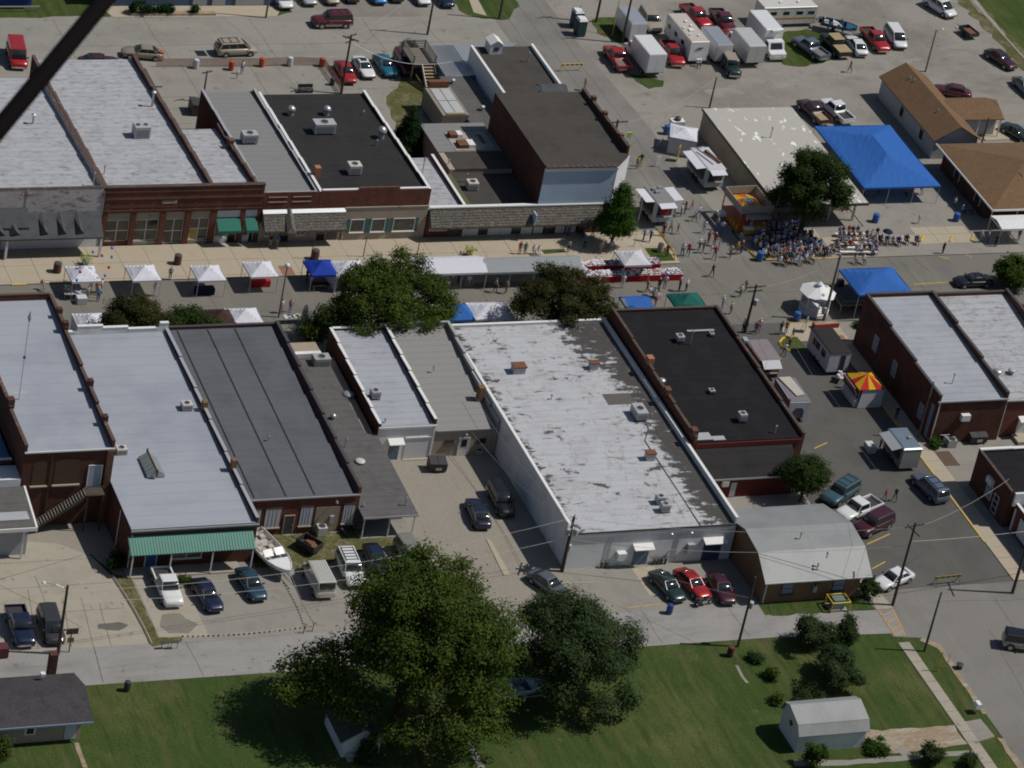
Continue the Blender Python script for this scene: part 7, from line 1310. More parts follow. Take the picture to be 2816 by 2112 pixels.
# yellow guard frame and transformer by the gambrel building
t = thing('guarded_transformer','green transformer inside a yellow pipe guard on the lawn strip','transformer',(18.76,-40.84,.06)); part('cabinet',B(-.6,-.45,.1,.6,.45,1.15),plain('utility_green',(0.12,0.18,0.15),.5),t); part('pad',B(-.9,-.7,0,.9,.7,.1),concrete_pale,t)
yp = plain('guard_yellow',(0.55,0.36,0.03),.5)
for s in (-.95,.95): part('guard_post',MB().tube((s,-.75,0),(s,-.75,1.15),.07).tube((s,.7,0),(s,.7,1.15),.07),yp,t)
part('guard_rail',MB().tube((-.95,-.75,1.1),(.95,-.75,1.1),.07).tube((-.95,.7,1.1),(.95,.7,1.1),.07).tube((-.95,-.75,1.1),(-.95,.7,1.1),.07).tube((.95,-.75,1.1),(.95,.7,1.1),.07),yp,t)
def dumpster(label,x,y,rz,L=1.8,W_=1.3,h=1.2,m=plastic_dark):
    t = thing('dumpster',label,'dumpster',(x,y,.04),rz); part('bin',MB().hexa([(-L/2,-W_/2+.15,.12),(L/2,-W_/2+.15,.12),(L/2,W_/2,.12),(-L/2,W_/2,.12)],[(-L/2,-W_/2,h*.85),(L/2,-W_/2,h*.85),(L/2,W_/2,h),(-L/2,W_/2,h)]),m,t)
    for s in (0,1): part('lid',MB().hexa([(-L/2+.02+s*L/2,-W_/2-.03,h*.86),(-.02+s*L/2,-W_/2-.03,h*.86),(-.02+s*L/2,W_/2,h+.02),(-L/2+.02+s*L/2,W_/2,h+.02)],[(-L/2+.02+s*L/2,-W_/2-.03,h*.86+.05),(-.02+s*L/2,-W_/2-.03,h*.86+.05),(-.02+s*L/2,W_/2,h+.07),(-L/2+.02+s*L/2,W_/2,h+.07)]),m,t)
    for (a,b_) in ((-.7,-.4),(.7,-.4),(-.7,.5),(.7,.5)): part('caster',MB().tube((a-.03,b_,.06),(a+.03,b_,.06),.06,n=8),rubber_m,t)
    part('paper_notice',B(-.25,-W_/2-.02,.35,.35,-W_/2+.12,.65),trim_grey,t)
dumpster('black dumpster with a pale notice in the gravel yard',-13.38,-14.47,-.12); dumpster('black dumpster behind the brick storefront roof',-17.42,57.01,1.5,2.0,1.5,1.4)
dumpster('dark grill cart beside the rear wall of the right brick building',46.93,-14.75,0,2.0,.9,1.1); 
t = thing('rolled_debris','heap of dark scrap beside the porch of the low building','scrap',(-25.31,-24.10,.03)); mb = MB(); rr = random.Random(4)
for k in range(16): x_,y_ = rr.uniform(-1.1,1.1),rr.uniform(-.5,.5); mb.tube((x_,y_,.05),(x_+rr.uniform(-.5,.5),y_+rr.uniform(-.4,.4),rr.uniform(.1,.6)),rr.uniform(.05,.16),n=6)
part('pieces',mb,plain('scrap_dark',(0.05,0.045,0.04),.7),t)
for i,(x,y,w,d,h,m,lb) in enumerate(((-28.47,-24.03,.9,.9,1.0,hvac_white,'beige air conditioner on the ground behind the dark-roofed shop'),(43.65,-15.08,1.0,.8,.9,hvac_m,'grey air conditioner behind the right brick building'),(-8.11,-12.24,.6,.5,.6,hvac_m,'small grey air conditioner beside the white door'))):
    t = thing('ground_air_conditioner',lb,'air conditioner',(x,y,.03)); part('cabinet',B(-w/2,-d/2,.05,w/2,d/2,h),m,t); part('fan_guard',MB().lathe([(w*.38,h+.002),(w*.38,h+.04)],12),fan_dark,t)
def stake(label,x,y,h,m,name='marker_post',cat='post',r_=.05): return one(name,MB().tube((0,0,0),(0,0,h),r_).lathe([(r_*1.3,h),(r_*.6,h+.05)],8),m,label,cat,(x,y,.02))
stake('yellow marker post on the corner verge',24.65,-51.62,2.3,yp); stake('thin grey sign post on the corner verge',25.74,-51.29,1.8,steel_m,r_=.03)
t = thing('mailbox','white mailbox on a post at the south east verge','mailbox',(25.60,-58.09,.02)); part('post',B(-.05,-.05,0,.05,.05,1.0),wood_tan,t); part('box',MB().extr_y([(-.35,.6),(.35,.6),(.35,.95),(.2,1.15),(-.2,1.15),(-.35,.95)],-.35,.35),trim_white,t)
stake('dark drain marker at the road edge',27.04,-51.44,.5,plastic_dark,'drain_marker','post',.3)
for i,(x,y,lb) in enumerate(((-48.40,-39.89,'dark bench frame nearest the weedy corner'),(-47.56,-39.98,'dark bench frame second from the weedy corner'))):
    t = thing('bike_rack',lb,'rack',(x,y,.05)); part('hoop',MB().tube((-.3,0,0),(-.3,0,.7),.03).tube((-.3,0,.7),(.3,0,.7),.03).tube((.3,0,.7),(.3,0,0),.03),plastic_dark,t); part('seat_board',B(-.4,-.15,.72,.4,.15,.76),wood_dark,t)
t = thing('basketball_goal','brown sign frame beside the utility pole in the west lot','sign',(-57.14,-39.42,.03)); part('post',MB().tube((0,0,0),(0,0,2.4),.06),wood_dark,t); part('upper_panel',B(-.5,-.04,2.0,.6,.04,2.6),wood_dark,t); part('lower_panel',B(-.3,-.05,1.1,.3,.03,1.6),wood_grey,t)
for i,(x,y) in enumerate(((-63.18,-39.26),)): t = one('red_cart',B(-.9,-.5,.1,.4,.5,1.1),mat('dull_red_cart',(0.10,0.03,0.035),.7,scale=1),'dull red cart at the left edge of the west lot','cart',(x,y,.03))
# pennant strings in the rear lot
def pennants(label,a,b_,n,z=1.0,seed=0):
    rr = random.Random(seed); t = thing('pennant_string',label,'pennants',(a[0],a[1],0)); a = Vector((a[0],a[1],z)); b_ = Vector((b_[0],b_[1],z)); pts = []
    for i in range(n*2+1): u = i/(n*2); p = a+(b_-a)*u; p.z -= .3*math.sin(math.pi*u); pts.append(p)
    part('cord',MB().path(pts,.012,4),trim_white,t,(-a.x,-a.y,0))
    d = (b_-a).normalized()
    for i in range(n):
        p = pts[2*i+1]; q_ = p+d*.1; m = [cr_,cb_,cy_,cg_,co_,cw2][rr.randrange(6)]
        part('pennant',MB().hexa([p-d*.15,p+d*.15,p+Vector((.005,.005,-.32))],[p-d*.15+Vector((0,.006,0)),p+d*.15+Vector((0,.006,0)),p+Vector((.005,.011,-.32))]),m,t,(-a.x,-a.y,0))
pennants('string of small flags along the alley edge',(-46.89,-39.36),(-34.18,-39.18),26,1.0,1); pennants('string of small flags beside the cream van',(-34.01,-38.67),(-33.84,-31.28),18,1.0,2)
for i,(x,y) in enumerate(((-34.91,-39.01),(-34.01,-38.85))): t = one('pennant_post',MB().tube((0,0,0),(0,0,1.1),.04).path([(.0,0,.6),(.25,.1,.9),(.4,.1,.5)],.03),trim_dark,['bent dark stand left of the flag corner','bent dark stand right of the flag corner'][i],'stand',(x,y,.03))
# balloons
for i,(a,m,lb) in enumerate((((-40.26,20.53),0,'blue balloon above the yellow flowers'),((-39.37,21.24),0,'blue balloon highest on the left side of the bunch'),((-37.62,20.60),0,'topmost blue balloon near the storefront'),((-37.67,20.15),0,'blue balloon below the topmost one'),((-38.62,20.45),1,'red balloon between the upper blue balloons'),((-38.18,19.13),1,'red balloon right of the leftmost tent'),((-41.55,17.94),1,'red balloon in front of the leftmost tent roof'),((-38.66,18.53),0,'blue balloon low right of the leftmost tent'),((-42.04,17.19),0,'blue balloon at the front edge of the leftmost tent'))):
    z = [3.6,4.2,5.0,4.2,4.2,3.6,3.9,3.0,3.4][i]
    t = thing('balloon',lb,'balloon',(a[0],a[1],z)); part('skin',MB().lathe([(.03,-.19),(.12,-.1),(.16,.02),(.13,.13),(.03,.18)],10),[plain('balloon_blue',(0.05,0.25,0.62),.3),plain('balloon_red',(0.5,0.05,0.05),.3)][m],t,smooth=True); part('string',MB().path([(0,0,-.19),(.05,-.2,-1.2),(.1,-.3,-2.2)],.004,4),trim_white,t)

# ------------------------------------------------------------------ people
def person_mesh(pose,name):
    """one continuous skinned body; faces sorted into skin, shirt, trousers, hair and shoes"""
    sk = {}
    if pose == 'sit':
        J = dict(pel=(0,0,.50),che=(0,.05,.86),nec=(0,.04,1.04),hed=(0,.0,1.16),top=(0,.0,1.27))
        for s,n in ((-1,'l'),(1,'r')): J.update({'sh'+n: (.18*s,.04,.98),'el'+n: (.23*s,-.02,.70),'wr'+n: (.15*s,-.24,.62),'ha'+n: (.12*s,-.31,.61),'hi'+n: (.09*s,-.02,.49),'kn'+n: (.12*s,-.42,.50),'an'+n: (.12*s,-.42,.09),'to'+n: (.13*s,-.57,.04)})
    else:
        st = .22 if pose == 'walk' else .0; ar = .20 if pose == 'walk' else .03
        J = dict(pel=(0,0,.95),che=(0,0,1.30),nec=(0,0,1.48),hed=(0,-.02,1.60),top=(0,-.02,1.71))
        for s,n in ((-1,'l'),(1,'r')):
            f = -s*st; g_ = s*ar
            J.update({'sh'+n: (.18*s,0,1.42),'el'+n: (.245*s,g_*.5,1.15),'wr'+n: (.25*s,g_-.05,.92),'ha'+n: (.25*s,g_-.09,.82),'hi'+n: (.09*s,0,.92),'kn'+n: (.10*s,f*.6-.03,.50),'an'+n: (.10*s,f,.09+(.05 if f > .1 else 0)),'to'+n: (.115*s,f-.17,.04)})
    RAD = dict(pel=(.15,.12),che=(.165,.115),nec=(.055,.055),hed=(.085,.10),top=(.075,.085),sh=(.065,.065),el=(.045,.045),wr=(.034,.03),ha=(.042,.025),hi=(.088,.09),kn=(.06,.06),an=(.042,.045),to=(.045,.03))
    E = [('pel','che'),('che','nec'),('nec','hed'),('hed','top')]
    for n in 'lr': E += [('che','sh'+n),('sh'+n,'el'+n),('el'+n,'wr'+n),('wr'+n,'ha'+n),('pel','hi'+n),('hi'+n,'kn'+n),('kn'+n,'an'+n),('an'+n,'to'+n)]
    ks = list(J); me = bpy.data.meshes.new(name+'_cage'); me.from_pydata([J[k] for k in ks],[(ks.index(a),ks.index(b)) for a,b in E],[])
    o = bpy.data.objects.new(name,me); COL.objects.link(o); o.modifiers.new('s','SKIN')
    for i,k in enumerate(ks): v = me.skin_vertices[0].data[i]; v.radius = RAD[k if k in RAD else k[:2]]; v.use_root = k == 'pel'
    o.modifiers.new('d','SUBSURF').levels = 1
    dg = bpy.context.evaluated_depsgraph_get(); out = bpy.data.meshes.new_from_object(o.evaluated_get(dg)); out.name = name
    bpy.data.objects.remove(o); out.materials.clear()
    for i in range(5): out.materials.append(PSK[0])
    seg = [(Vector(J[a]),Vector(J[b]),a[:2]+b[:2]) for a,b in E]
    def near(p):
        best = (9,'')
        for a,b,n in seg:
            d = b-a; t = max(0,min(1,(p-a).dot(d)/d.length_squared)); dd = (p-a-d*t).length
            if dd < best[0]: best = (dd,n)
        return best[1]
    cls = {'pech': 1,'chne': 1,'nehe': 0,'heto': 3,'chsh': 1,'shel': 1,'elwr': 0,'wrha': 0,'pehi': 2,'hikn': 2,'knan': 2,'anto': 4}
    hz = J['hed'][2]
    for f in out.polygons:
        n = near(f.center); c = cls[n]
        if n in ('nehe','heto') and f.center.z > hz-.06: c = 3 if (f.center.y > J['hed'][1]-.03 or f.center.z > hz+.08) else 0
        if n == 'pech' and f.center.z < J['pel'][2]+.06: c = 2
        f.material_index = c; f.use_smooth = True
    return out
PSK = [plain('skin_fair',(0.42,0.25,0.17),.6),plain('skin_tan',(0.33,0.18,0.115),.6)]
HAIR = [plain('hair_brown',(0.05,0.028,0.016),.7),plain('hair_grey',(0.3,0.29,0.28),.7),plain('hair_blond',(0.27,0.18,0.08),.7),plain('hair_black',(0.015,0.012,0.01),.7),plain('white_cap',(0.6,0.6,0.6),.8)]
SHOE = plain('shoes',(0.12,0.11,0.1),.7)
CC = dict(white=(.62,.62,.64),red=(.40,.03,.03),maroon=(.13,.02,.03),navy=(.02,.03,.09),blue=(.05,.13,.35),lightblue=(.25,.36,.55),black=(.015,.015,.018),grey=(.22,.23,.25),green=(.05,.2,.1),yellow=(.5,.35,.04),cream=(.5,.44,.28),pink=(.5,.27,.27),purple=(.18,.12,.3),khaki=(.28,.23,.15),orange=(.5,.12,.03),denim=(.05,.08,.16),teal=(.03,.2,.2),olive=(.11,.11,.06))
CM = {k: plain('cloth_'+k,v,.85) for k,v in CC.items()}
PM = {k: person_mesh(k,'body_'+k) for k in ('stand','walk','sit')}
rp = random.Random(21)
def person(pose,x,y,rz,shirt,pants,label,group=None,z=.06,s=None,hair=None):
    o = bpy.data.objects.new('person',PM[pose]); COL.objects.link(o); o.location = (x,y,z); o.rotation_euler = (0,0,rz)
    k = s or rp.uniform(.95,1.05); o.scale = (k,k,k)
    obm(o,[PSK[rp.random() < .25],CM[shirt],CM[pants],HAIR[rp.randrange(5) if hair is None else hair],SHOE])
    return tag(o,label,'person',group)
def crowd(tpl,rows):
    for (x,y,pose,deg,sh,pa,*rest) in rows:
        person(pose,x,y,R(deg),sh,pa,'person in %s top and %s trousers %s' % (sh,pa,rest[0]),None,.06,rest[1] if len(rest) > 1 else None)
crowd(0,[
 (31.03,31.64,'stand',90,'pink','maroon','at the flap of the grey-roofed food trailer'),(32.06,31.88,'stand',60,'white','navy','waiting east of the grey-roofed food trailer'),(32.77,32.42,'stand',40,'black','denim','waiting east of the grey-roofed food trailer'),
 (34.03,33.30,'walk',200,'orange','red','walking alone up the cross street',.72),(34.13,31.57,'walk',20,'white','denim','walking by the kerb of the cross street'),(33.30,30.75,'walk',20,'lightblue','denim','walking up the cross street'),
 (33.34,28.11,'walk',150,'white','lightblue','striding through the corner'),(35.42,27.86,'walk',140,'white','blue','near the orange booth'),(35.14,28.73,'stand',0,'khaki','blue','at the shade edge by the orange booth'),
 (28.17,27.67,'walk',-30,'maroon','maroon','stepping off the yellow kerb'),(29.37,28.45,'walk',20,'grey','black','by the corner of the grey-roofed food trailer'),(30.12,28.13,'walk',60,'red','lightblue','south of the grey-roofed food trailer',.8),
 (26.10,26.51,'walk',-60,'blue','denim','walking along the corner sidewalk'),(25.44,26.80,'walk',-70,'lightblue','black','striding past the conical green tree'),
 (32.93,25.88,'stand',100,'red','denim','in the middle of the crossing'),(33.51,25.42,'stand',-60,'maroon','red','in the middle of the crossing'),(28.79,23.51,'walk',-20,'white','navy','walking into the main street'),(29.52,23.54,'walk',-20,'red','black','walking into the main street'),
 (31.36,24.70,'stand',30,'white','navy','talking at the crossing'),(31.54,23.99,'stand',210,'olive','khaki','talking at the crossing'),(32.43,23.80,'walk',240,'white','white','playing at the crossing',.7),(32.34,22.63,'walk',-10,'red','denim','south of the crossing group'),(33.83,24.85,'stand',50,'grey','blue','beside the crossing group',.7),
 (34.36,22.86,'walk',-40,'cream','olive','west of the crowded island'),(35.44,23.50,'stand',120,'yellow','khaki','at the tip of the crowded island'),(36.05,23.61,'stand',200,'maroon','denim','at the tip of the crowded island'),(36.77,25.67,'stand',90,'lightblue','khaki','on the kerb of the crowded island'),
 (30.57,19.07,'walk',190,'black','black','alone in the main street'),(26.85,23.34,'stand',0,'maroon','maroon','on the corner grass by the goods tables'),
 (19.18,17.37,'stand',170,'white','white','in front of the red-skirted tables'),(21.71,16.48,'walk',90,'khaki','black','south of the red-skirted tables'),(23.16,16.59,'stand',180,'black','black','south of the red-skirted tables'),(24.03,17.01,'stand',150,'white','grey','south of the red-skirted tables'),(25.50,16.38,'stand',90,'purple','navy','beside the dark green tent'),(26.31,16.27,'stand',200,'white','denim','beside the dark green tent'),
 (21.56,13.61,'stand',0,'red','red','between the blue tarp tent and the black roof',.75),(16.08,17.15,'stand',180,'white','denim','right of the dark brown-green tree'),(15.76,19.12,'stand',180,'white','grey','at the left end of the red-skirted tables'),(21.88,18.96,'stand',180,'blue','grey','at the middle of the front goods table'),
 (21.80,15.73,'sit',40,'white','denim','sitting north of the black roof'),(22.17,15.31,'sit',10,'lightblue','grey','sitting north of the black roof'),(22.68,15.41,'sit',-10,'cream','white','sitting north of the black roof'),
 (29.52,7.82,'stand',200,'white','navy','left of the utility pole with transformer'),(29.69,7.67,'stand',160,'maroon','black','left of the utility pole with transformer'),(30.80,7.39,'walk',150,'red','denim','right of the utility pole with transformer'),(31.36,7.75,'walk',150,'white','purple','right of the utility pole with transformer'),
 (33.65,7.06,'stand',190,'black','grey','west of the corner island'),(34.31,7.16,'stand',170,'red','navy','west of the corner island'),(34.71,6.25,'walk',60,'maroon','purple','west of the dark-roofed trailer',.8),(32.27,2.95,'walk',170,'white','denim','beside the pink-roofed trailer'),(33.43,4.28,'walk',170,'maroon','maroon','beside the pink-roofed trailer',.8),
 (29.08,12.64,'stand',90,'white','lightblue','at the corner of the black roof'),(29.61,11.44,'stand',200,'cream','grey','at the corner of the black roof'),(32.15,14.81,'walk',100,'white','denim','in the side street near the transformer pole'),(33.16,15.70,'walk',100,'grey','khaki','in the side street near the transformer pole'),
 (60.67,22.19,'stand',200,'black','black','alone on the main street east side'),(60.70,28.79,'stand',90,'white','white','on the slabs before the huge blue tarp tent',.8),(31.89,-23.85,'walk',180,'red','red','walking beside a taller one on the side street',.75),(32.82,-24.21,'walk',180,'black','navy','walking with a child on the side street'),
 (68.08,64.36,'walk',30,'maroon','navy','alone in the gravel lot'),(-9.48,65.68,'stand',0,'white','blue','beside the orange netting'),(-10.37,64.55,'stand',180,'white','pink','beside the orange netting',.65),(31.57,43.01,'stand',0,'navy','yellow','under the tall pole by the blue front'),(30.88,42.39,'stand',180,'yellow','grey','under the tall pole by the blue front'),(31.40,60.73,'stand',90,'orange','grey','at the rear corner of the tall brick building'),
 (-30.43,21.93,'stand',180,'grey','denim','between the second and third white tents'),(-40.78,21.91,'stand',90,'maroon','black','at the left side of the leftmost tent'),(-38.95,19.56,'stand',0,'orange','grey','in front of the leftmost tent'),(-38.37,19.91,'stand',60,'white','khaki','in front of the leftmost tent'),(-39.15,18.30,'stand',160,'lightblue','navy','in front of the leftmost tent'),(-40.15,18.74,'stand',180,'cream','grey','in front of the leftmost tent'),(-39.27,20.73,'stand',0,'grey','denim','under the leftmost tent'),(-32.91,19.06,'stand',120,'white','white','in front of the second white tent'),(-44.38,20.91,'sit',0,'pink','grey','sitting at the left edge behind the brick parapet'),
 (-17.67,27.73,'stand',0,'black','khaki','at the shop front beside the green awning'),(-16.96,27.69,'stand',0,'blue','khaki','at the shop front beside the green awning'),(-1.06,18.93,'stand',180,'lightblue','denim','under the long white marquee'),(0.06,19.10,'stand',180,'cream','grey','under the long white marquee'),(1.06,18.57,'stand',180,'blue','denim','under the long white marquee'),(1.71,18.53,'stand',160,'white','khaki','under the long white marquee'),(0.78,19.29,'stand',20,'black','black','under the long white marquee'),(-1.15,17.54,'stand',180,'grey','black','south of the long white marquee'),
 (4.37,17.44,'walk',80,'grey','black','south of the grey marquee'),(5.53,17.14,'walk',-80,'khaki','olive','south of the grey marquee'),(-19.41,15.02,'stand',0,'pink','purple','near the street lamp'),(-20.41,14.86,'stand',30,'white','pink','near the street lamp'),(-15.91,20.51,'stand',90,'black','black','at the left side of the blue star tent'),(-13.25,20.35,'stand',0,'navy','navy','under the blue star tent'),(-15.63,19.57,'stand',180,'white','grey','in front of the blue star tent'),
 (9.92,24.82,'stand',0,'red','khaki','on the north sidewalk behind the grey marquee'),(10.49,24.72,'stand',0,'teal','navy','on the north sidewalk behind the grey marquee'),(11.52,24.73,'sit',0,'white','grey','sitting on the north sidewalk'),(12.12,24.70,'sit',0,'white','white','sitting on the north sidewalk'),
 (16.99,28.34,'stand',0,'purple','denim','in the shade left of the conical tree'),(18.53,28.38,'stand',0,'blue','navy','in the shade left of the conical tree'),(18.62,27.89,'stand',60,'red','black','in the shade left of the conical tree'),(19.75,27.95,'stand',0,'navy','denim','in the shade left of the conical tree'),(17.92,25.72,'stand',0,'blue','black','in the shade below the conical tree'),(19.35,24.43,'stand',0,'pink','grey','in the shade below the conical tree'),(20.60,24.60,'stand',0,'lightblue','grey','in the shade below the conical tree'),(15.67,24.87,'stand',180,'grey','black','at the corner of the grey marquee'),
 (37.70,0.05,'stand',90,'grey','navy','below the dark-roofed food trailer'),(36.89,-0.53,'stand',120,'khaki','denim','below the dark-roofed food trailer'),(36.41,0.66,'stand',-60,'maroon','navy','at the shaded side of the dark-roofed trailer'),(36.10,1.71,'stand',-60,'white','black','at the shaded side of the dark-roofed trailer'),(36.61,-3.56,'stand',-60,'maroon','black','at the striped concession tent'),(36.93,-4.22,'stand',-60,'blue','navy','at the striped concession tent'),(36.57,-6.21,'stand',-90,'white','white','at the corner of the striped tent',.7),(41.46,-0.99,'stand',0,'blue','denim','by the brick wall behind the striped tent'),
 (35.63,-15.52,'stand',-90,'red','black','at the silver food trailer'),(36.13,-17.05,'stand',-120,'red','maroon','at the silver food trailer'),(35.47,-14.87,'stand',80,'white','navy','behind the white table of the silver trailer'),(39.71,-9.83,'stand',180,'black','navy','on the sidewalk above the silver trailer'),
 (38.01,39.12,'stand',-60,'lightblue','navy','at the trailer with the folded roof sign'),(37.76,39.72,'stand',-60,'blue','black','at the trailer with the folded roof sign'),(37.84,41.51,'stand',-60,'red','navy','at the trailer with the folded roof sign'),(37.07,46.95,'sit',180,'red','navy','sitting at the white walled tent'),
 (66.59,24.40,'walk',90,'cream','khaki','walking near the right yellow kerb block'),(67.47,24.36,'stand',60,'lightblue','navy','near the white awning'),(68.94,24.28,'stand',0,'grey','denim','in front of the white awning'),(70.09,24.48,'stand',0,'pink','grey','in front of the white awning'),(71.69,24.65,'stand',0,'green','denim','in front of the white awning'),(68.01,23.31,'stand',180,'black','black','in front of the white awning'),(67.16,32.37,'sit',90,'white','grey','sitting in the shade of the brick office'),(67.25,30.67,'sit',90,'lightblue','navy','sitting in the shade of the brick office'),(68.20,30.75,'sit',60,'blue','black','sitting in the shade of the brick office'),
 (48.96,20.91,'sit',0,'cream','denim','sitting in front of the benches'),(49.92,20.86,'sit',0,'white','navy','sitting in front of the benches'),
])
def seated(x,y,rz,where,group,z,pose='sit'):
    a,b_ = rp.choice(SH),rp.choice(PA); person(pose,x,y,rz,a,b_,'person in %s top and %s trousers %s' % (a,b_,where),group,z)
# seated audience on benches and chairs
SH = ['white','navy','lightblue','grey','blue','maroon','cream','purple','black','khaki','white','red']; PA = ['denim','navy','khaki','black','grey']
for i,(x,y) in enumerate(((50.07,26.81),(50.86,26.91),(51.29,26.75),(49.64,25.69),(50.21,25.66),(52.61,25.82),(53.26,25.79),(54.18,26.31),(49.06,24.58),(49.72,24.40),(51.42,24.31),(51.94,24.00),(52.78,24.38),(52.85,23.81),(51.59,22.88),(51.79,22.59),(52.40,22.84),(49.91,22.83),(49.60,26.69),(51.86,26.72),(49.09,25.57),(50.79,25.48),(51.67,25.58),(50.12,24.38),(48.75,23.18),(49.69,23.98),(50.40,22.81),(50.95,22.92),(52.84,25.24),(53.20,24.93))):
    seated(x,y,R(rp.uniform(-20,20)),'seated on the rows of white benches','audience on the white benches',.12)
for i,(x,y) in enumerate(((53.95,24.75),(54.70,24.57),(55.36,24.53),(56.03,24.35),(57.18,24.64),(58.42,24.45),(45.77,22.78),(46.47,22.88),(47.14,23.26),(47.89,23.65),(40.33,20.98),(41.38,21.34),(42.05,21.02),(43.08,21.52),(43.74,21.34),(39.67,21.15))):
    chair(x,y,0,i % 5,['navy','green','white','blue','grey'][i % 5]+' lawn chair facing the street along the island kerb','lawn chairs along the kerb',.06); seated(x,y-.02,R(rp.uniform(-20,20)),'in a lawn chair along the island kerb','audience in kerbside chairs',.06)
cnt = 0
for r_ in range(9):
    for c in range(13):
        x = 37.9+c*.69+(r_ % 2)*.3+rp.uniform(-.16,.16); y = 22.7+r_*.70+rp.uniform(-.1,.1)
        if x < 38.2+max(0,(r_-4))*.2 or rp.random() < .08 or x > 46.4 - r_*.12 or math.hypot(x-43.6,y-25.6) < .5: continue
        k5 = rp.randrange(5); chair(x,y,R(rp.uniform(-15,15)),k5,['navy','green','white','blue','grey'][k5]+' lawn chair in the tree shade of the crowded island','lawn chairs in the tree shade',.1)
        seated(x,y-.02,R(rp.uniform(-25,25)),'seated in the island tree shade','audience in the tree shade',.1); cnt += 1
for i,(x,y) in enumerate(((42.00,30.08),(42.57,29.48),(43.01,29.75),(41.00,29.84),(41.41,27.39),(42.54,27.34),(38.91,27.83),(40.19,29.48),(40.87,29.73),(38.77,28.83),(41.35,29.14))): seated(x,y,R(rp.uniform(-90,90)),'standing in the shade beside the orange booth','people standing by the orange booth',.1,'stand')
for i in range(14): seated(56.2+i*.62,34.6+rp.uniform(0,5),R(rp.uniform(-40,40)),'under the huge blue tarp tent','people under the huge blue tarp tent',.06,'sit' if i % 2 else 'stand')
t = thing('umbrella','dark umbrella held over the seated row','umbrella',(54.52,24.72,.1)); part('canopy',MB().lathe([(.62,1.55),(.5,1.7),(.25,1.82),(.02,1.86)],8),cloth('umbrella_navy',(.02,.03,.06)),t); part('shaft',MB().tube((0,0,.8),(0,0,1.84),.012),steel_m,t)

# ------------------------------------------------------------------ trees and plants
def leafmat(name,dark,light,trans=0.35):
    m = bpy.data.materials.new(name); m.use_nodes = True; nt = m.node_tree; b = nt.nodes['Principled BSDF']
    b.inputs['Roughness'].default_value = .85; b.inputs['Specular IOR Level'].default_value = .08
    at_ = nt.nodes.new('ShaderNodeAttribute'); at_.attribute_name = 'tint'
    mx = nt.nodes.new('ShaderNodeMix'); mx.data_type = 'RGBA'; mx.inputs[6].default_value = _rgb(dark); mx.inputs[7].default_value = _rgb(light)
    nt.links.new(at_.outputs['Fac'],mx.inputs[0]); nt.links.new(mx.outputs[2],b.inputs['Base Color'])
    tr = nt.nodes.new('ShaderNodeBsdfTranslucent'); nt.links.new(mx.outputs[2],tr.inputs[0])
    ms = nt.nodes.new('ShaderNodeMixShader'); ms.inputs[0].default_value = trans; out = nt.nodes['Material Output']
    nt.links.new(b.outputs[0],ms.inputs[1]); nt.links.new(tr.outputs[0],ms.inputs[2]); nt.links.new(ms.outputs[0],out.inputs[0]); return m
LM = dict(green=leafmat('leaves_green',(0.035,0.064,0.012),(0.104,0.144,0.025)),dark=leafmat('leaves_dark',(0.024,0.045,0.012),(0.059,0.092,0.022)),brown=leafmat('leaves_bronze',(0.035,0.040,0.013),(0.076,0.076,0.024)),grey=leafmat('leaves_greygreen',(0.029,0.054,0.020),(0.076,0.109,0.039)),bright=leafmat('leaves_bright',(0.026,0.065,0.011),(0.073,0.127,0.020)),pine=leafmat('needles',(0.012,0.033,0.011),(0.035,0.068,0.018)))
bark = mat('bark',(0.07,0.055,0.042),.95,scale=2,fine=.12)
def leaves(lobes,n_clump,per,cr,ls,seed,droop=0.0):
    rr = random.Random(seed); V = []; F = []; T = []
    vol = [l[3]*l[4]*l[5] for l in lobes]; tot = sum(v**.67 for v in vol)
    for l,v in zip(lobes,vol):
        for _ in range(max(3,int(n_clump*(v**.67)/tot))):
            while True:
                d = Vector((rr.uniform(-1,1),rr.uniform(-1,1),rr.uniform(-1,1)))
                if .05 < d.length < 1: break
            d.normalize(); d.z = abs(d.z) if rr.random() < .45 else d.z; k = rr.uniform(.7,1.06) if rr.random() < .85 else rr.uniform(.3,.7)
            c = Vector((l[0]+d.x*l[3]*k,l[1]+d.y*l[4]*k,l[2]+d.z*l[5]*k)); tn = min(1,max(0,rr.gauss(.42,.22))); r_ = cr*rr.uniform(.6,1.3)
            for _ in range(per):
                p = c+Vector((rr.gauss(0,.5),rr.gauss(0,.5),rr.gauss(0,.38)))*r_
                if droop: p.z -= abs(rr.gauss(0,droop))
                nrm = (d*.9+Vector((rr.gauss(0,.38),rr.gauss(0,.38),.45+rr.gauss(0,.3)))).normalized(); u = nrm.orthogonal().normalized()
                a = rr.uniform(0,6.28); w = nrm.cross(u); u,w = u*math.cos(a)+w*math.sin(a),w*math.cos(a)-u*math.sin(a); s = ls*rr.uniform(.6,1.25)
                o = len(V); V += [tuple(p-u*s-w*s*.55),tuple(p+u*s*.9-w*s*.5),tuple(p+u*s*1.1+w*s*.45+nrm*s*.2),tuple(p-u*s*.8+w*s*.55)]; F.append((o,o+1,o+2,o+3)); T.append(min(1,max(0,tn+rr.gauss(0,.13))))
    me = bpy.data.meshes.new('crown'); me.from_pydata(V,[],F); a = me.attributes.new('tint','FLOAT','FACE'); a.data.foreach_set('value',T); return me
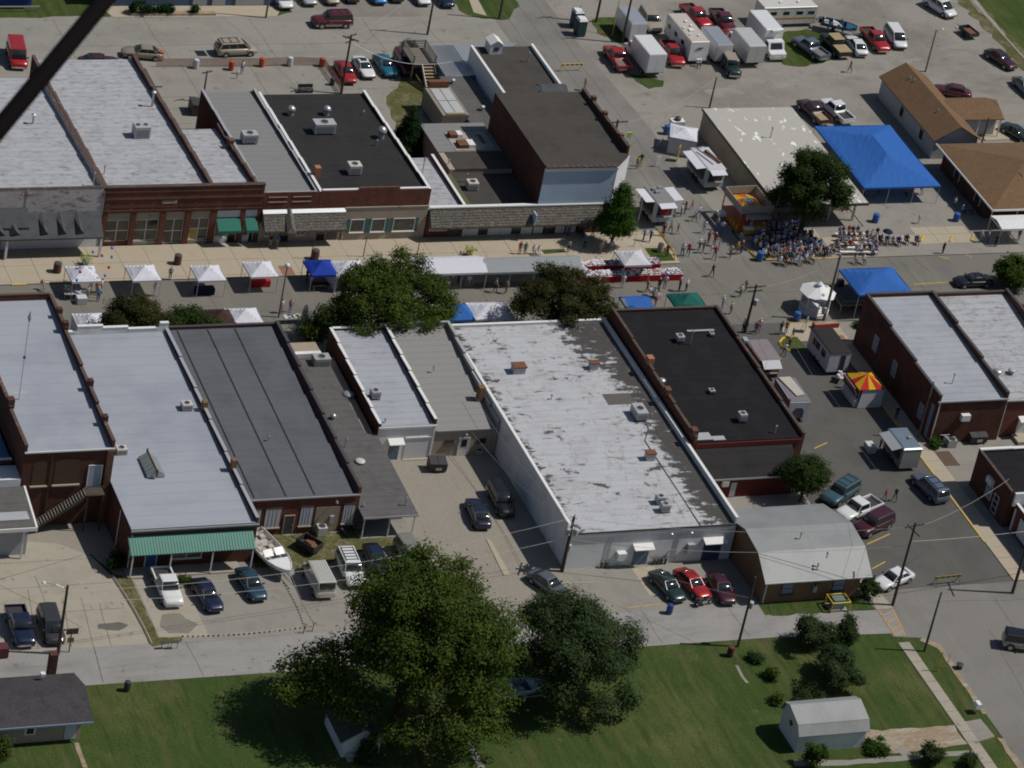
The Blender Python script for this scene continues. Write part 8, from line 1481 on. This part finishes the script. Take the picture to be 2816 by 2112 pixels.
def tree(label,x,y,lobes,kind,n_clump,per=26,cr=.75,ls=.17,trunk=.22,seed=1,name='street_tree',group=None,droop=0.0,z=.1,branches=7):
    t = thing(name,label,'tree',(x,y,z),0,group); rr = random.Random(seed+99)
    me = leaves(lobes,n_clump,per,cr,ls,seed,droop); me.materials.append(LM[kind]); obj('crown',me,t)
    zt = max(l[2] for l in lobes); c = lobes[0]
    mb = MB().path([(0,0,0),(.05,.02,zt*.25),(c[0]*.4,c[1]*.4,zt*.5),(c[0]*.9,c[1]*.9,zt*.95)],[trunk*1.25,trunk,trunk*.75,trunk*.25],8); part('trunk',mb,bark,t)
    bb = MB()
    for i in range(branches):
        l = lobes[i % len(lobes)]; a = rr.uniform(0,6.28); s = Vector((c[0]*.3,c[1]*.3,zt*rr.uniform(.3,.55))); e = Vector((l[0]+math.cos(a)*l[3]*.7,l[1]+math.sin(a)*l[4]*.7,l[2]+rr.uniform(-.3,.5)*l[5])); m_ = (s+e)/2+Vector((0,0,.3)); bb.path([s,m_,e],[trunk*.5,trunk*.3,trunk*.08],6)
    part('branches',bb,bark,t); return t
def rl(seed,n,R_,zc,rz_,rmin,rmax,cx=0,cy=0):
    rr = random.Random(seed); out = []
    for i in range(n):
        a = 6.28*i/n+rr.uniform(-.4,.4); k = rr.uniform(.45,.8)*R_; q_ = rr.uniform(rmin,rmax); out.append((cx+math.cos(a)*k,cy+math.sin(a)*k,zc+rr.uniform(-.7,.7)*rz_,q_,q_,q_*rr.uniform(.7,.95)))
    return out
def shell(n,rx,ry,rz_,zc,rmin,rmax,seed,low=-.45,cx=0,cy=0):
    """many separate boughs spread over a crown's shell"""
    rr = random.Random(seed); out = []; i = 0
    while len(out) < n:
        k = (i+.5)/(n*1.45); i += 1; z = 1-2*min(k,.999); a = i*2.39996+rr.uniform(-.3,.3)
        if z < low: i = 0; low -= .2; continue
        q_ = math.sqrt(1-z*z); s = rr.uniform(.62,.98); r_ = rr.uniform(rmin,rmax)
        out.append((cx+rx*q_*math.cos(a)*s,cy+ry*q_*math.sin(a)*s,zc+rz_*z*s,r_*rr.uniform(.9,1.25),r_*rr.uniform(.9,1.25),r_*rr.uniform(.6,.85)))
    return out
bx,by = (-30.88,-53.37)
tree('huge spreading green tree on the south lawn beside the alley',bx,by,[(1.2,0,8.4,4.0,4.0,3.8)]+shell(32,7.2,7.2,7.2,9.2,1.5,2.6,3,-.45,1.6,0)+[(-6.2,.8,7.6,2.6,2.3,1.6),(-7.4,1.8,6.4,2.3,2.0,1.4),(-9.4,1.6,6.0,1.9,1.7,1.2),(-8.6,-.6,5.0,2.1,1.8,1.3),(-10.8,.2,4.8,1.6,1.4,1.0),(-6.4,-1.8,5.8,2.2,2.0,1.4),(-5.0,-2.6,4.6,2.2,2.0,1.6),(2.2,-5.4,4.4,2.6,2.0,1.8),(5.4,-4.6,4.0,2.3,2.0,1.7),(-1.6,-5.2,3.8,2.2,1.8,1.6),(3.6,-6.8,3.2,1.8,1.5,1.3),(7.2,-5.2,3.0,1.5,1.3,1.2),(5.6,4.2,13.4,1.3,1.3,1.4),(2.0,4.6,14.8,1.4,1.3,1.5),(-1.0,3.4,14.0,1.2,1.2,1.2),(8.0,-2.2,4.2,1.9,1.8,1.6),(8.6,2.0,8.2,1.6,1.5,1.3)],'green',2800,30,.85,.125,.55,11,'lawn_tree',z=0,branches=26)
bx,by = (-13.90,-51.22)
tree('grey-green drooping tree right of the huge tree on the lawn',bx+.2,by,[(0,0,5.4,3.2,3.0,2.6)]+shell(22,5.4,5.0,4.6,5.9,1.2,1.9,5,-.5)+[(4.6,-3.4,2.6,1.3,1.1,1.2),(1.6,-4.4,2.6,1.3,1.1,1.1)],'grey',1600,30,.7,.11,.45,12,'lawn_tree',droop=.5,z=0,branches=16)
bx = (-11.69,12.09)[0]
tree('large green street tree hiding part of the tents',bx,7.6,[(.2,.4,4.4,3.6,2.6,2.2)]+shell(26,6.4,4.2,4.3,4.9,1.1,1.9,13,-.45)+[(-7.4,-.3,2.8,1.9,1.5,1.3),(-6.4,-.2,4.0,1.8,1.5,1.3),(-8.4,-.5,2.4,1.4,1.2,1.1),(.8,1.4,9.6,1.1,1.0,1.2),(-1.7,1.4,9.2,1.0,.9,1.1),(3.0,1.4,8.9,1.1,.9,1.1),(6.0,.4,3.4,1.4,1.2,1.1)],'green',1900,30,.62,.105,.32,13,branches=16)
bx = (-37.81,12.89)[0]-.9
tree('bronze-leaved street tree beside the second white tent',bx,7.4,[(0,.3,3.4,2.4,1.9,1.6)]+shell(16,3.9,3.0,2.7,3.7,.9,1.4,14,-.4)+[(-1.3,.8,6.2,.6,.6,.8),(.4,.9,6.1,.7,.7,.9)],'brown',950,28,.5,.09,.18,14)
bx = (-31.65,12.36)[0]-1.2
tree('small dark green street tree right of the bronze one',bx,7.4,[(0,.1,2.9,1.9,1.6,1.4)]+shell(13,3.0,2.5,2.2,3.1,.8,1.2,15,-.4),'dark',680,28,.48,.095,.15,15)
bx = (7.51,11.20)[0]
tree('round bronze-green street tree left of the red-skirted tables',bx,7.6,[(0,.3,4.2,3.2,2.5,2.3)]+shell(22,5.2,3.9,3.7,4.6,.95,1.5,16,-.45),'brown',1200,30,.55,.095,.26,16)
bx = (14.82,11.88)[0]
tree('low loose green tree beside the blue tarp tent',bx,7.4,[(0,0,2.2,1.8,1.4,1.2),(1.0,.2,2.6,.9,.9,.8),(-1.0,.6,2.9,.8,.7,.7)],'dark',160,22,.55,.13,.12,17)
bx = (21.80,12.01)[0]
tree('thin green sapling between blue and dark green tents',bx,7.2,[(0,0,2.2,1.0,.9,1.0),(.3,.4,3.0,.5,.5,.5)],'dark',70,18,.5,.11,.09,18)
tx,ty = (21.13,25.79)
tree('bright green conical tree at the corner of the shake-fronted shops',tx,ty,[(0,0,3.2,1.9,1.8,1.5),(0,0,4.8,1.5,1.4,1.3),(.1,0,6.2,1.0,1.0,1.1),(.1,0,7.2,.55,.55,.7),(-1.2,.2,2.8,1.2,1.1,1.0),(1.1,-.3,2.6,1.1,1.1,.9)],'bright',620,28,.55,.10,.18,19,z=.14)
tree('large dark green tree shading the seated crowd',44.4,26.3,[(0,0,5.6,2.8,2.5,3.0)]+shell(22,4.3,3.9,4.8,6.2,.95,1.5,20,-.5),'dark',1150,30,.58,.105,.3,20,branches=12)
tx,ty = (22.67,-23.17)
tree('small street tree behind the red-walled extension',tx,ty,[(0,0,3.3,2.4,2.2,1.8)]+rl(11,6,2.1,2.9,.8,.8,1.2),'dark',480,28,.55,.10,.16,21,z=0)
tx,ty = (65.75,15.00)
tree('round green shrub tree at the right end of the main street',tx,ty,[(0,0,2.0,2.0,1.9,1.7)]+rl(12,5,1.8,1.9,.7,.8,1.1),'green',340,24,.55,.13,.16,22,z=.05)
# conifer
tx,ty = (4.04,45.88)
def conifer(label,x,y,h,r_,seed,kind='pine',n=900,z=.02):
    t = thing('evergreen_tree',label,'tree',(x,y,z)); rr = random.Random(seed); lob = []
    k = int(h/.45)
    for i in range(k):
        zz = .3+h*.93*i/k; q_ = r_*(1-i/k)**.85+.12
        for j in range(max(3,int(q_*5))): a = rr.uniform(0,6.28); lob.append((math.cos(a)*q_*.62,math.sin(a)*q_*.62,zz,q_*.42,q_*.42,.3))
    me = leaves(lob,n,12,.34,.085,seed); me.materials.append(LM[kind]); obj('crown',me,t); part('trunk',MB().path([(0,0,0),(0,0,h)],[.13,.02],6),bark,t); return t
conifer('dense dark evergreen beside the black roof',tx,ty+.5,6.6,2.4,31,'pine',2600)
tx,ty = (-35.02,-57.78); conifer('small grey-green evergreen in front of the shaded white shed',tx,ty,3.0,.95,32,'grey',500)
def bush(label,x,y,r_,h,kind,seed,n=60,ls=.11,name='shrub',group=None,z=0.0,lobes=None):
    t = thing(name,label,'shrub',(x,y,z),0,group); rs = random.Random(seed); me = leaves(lobes or ([(0,0,h*.45,r_*.5,r_*.5,h*.42)]+[(rs.uniform(-.75,.75)*r_,rs.uniform(-.75,.75)*r_,h*rs.uniform(.25,.85),r_*rs.uniform(.25,.45),r_*rs.uniform(.25,.45),h*rs.uniform(.14,.28)) for _ in range(9)]),int(n*1.5),24,.38,ls*.8,seed); me.materials.append(LM[kind]); obj('foliage',me,t); part('stem',MB().path([(0,0,0),(.02,0,h*.5)],[.06,.03],6),bark,t); return t
for i,(x,y,r_,h,k,lb,n) in enumerate(((13.71,-46.65,2.1,3.6,'grey','tall grey-green shrub near the alley, left of a rounder one',240),(17.00,-46.84,1.6,3.0,'dark','round dark shrub near the alley on the lawn',180),(13.52,-51.69,2.8,3.9,'grey','wide leafy shrub in the middle of the lawn',340),(6.19,-63.64,.9,2.6,'bright','tall shrub in front of the gambrel shed',90),(12.85,-62.10,1.2,.9,'bright','low bright bush at the corner of the gambrel shed',70),(17.43,-64.54,1.4,1.9,'grey','round bush beside the garden walk at the bottom edge',110),(21.28,-65.54,.8,1.1,'dark','small bush beside the concrete walk at the bottom edge',50),(22.66,-39.23,.9,2.0,'dark','dark upright yew at the corner of the gambrel building',90),(7.05,-48.08,.7,.8,'grey','low dark bush right of the red barrel',40),(7.47,-50.63,.7,1.0,'green','ragged small bush at the lawn edge left of the wide shrub',35),(6.39,-54.22,.6,.8,'green','ragged small bush behind the gambrel shed',30),(-49.64,-27.31,1.0,1.5,'pine','dark juniper at the corner of the green-awning building',80),(41.85,-15.09,.55,.9,'bright','bright green bush behind the right brick building',40),(-66.72,-53.16,.9,1.6,'green','yellow-green bush at the bottom left edge',70),(9.56,-54.07,1.6,.7,'grey','low leafy plants below the wide shrub',90),(-43.47,-30.29,.8,.4,'green','weedy clump beside the white pickup',30),(43.51,7.96,.4,.6,'bright','small green plant on the brick paver plaza',20),(13.00,71.39,.9,.9,'dark','dark bush below the wooden deck',50),(-2.19,12.33,1.2,2.4,'green','leafy sapling in front of the blue tent with pale centre',90))): bush(lb,x,y,r_,h,k,200+i,n)
for i,(x,y,r_,h) in enumerate(((-18.47,80.20,.5,1.1),(-17.38,80.04,.85,1.2),(-16.22,80.18,.5,.6),(-15.10,80.16,.7,.9),(-14.04,80.15,.55,.7),(-10.86,80.12,.35,.6))): bush(ORD[i]+' shrub from the left in the warehouse planter',x,y+.25,r_,h,'pine',230+i,45,.09,'planter_shrub','shrubs in the warehouse planter',.25)

# ------------------------------------------------------------------ utility poles, wires, roof equipment, aircraft strut
def pole(label,x,y,h,arms=(),r_=.14,lamp=None,transformer=None,m=wood_dark,name='utility_pole',top=None,z=0):
    t = thing(name,label,'utility pole',(x,y,z)); part('shaft',MB().tube((0,0,0),(0,0,h),r_*1.15,r_*.75,9),m,t)
    for (dz,L,ang) in arms:
        c,s = math.cos(R(ang)),math.sin(R(ang)); a = part('crossarm',MB().hexa([(-c*L/2+s*.05,-s*L/2-c*.05,h-dz-.06),(c*L/2+s*.05,s*L/2-c*.05,h-dz-.06),(c*L/2-s*.05,s*L/2+c*.05,h-dz-.06),(-c*L/2-s*.05,-s*L/2+c*.05,h-dz-.06)],[(-c*L/2+s*.05,-s*L/2-c*.05,h-dz+.06),(c*L/2+s*.05,s*L/2-c*.05,h-dz+.06),(c*L/2-s*.05,s*L/2+c*.05,h-dz+.06),(-c*L/2-s*.05,-s*L/2+c*.05,h-dz+.06)]),m if m is wood_dark else wood_dark,t)
        for k in (-.9,-.5,.5,.9): part('insulator',MB().lathe([(.04,h-dz+.06),(.05,h-dz+.14),(.02,h-dz+.18)],6,c*L/2*k,s*L/2*k),steel_m,a)
    if transformer:
        for (dx,dy,dz) in transformer: part('transformer',MB().lathe([(.2,h-dz-.75),(.26,h-dz-.7),(.26,h-dz-.05),(.18,h-dz)],12,dx,dy),hvac_m,t)
    if lamp:
        dx,dy = lamp; la = part('lamp_arm',MB().path([(0,0,h-.4),(dx*.5,dy*.5,h-.05),(dx,dy,h)],.035,5),steel_m,t); part('lamp_head',MB().lathe([(.1,h-.12),(.2,h-.02),(.12,h+.1)],8,dx,dy),trim_white,la)
    if top: part('pole_top',MB().tube((0,0,h),(0,0,h+top),.03),steel_m,t)
    return (x,y,z+h)
A_ = pole('tall utility pole on the corner by the white pickup',24.77,-41.06,9.8,((.35,2.4,10),(.9,2.0,100)),lamp=None)
B_ = pole('bare pole on the corner verge with its long shadow',24.75,-48.44,6.96,r_=.11)
C_ = pole('utility pole at the right edge of the side street',38.31,-40.48,9.5,((.4,2.2,80),),r_=.15)
D_ = pole('service pole with grey boxes at the corner of the gambrel building',6.23,-45.63,4.86+3.2,r_=.12,transformer=((.3,.1,2.9),))
E_p = pole('utility pole with street lamp in the west lot',-58.18,-39.56,7.56,(),lamp=(-2.0,.6),r_=.15)
F_ = pole('cluster pole with transformers at the white building corner',-6.68,-32.23,6.4,((.5,2.2,60),(1.3,2.0,60)),transformer=((-.4,-.2,1.2),(.35,-.3,1.2),(0,.4,1.4),(.3,.3,3.4)),r_=.17)
G_ = pole('utility pole with transformer beside the black roof',29.75,7.71,6.12,((.3,2.4,5),(.8,1.8,5)),transformer=((.35,-.1,1.8),),r_=.15)
H_ = pole('tall wooden pole beside the gazebo',40.04,9.59,8.36,(),r_=.15,m=wood_grey,transformer=((-.25,0,6.6),))
I_ = pole('tall grey pole with crossarm beside the blue front',24.67,37.37,9.5,((.35,2.6,5),),r_=.17,m=wood_grey)
J_ = pole('short pole behind the cream roof',45.83,56.18,4.20,(),r_=.10)
K_ = pole('light pole in the gravel lot by the brown-roofed house',78.63,64.37,5.88,(),r_=.12,m=wood_tan,lamp=(.9,.1))
L_ = pole('pole in front of the portable toilets',39.55,77.70,9.6,((.4,2.2,10),),r_=.14); M_ = pole('pole beside the white cargo trailer',40.92,72.38,9.8,((.4,2.2,10),),r_=.14)
N_p = pole('utility pole with many crossarms beside the red car',1.09,60.80,7.66,((.15,1.9,30),(.5,2.0,-40),(.85,1.6,30)),r_=.14)
O_p = pole('thin pole behind the wooden deck',16.51,74.77,9.0,((.4,2.0,0),),r_=.12); P_p = pole('pole on the grass island at top centre',27.12,78.58,9.0,(),r_=.13); Q_p = pole('pole on the grass beside the top edge cars',-2.39,79.18,8.5,(),r_=.11,m=wood_grey)
R_p = pole('pole behind the grey roof brick wall',-15.97,59.36,4.00,((.2,1.4,20),),r_=.12,m=wood_grey)
S_p = pole('pole behind the brown-roofed office',77.80,46.67,3.56,(),r_=.09); T_p = pole('brown post at the corner of the right brick building',40.69,-13.38,7.04,(),r_=.1,m=wood_grey)
t = pole('street lamp with white globe on the main street',-20.90,14.11,5.96,(),r_=.09,name='street_lamp',m=wood_grey)
one('lamp_globe',MB().lathe([(.05,-.35),(.22,-.2),(.28,0),(.22,.22),(.05,.3)],12),trim_white,'white lamp globe on top of the main street lamp','lamp',(t[0],t[1],t[2]+.3),smooth=True)
for i,(x,y,h,lb) in enumerate(((-13.95,25.05,2.6,'thin brown lamp post behind the blue star tent'),(-7.96,25.20,2.6,'thin brown lamp post left of the tree top'),(-1.80,25.22,2.6,'thin brown lamp post right of the tree top'),(26.32,30.60,3.3,'grey post at the corner of the grey-roofed trailer'),(23.86,25.65,1.2,'short post behind the goods tent'),(52.74,30.20,2.9,'leaning grey post beside the cream roof'))): pole(lb,x,y,h,(),r_=.05,m=steel_m if i > 2 else trim_brown,name='thin_post',z=.1)
one('guy_guard',MB().tube((0,0,0),(.5,1.2,8.6),.05),yp,'yellow guy-wire guard beside the cargo trailer pole','guy wire',(40.32,74.15,0))
def wire(label,a,b_,sag=.8,r_=.016,m=None,n=14):
    a = Vector(a); b_ = Vector(b_); pts = []
    for i in range(n+1): u = i/n; p = a+(b_-a)*u; p.z -= sag*4*u*(1-u); pts.append(p)
    one('overhead_wire',MB().path([p-a for p in pts],r_,4),m or plain('wire_grey',(0.34,0.33,0.31),.5),label,'wire',tuple(a),group='overhead wires')
wl_ = lambda p,dx=0,dy=0,dz=-.3: (p[0]+dx,p[1]+dy,p[2]+dz)
wire('wire from the corner pole to the right edge, upper strand',wl_(A_,1.0),wl_(C_,0,6,0),.5,.018); wire('wire from the corner pole to the right edge, thick lower strand',wl_(A_,.2,0,-2.2),(62,-36,7.0),.9,.03)
wire('wire from the corner pole across the side street',wl_(A_,-1,.2),wl_(G_,0,0,-.4),1.2); wire('second wire from the corner pole along the side street',wl_(A_,.6,.2),wl_(G_,.9,0,-.4),1.3)
wire('long wire over the white building lot, upper',wl_(F_,.8),wl_(A_,-1.0,0,-.5),1.0,.02); wire('long wire over the white building lot, lower',wl_(F_,0,0,-2.6),wl_(A_,0,0,-2.6),1.2,.022); wire('bright lower cable behind the parked cars',wl_(F_,0,0,-2.8),wl_(D_,0,0,-2.4),.6,.02)
wire('wire over the rear lot toward the west pole, upper',wl_(F_,-.8),wl_(E_p,0,0,-.6),1.6,.02); wire('wire over the rear lot toward the west pole, lower',wl_(F_,0,0,-2.4),wl_(E_p,0,0,-1.8),1.6,.02); wire('wire from the west pole to the left edge',wl_(E_p,0,0,-.6),(-75,-40,6.5),.5)
wire('service drop from the cluster pole to the tan rear wall',wl_(F_,0,0,-1),(-9.4,-12.3,2.9),.8,.022); wire('service drop from the cluster pole up the white wall',wl_(F_,0,0,-.6),(-8.2,-8,4.8),.9,.018)
wire('wire between the poles over the north lot',wl_(N_p,0,0,-.2),wl_(O_p,0,0,-.5),.9); wire('wire from the crossarm pole to the top edge',wl_(N_p,0,0,-.4),wl_(Q_p,0,0,-.3),.9); wire('white service cable to the corrugated lean-to',wl_(N_p,0,0,-.8),(14.6,62,3.4),1.4,.022,trim_white); wire('wire from the thin pole to the grass island pole',wl_(O_p,0,0,-.5),wl_(P_p,0,0,-.4),.9)
wire('wire from the tall grey pole across to the gravel lot',wl_(I_,1.0,0,-.4),wl_(J_,0,0,-.1),1.0); wire('wire between the two poles by the cargo trailer',wl_(M_,.8,0,-.4),wl_(L_,.8,0,-.4),.6); wire('wire from the pole by the gazebo to the transformer pole',wl_(H_,0,0,-.5),wl_(G_,.8,0,-.3),.6)
# roof equipment
def ac(label,x,y,z,w=1.0,d=1.0,h=.9,m=hvac_m,fans=1,rz=0.0,legs=True):
    t = thing('roof_air_conditioner',label,'air conditioner',(x,y,z),rz); part('cabinet',B(-w/2,-d/2,.15,w/2,d/2,h),m,t)
    for i in range(fans): xx = (i-(fans-1)/2)*w/fans; r_ = min(w/fans,d)*.36; f = part('fan_guard',MB().lathe([(r_,h+.002),(r_,h+.05)],14,xx,0),m,t); part('fan',MB().lathe([(r_*.82,h+.051),(r_*.82,h+.06)],12,xx,0),fan_dark,f)
    part('side_grille',B(-w/2*.8,-d/2-.02,.3,w/2*.8,-d/2-.003,h*.8),plain('grille_grey',(.2,.2,.21),.6),t)
    for (a,b_) in ((-1,-1),(1,-1),(-1,1),(1,1)): part('leg',B(a*w*.42-.05,b_*d*.42-.05,-.05,a*w*.42+.05,b_*d*.42+.05,.15),trim_dark,t)
    return t
ac('large grey rooftop unit on the wide silver roof, top left',-28.86,41.81,5.75,1.7,1.3,1.5,hvac_m,2); ac('wide rooftop unit on the black roof across the street',-7.77,42.71,5.45,2.4,1.4,1.3,hvac_m,1); ac('white rooftop unit near the front of the black roof',-7.33,33.34,5.68,1.4,1.2,1.2,hvac_white); ac('grey rooftop unit on the pale grey roof',-27.21,3.31,5.3,1.6,1.2,1.0) if False else ac('grey rooftop unit on the pale grey roof',-16.85,40.98,5.42,1.7,1.2,1.1)
ac('small cream unit on the dark gravel roof',6.85,33.51,3.26,1.2,1.1,1.0,hvac_white); ac('white-rimmed condenser near the east wall of the silver roof',-38.25,-9.21,4.98,1.0,.9,.75,hvac_white); ac('white-rimmed condenser at the west edge of the silver roof',-46.53,-15.77,4.72,1.0,.9,.75,hvac_white)
ac('pale green rooftop unit on the low lean-to roof',-21.32,0.09,3.2,1.7,1.2,1.1,mat('pale_green_hvac',(.33,.36,.32),.5)); ac('grey condenser on the small silver roof',-18.23,-7.51,4.2,.9,.9,.9); ac('grey rooftop unit on the dark patch of the stained roof',7.97,-13.28,4.42,1.2,1.9,1.0); ac('rear one of two twin condensers on the stained roof',4.38,-27.95,4.25,.85,.8,.9); ac('front one of two twin condensers on the stained roof',4.32,-29.31,4.25,.85,.8,.95)
ac('grey condenser on the black roof near its middle',16.96,-1.70,5.6,.8,.8,.7); ac('pale condenser near the rear of the black roof',17.97,-16.13,5.3,.8,.8,.9); ac('small box vent near the centre of the black roof',16.75,-11.06,5.4,.6,.6,.35); ac('small box vent at the north east of the black roof',20.93,-0.93,5.6,.45,.5,.35)
def box_vent(label,x,y,z,w,h,m=hvac_m,top=rust_m):
    t = thing('roof_hatch',label,'roof vent',(x,y,z)); part('curb',B(-w/2,-w*.35,0,w/2,w*.35,h),m,t); part('cap',B(-w*.56,-w*.42,h+.002,w*.56,w*.42,h+.12),top,t); return t
box_vent('rust-capped vent box near the front of the stained roof',-2.06,-4.85,4.48,1.3,.75) if False else box_vent('rust-capped vent box near the front of the stained roof',-1.85,-4.45,4.46,1.3,.75); box_vent('rusty vent box near the east parapet of the stained roof',6.44,-4.41,4.46,.9,.7); box_vent('rusty vent box in the middle of the stained roof',6.24,-20.62,4.36,.95,.75)
def pipe(label,x,y,z,h,r_=.08,m=steel_m,cap=True,name='vent_pipe'):
    t = thing(name,label,'vent',(x,y,z)); part('pipe',MB().tube((0,0,0),(0,0,h),r_,n=10),m,t)
    if cap: part('cap',MB().lathe([(r_*1.9,h+.02),(r_*2.2,h+.1),(r_*.6,h+.24)],10),m,t)
    return t
def turbine(label,x,y,z,r_=.42,h=.7,m=steel_m):
    t = thing('roof_ventilator',label,'vent',(x,y,z)); part('collar',MB().lathe([(r_*.75,0),(r_*.62,h*.5)],12),m,t); part('dome',MB().lathe([(r_*.8,h*.5+.003),(r_*1.05,h*.62),(r_,h*.85),(r_*.6,h*1.05),(r_*.1,h*1.12)],14),m,t,smooth=True)
turbine('left silver dome ventilator on the black roof',-10.20,46.86,5.3,.45,1.0); turbine('right silver dome ventilator on the black roof',-6.07,46.74,5.3,.45,1.0); turbine('double silver ventilator beside the conifer edge of black roof',-1.52,41.15,5.45,.5,1.3)
turbine('silver dome on the low lean-to roof',-20.09,-5.38,2.95,.6,.5); turbine('small silver ventilator by the dark roof parapet',-22.96,-9.25,2.9,.3,.7); turbine('round white vent on the lean-to roof',-22.49,-16.50,2.75,.5,.35,hvac_white); turbine('pale dome on the worn silver roof at right',50.56,-9.55,5.05,.5,.5); turbine('dark box vent on the worn silver roof at right',52.34,-9.45,5.05,.4,.4,hvac_m)
turbine('small round fan on the brown gravel roof of tall building',20.95,40.37,6.9,.35,.6,rust_m); turbine('white vent on the rear of the dark roof',12.01,-9.00,5.4,.4,.5)
for i,(x,y,z,h,lb) in enumerate(((-39.88,45.14,5.6,1.1,'grey flue at the left of the first silver roof'),(-25.59,48.74,5.35,1.9,'tall steel flue with cap near the brick parapet'),(-37.08,30.84,6.3,1.5,'steel flue at the front of the first silver roof'),(-35.22,33.33,6.25,.8,'thin vent pipe right of the brick parapet'),(1.96,36.29,3.35,2.2,'tall thin flue on the narrow silver roof'),(-2.64,39.41,5.5,.6,'short white pipe on the black roof'),(-1.77,46.66,5.25,.4,'tiny vent at the rear of the black roof'),(6.69,34.94,3.25,1.0,'thin flue on the dark gravel roof'),(5.60,37.90,3.97,.35,'small white vent on the tan shed roof'),(15.31,43.68,6.95,.9,'thin dark pipe on the tall brick building roof'),(15.04,37.63,6.85,.35,'small pale vent on the tall brick building roof'),(22.97,59.70,4.5,1.1,'dark pipe at the rear of the brown gravel roof'),(-10.58,-3.36,4.3,.4,'small pipe on the weathered grey roof'),(-18.44,-11.57,3.9,.35,'small white vent at the rear of the small silver roof'),(-23.20,-13.94,2.8,1.0,'thin flue on the low lean-to roof'),(-31.55,-14.72,4.75,.35,'small pale vent on the dark seamed roof'),(-24.40,-23.53,2.55,.25,'small white vent above the rear porch'),(-20.20,-23.68,2.5,.9,'thin flue at the edge of the rear porch roof'),(-0.09,-9.52,4.42,.35,'small bright vent on the stained white roof'),(17.87,-2.45,5.6,1.5,'tall thin flue on the black roof'),(20.75,-18.42,5.1,.8,'white flue at the rear corner of the black roof'),(44.25,-11.42,5.2,1.2,'thin pipe at the rear of the right silver roof'),(17.52,-38.80,4.55,.5,'short flue on the galvanised gambrel roof'),(16.11,-35.60,4.7,.5,'thin vent near the gambrel ridge'),(16.75,-38.95,3.3,.6,'small vent near the gambrel eave'))): pipe(lb,x,y,z,h,.13 if i in (0,1) else .06)
one('brick_flue',B(-.3,-.35,0,.3,.35,1.5),clay_m,'orange clay flue on the west wall of the black roof','chimney',(-11.78,32.68,5.5))
t = thing('antenna_mast','tall thin antenna mast on the blue-silver roof at left','antenna',(-55.90,-11.95,8.7)); part('mast',MB().tube((0,0,0),(0,0,9.5),.035),steel_m,t); part('antenna_head',MB().lathe([(.03,8.6),(.2,9.2),(.03,9.9)],6),hvac_m,t); part('coil',MB().lathe([(.04,4.6),(.16,4.8),(.04,5.0)],8),trim_dark,t); part('crossbar',MB().tube((-.6,0,.9),(.6,0,.9),.03),trim_white,t)
t = thing('skylight','gabled glass skylight on the smooth silver roof','skylight',(-44.28,-18.43,4.85),R(0))
part('curb',B(-.85,-1.6,-.05,.85,1.6,.18),hvac_m,t)
for s in (-1,1):
    for i in range(5): a = -1.55+i*.62; part('pane',MB().hexa([(s*.85,a+.03,.18),(s*.85,a+.59,.18),(s*.03,a+.59,.75),(s*.03,a+.03,.75)],[(s*.86,a+.03,.22),(s*.86,a+.59,.22),(s*.03,a+.59,.79),(s*.03,a+.03,.79)]),mat('frosted_skylight',(.22,.26,.25),.25),t)
part('ridge',MB().tube((0,-1.65,.8),(0,1.65,.8),.06),rust_m,t); part('gable_end',MB().extr_y([(-.84,.18),(.84,.18),(0,.74)],-1.58,-1.54),hvac_m,t)
for s in (-1.75,1.75): part('finial',MB().tube((0,s,.2),(0,s,.95),.1),rust_m,t)
# dark strut of the aircraft the picture was taken from
cp_ = -fw*CAM_D
def ray(px,py,d): return cp_+(fw+rt*(px-1408)/10600-up*(py-1056)/10600)*d
a = ray(-40,399,6.2); b_ = ray(338,-60,6.6); d = (b_-a).normalized()
t = thing('aircraft_strut','dark aircraft strut crossing the top left corner','aircraft strut',tuple(a)); part('tube',MB().tube(-d*1.6,(b_-a)+d*1.6,.0155,n=16),plain('black_strut',(.006,.005,.005),.95,spec=.05),t,smooth=True)
for s_ in (-1.6,(b_-a).length+1.6): part('end_fitting',MB().tube(d*s_-d*.05,d*s_+d*.05,.022,n=12),steel_m,t)
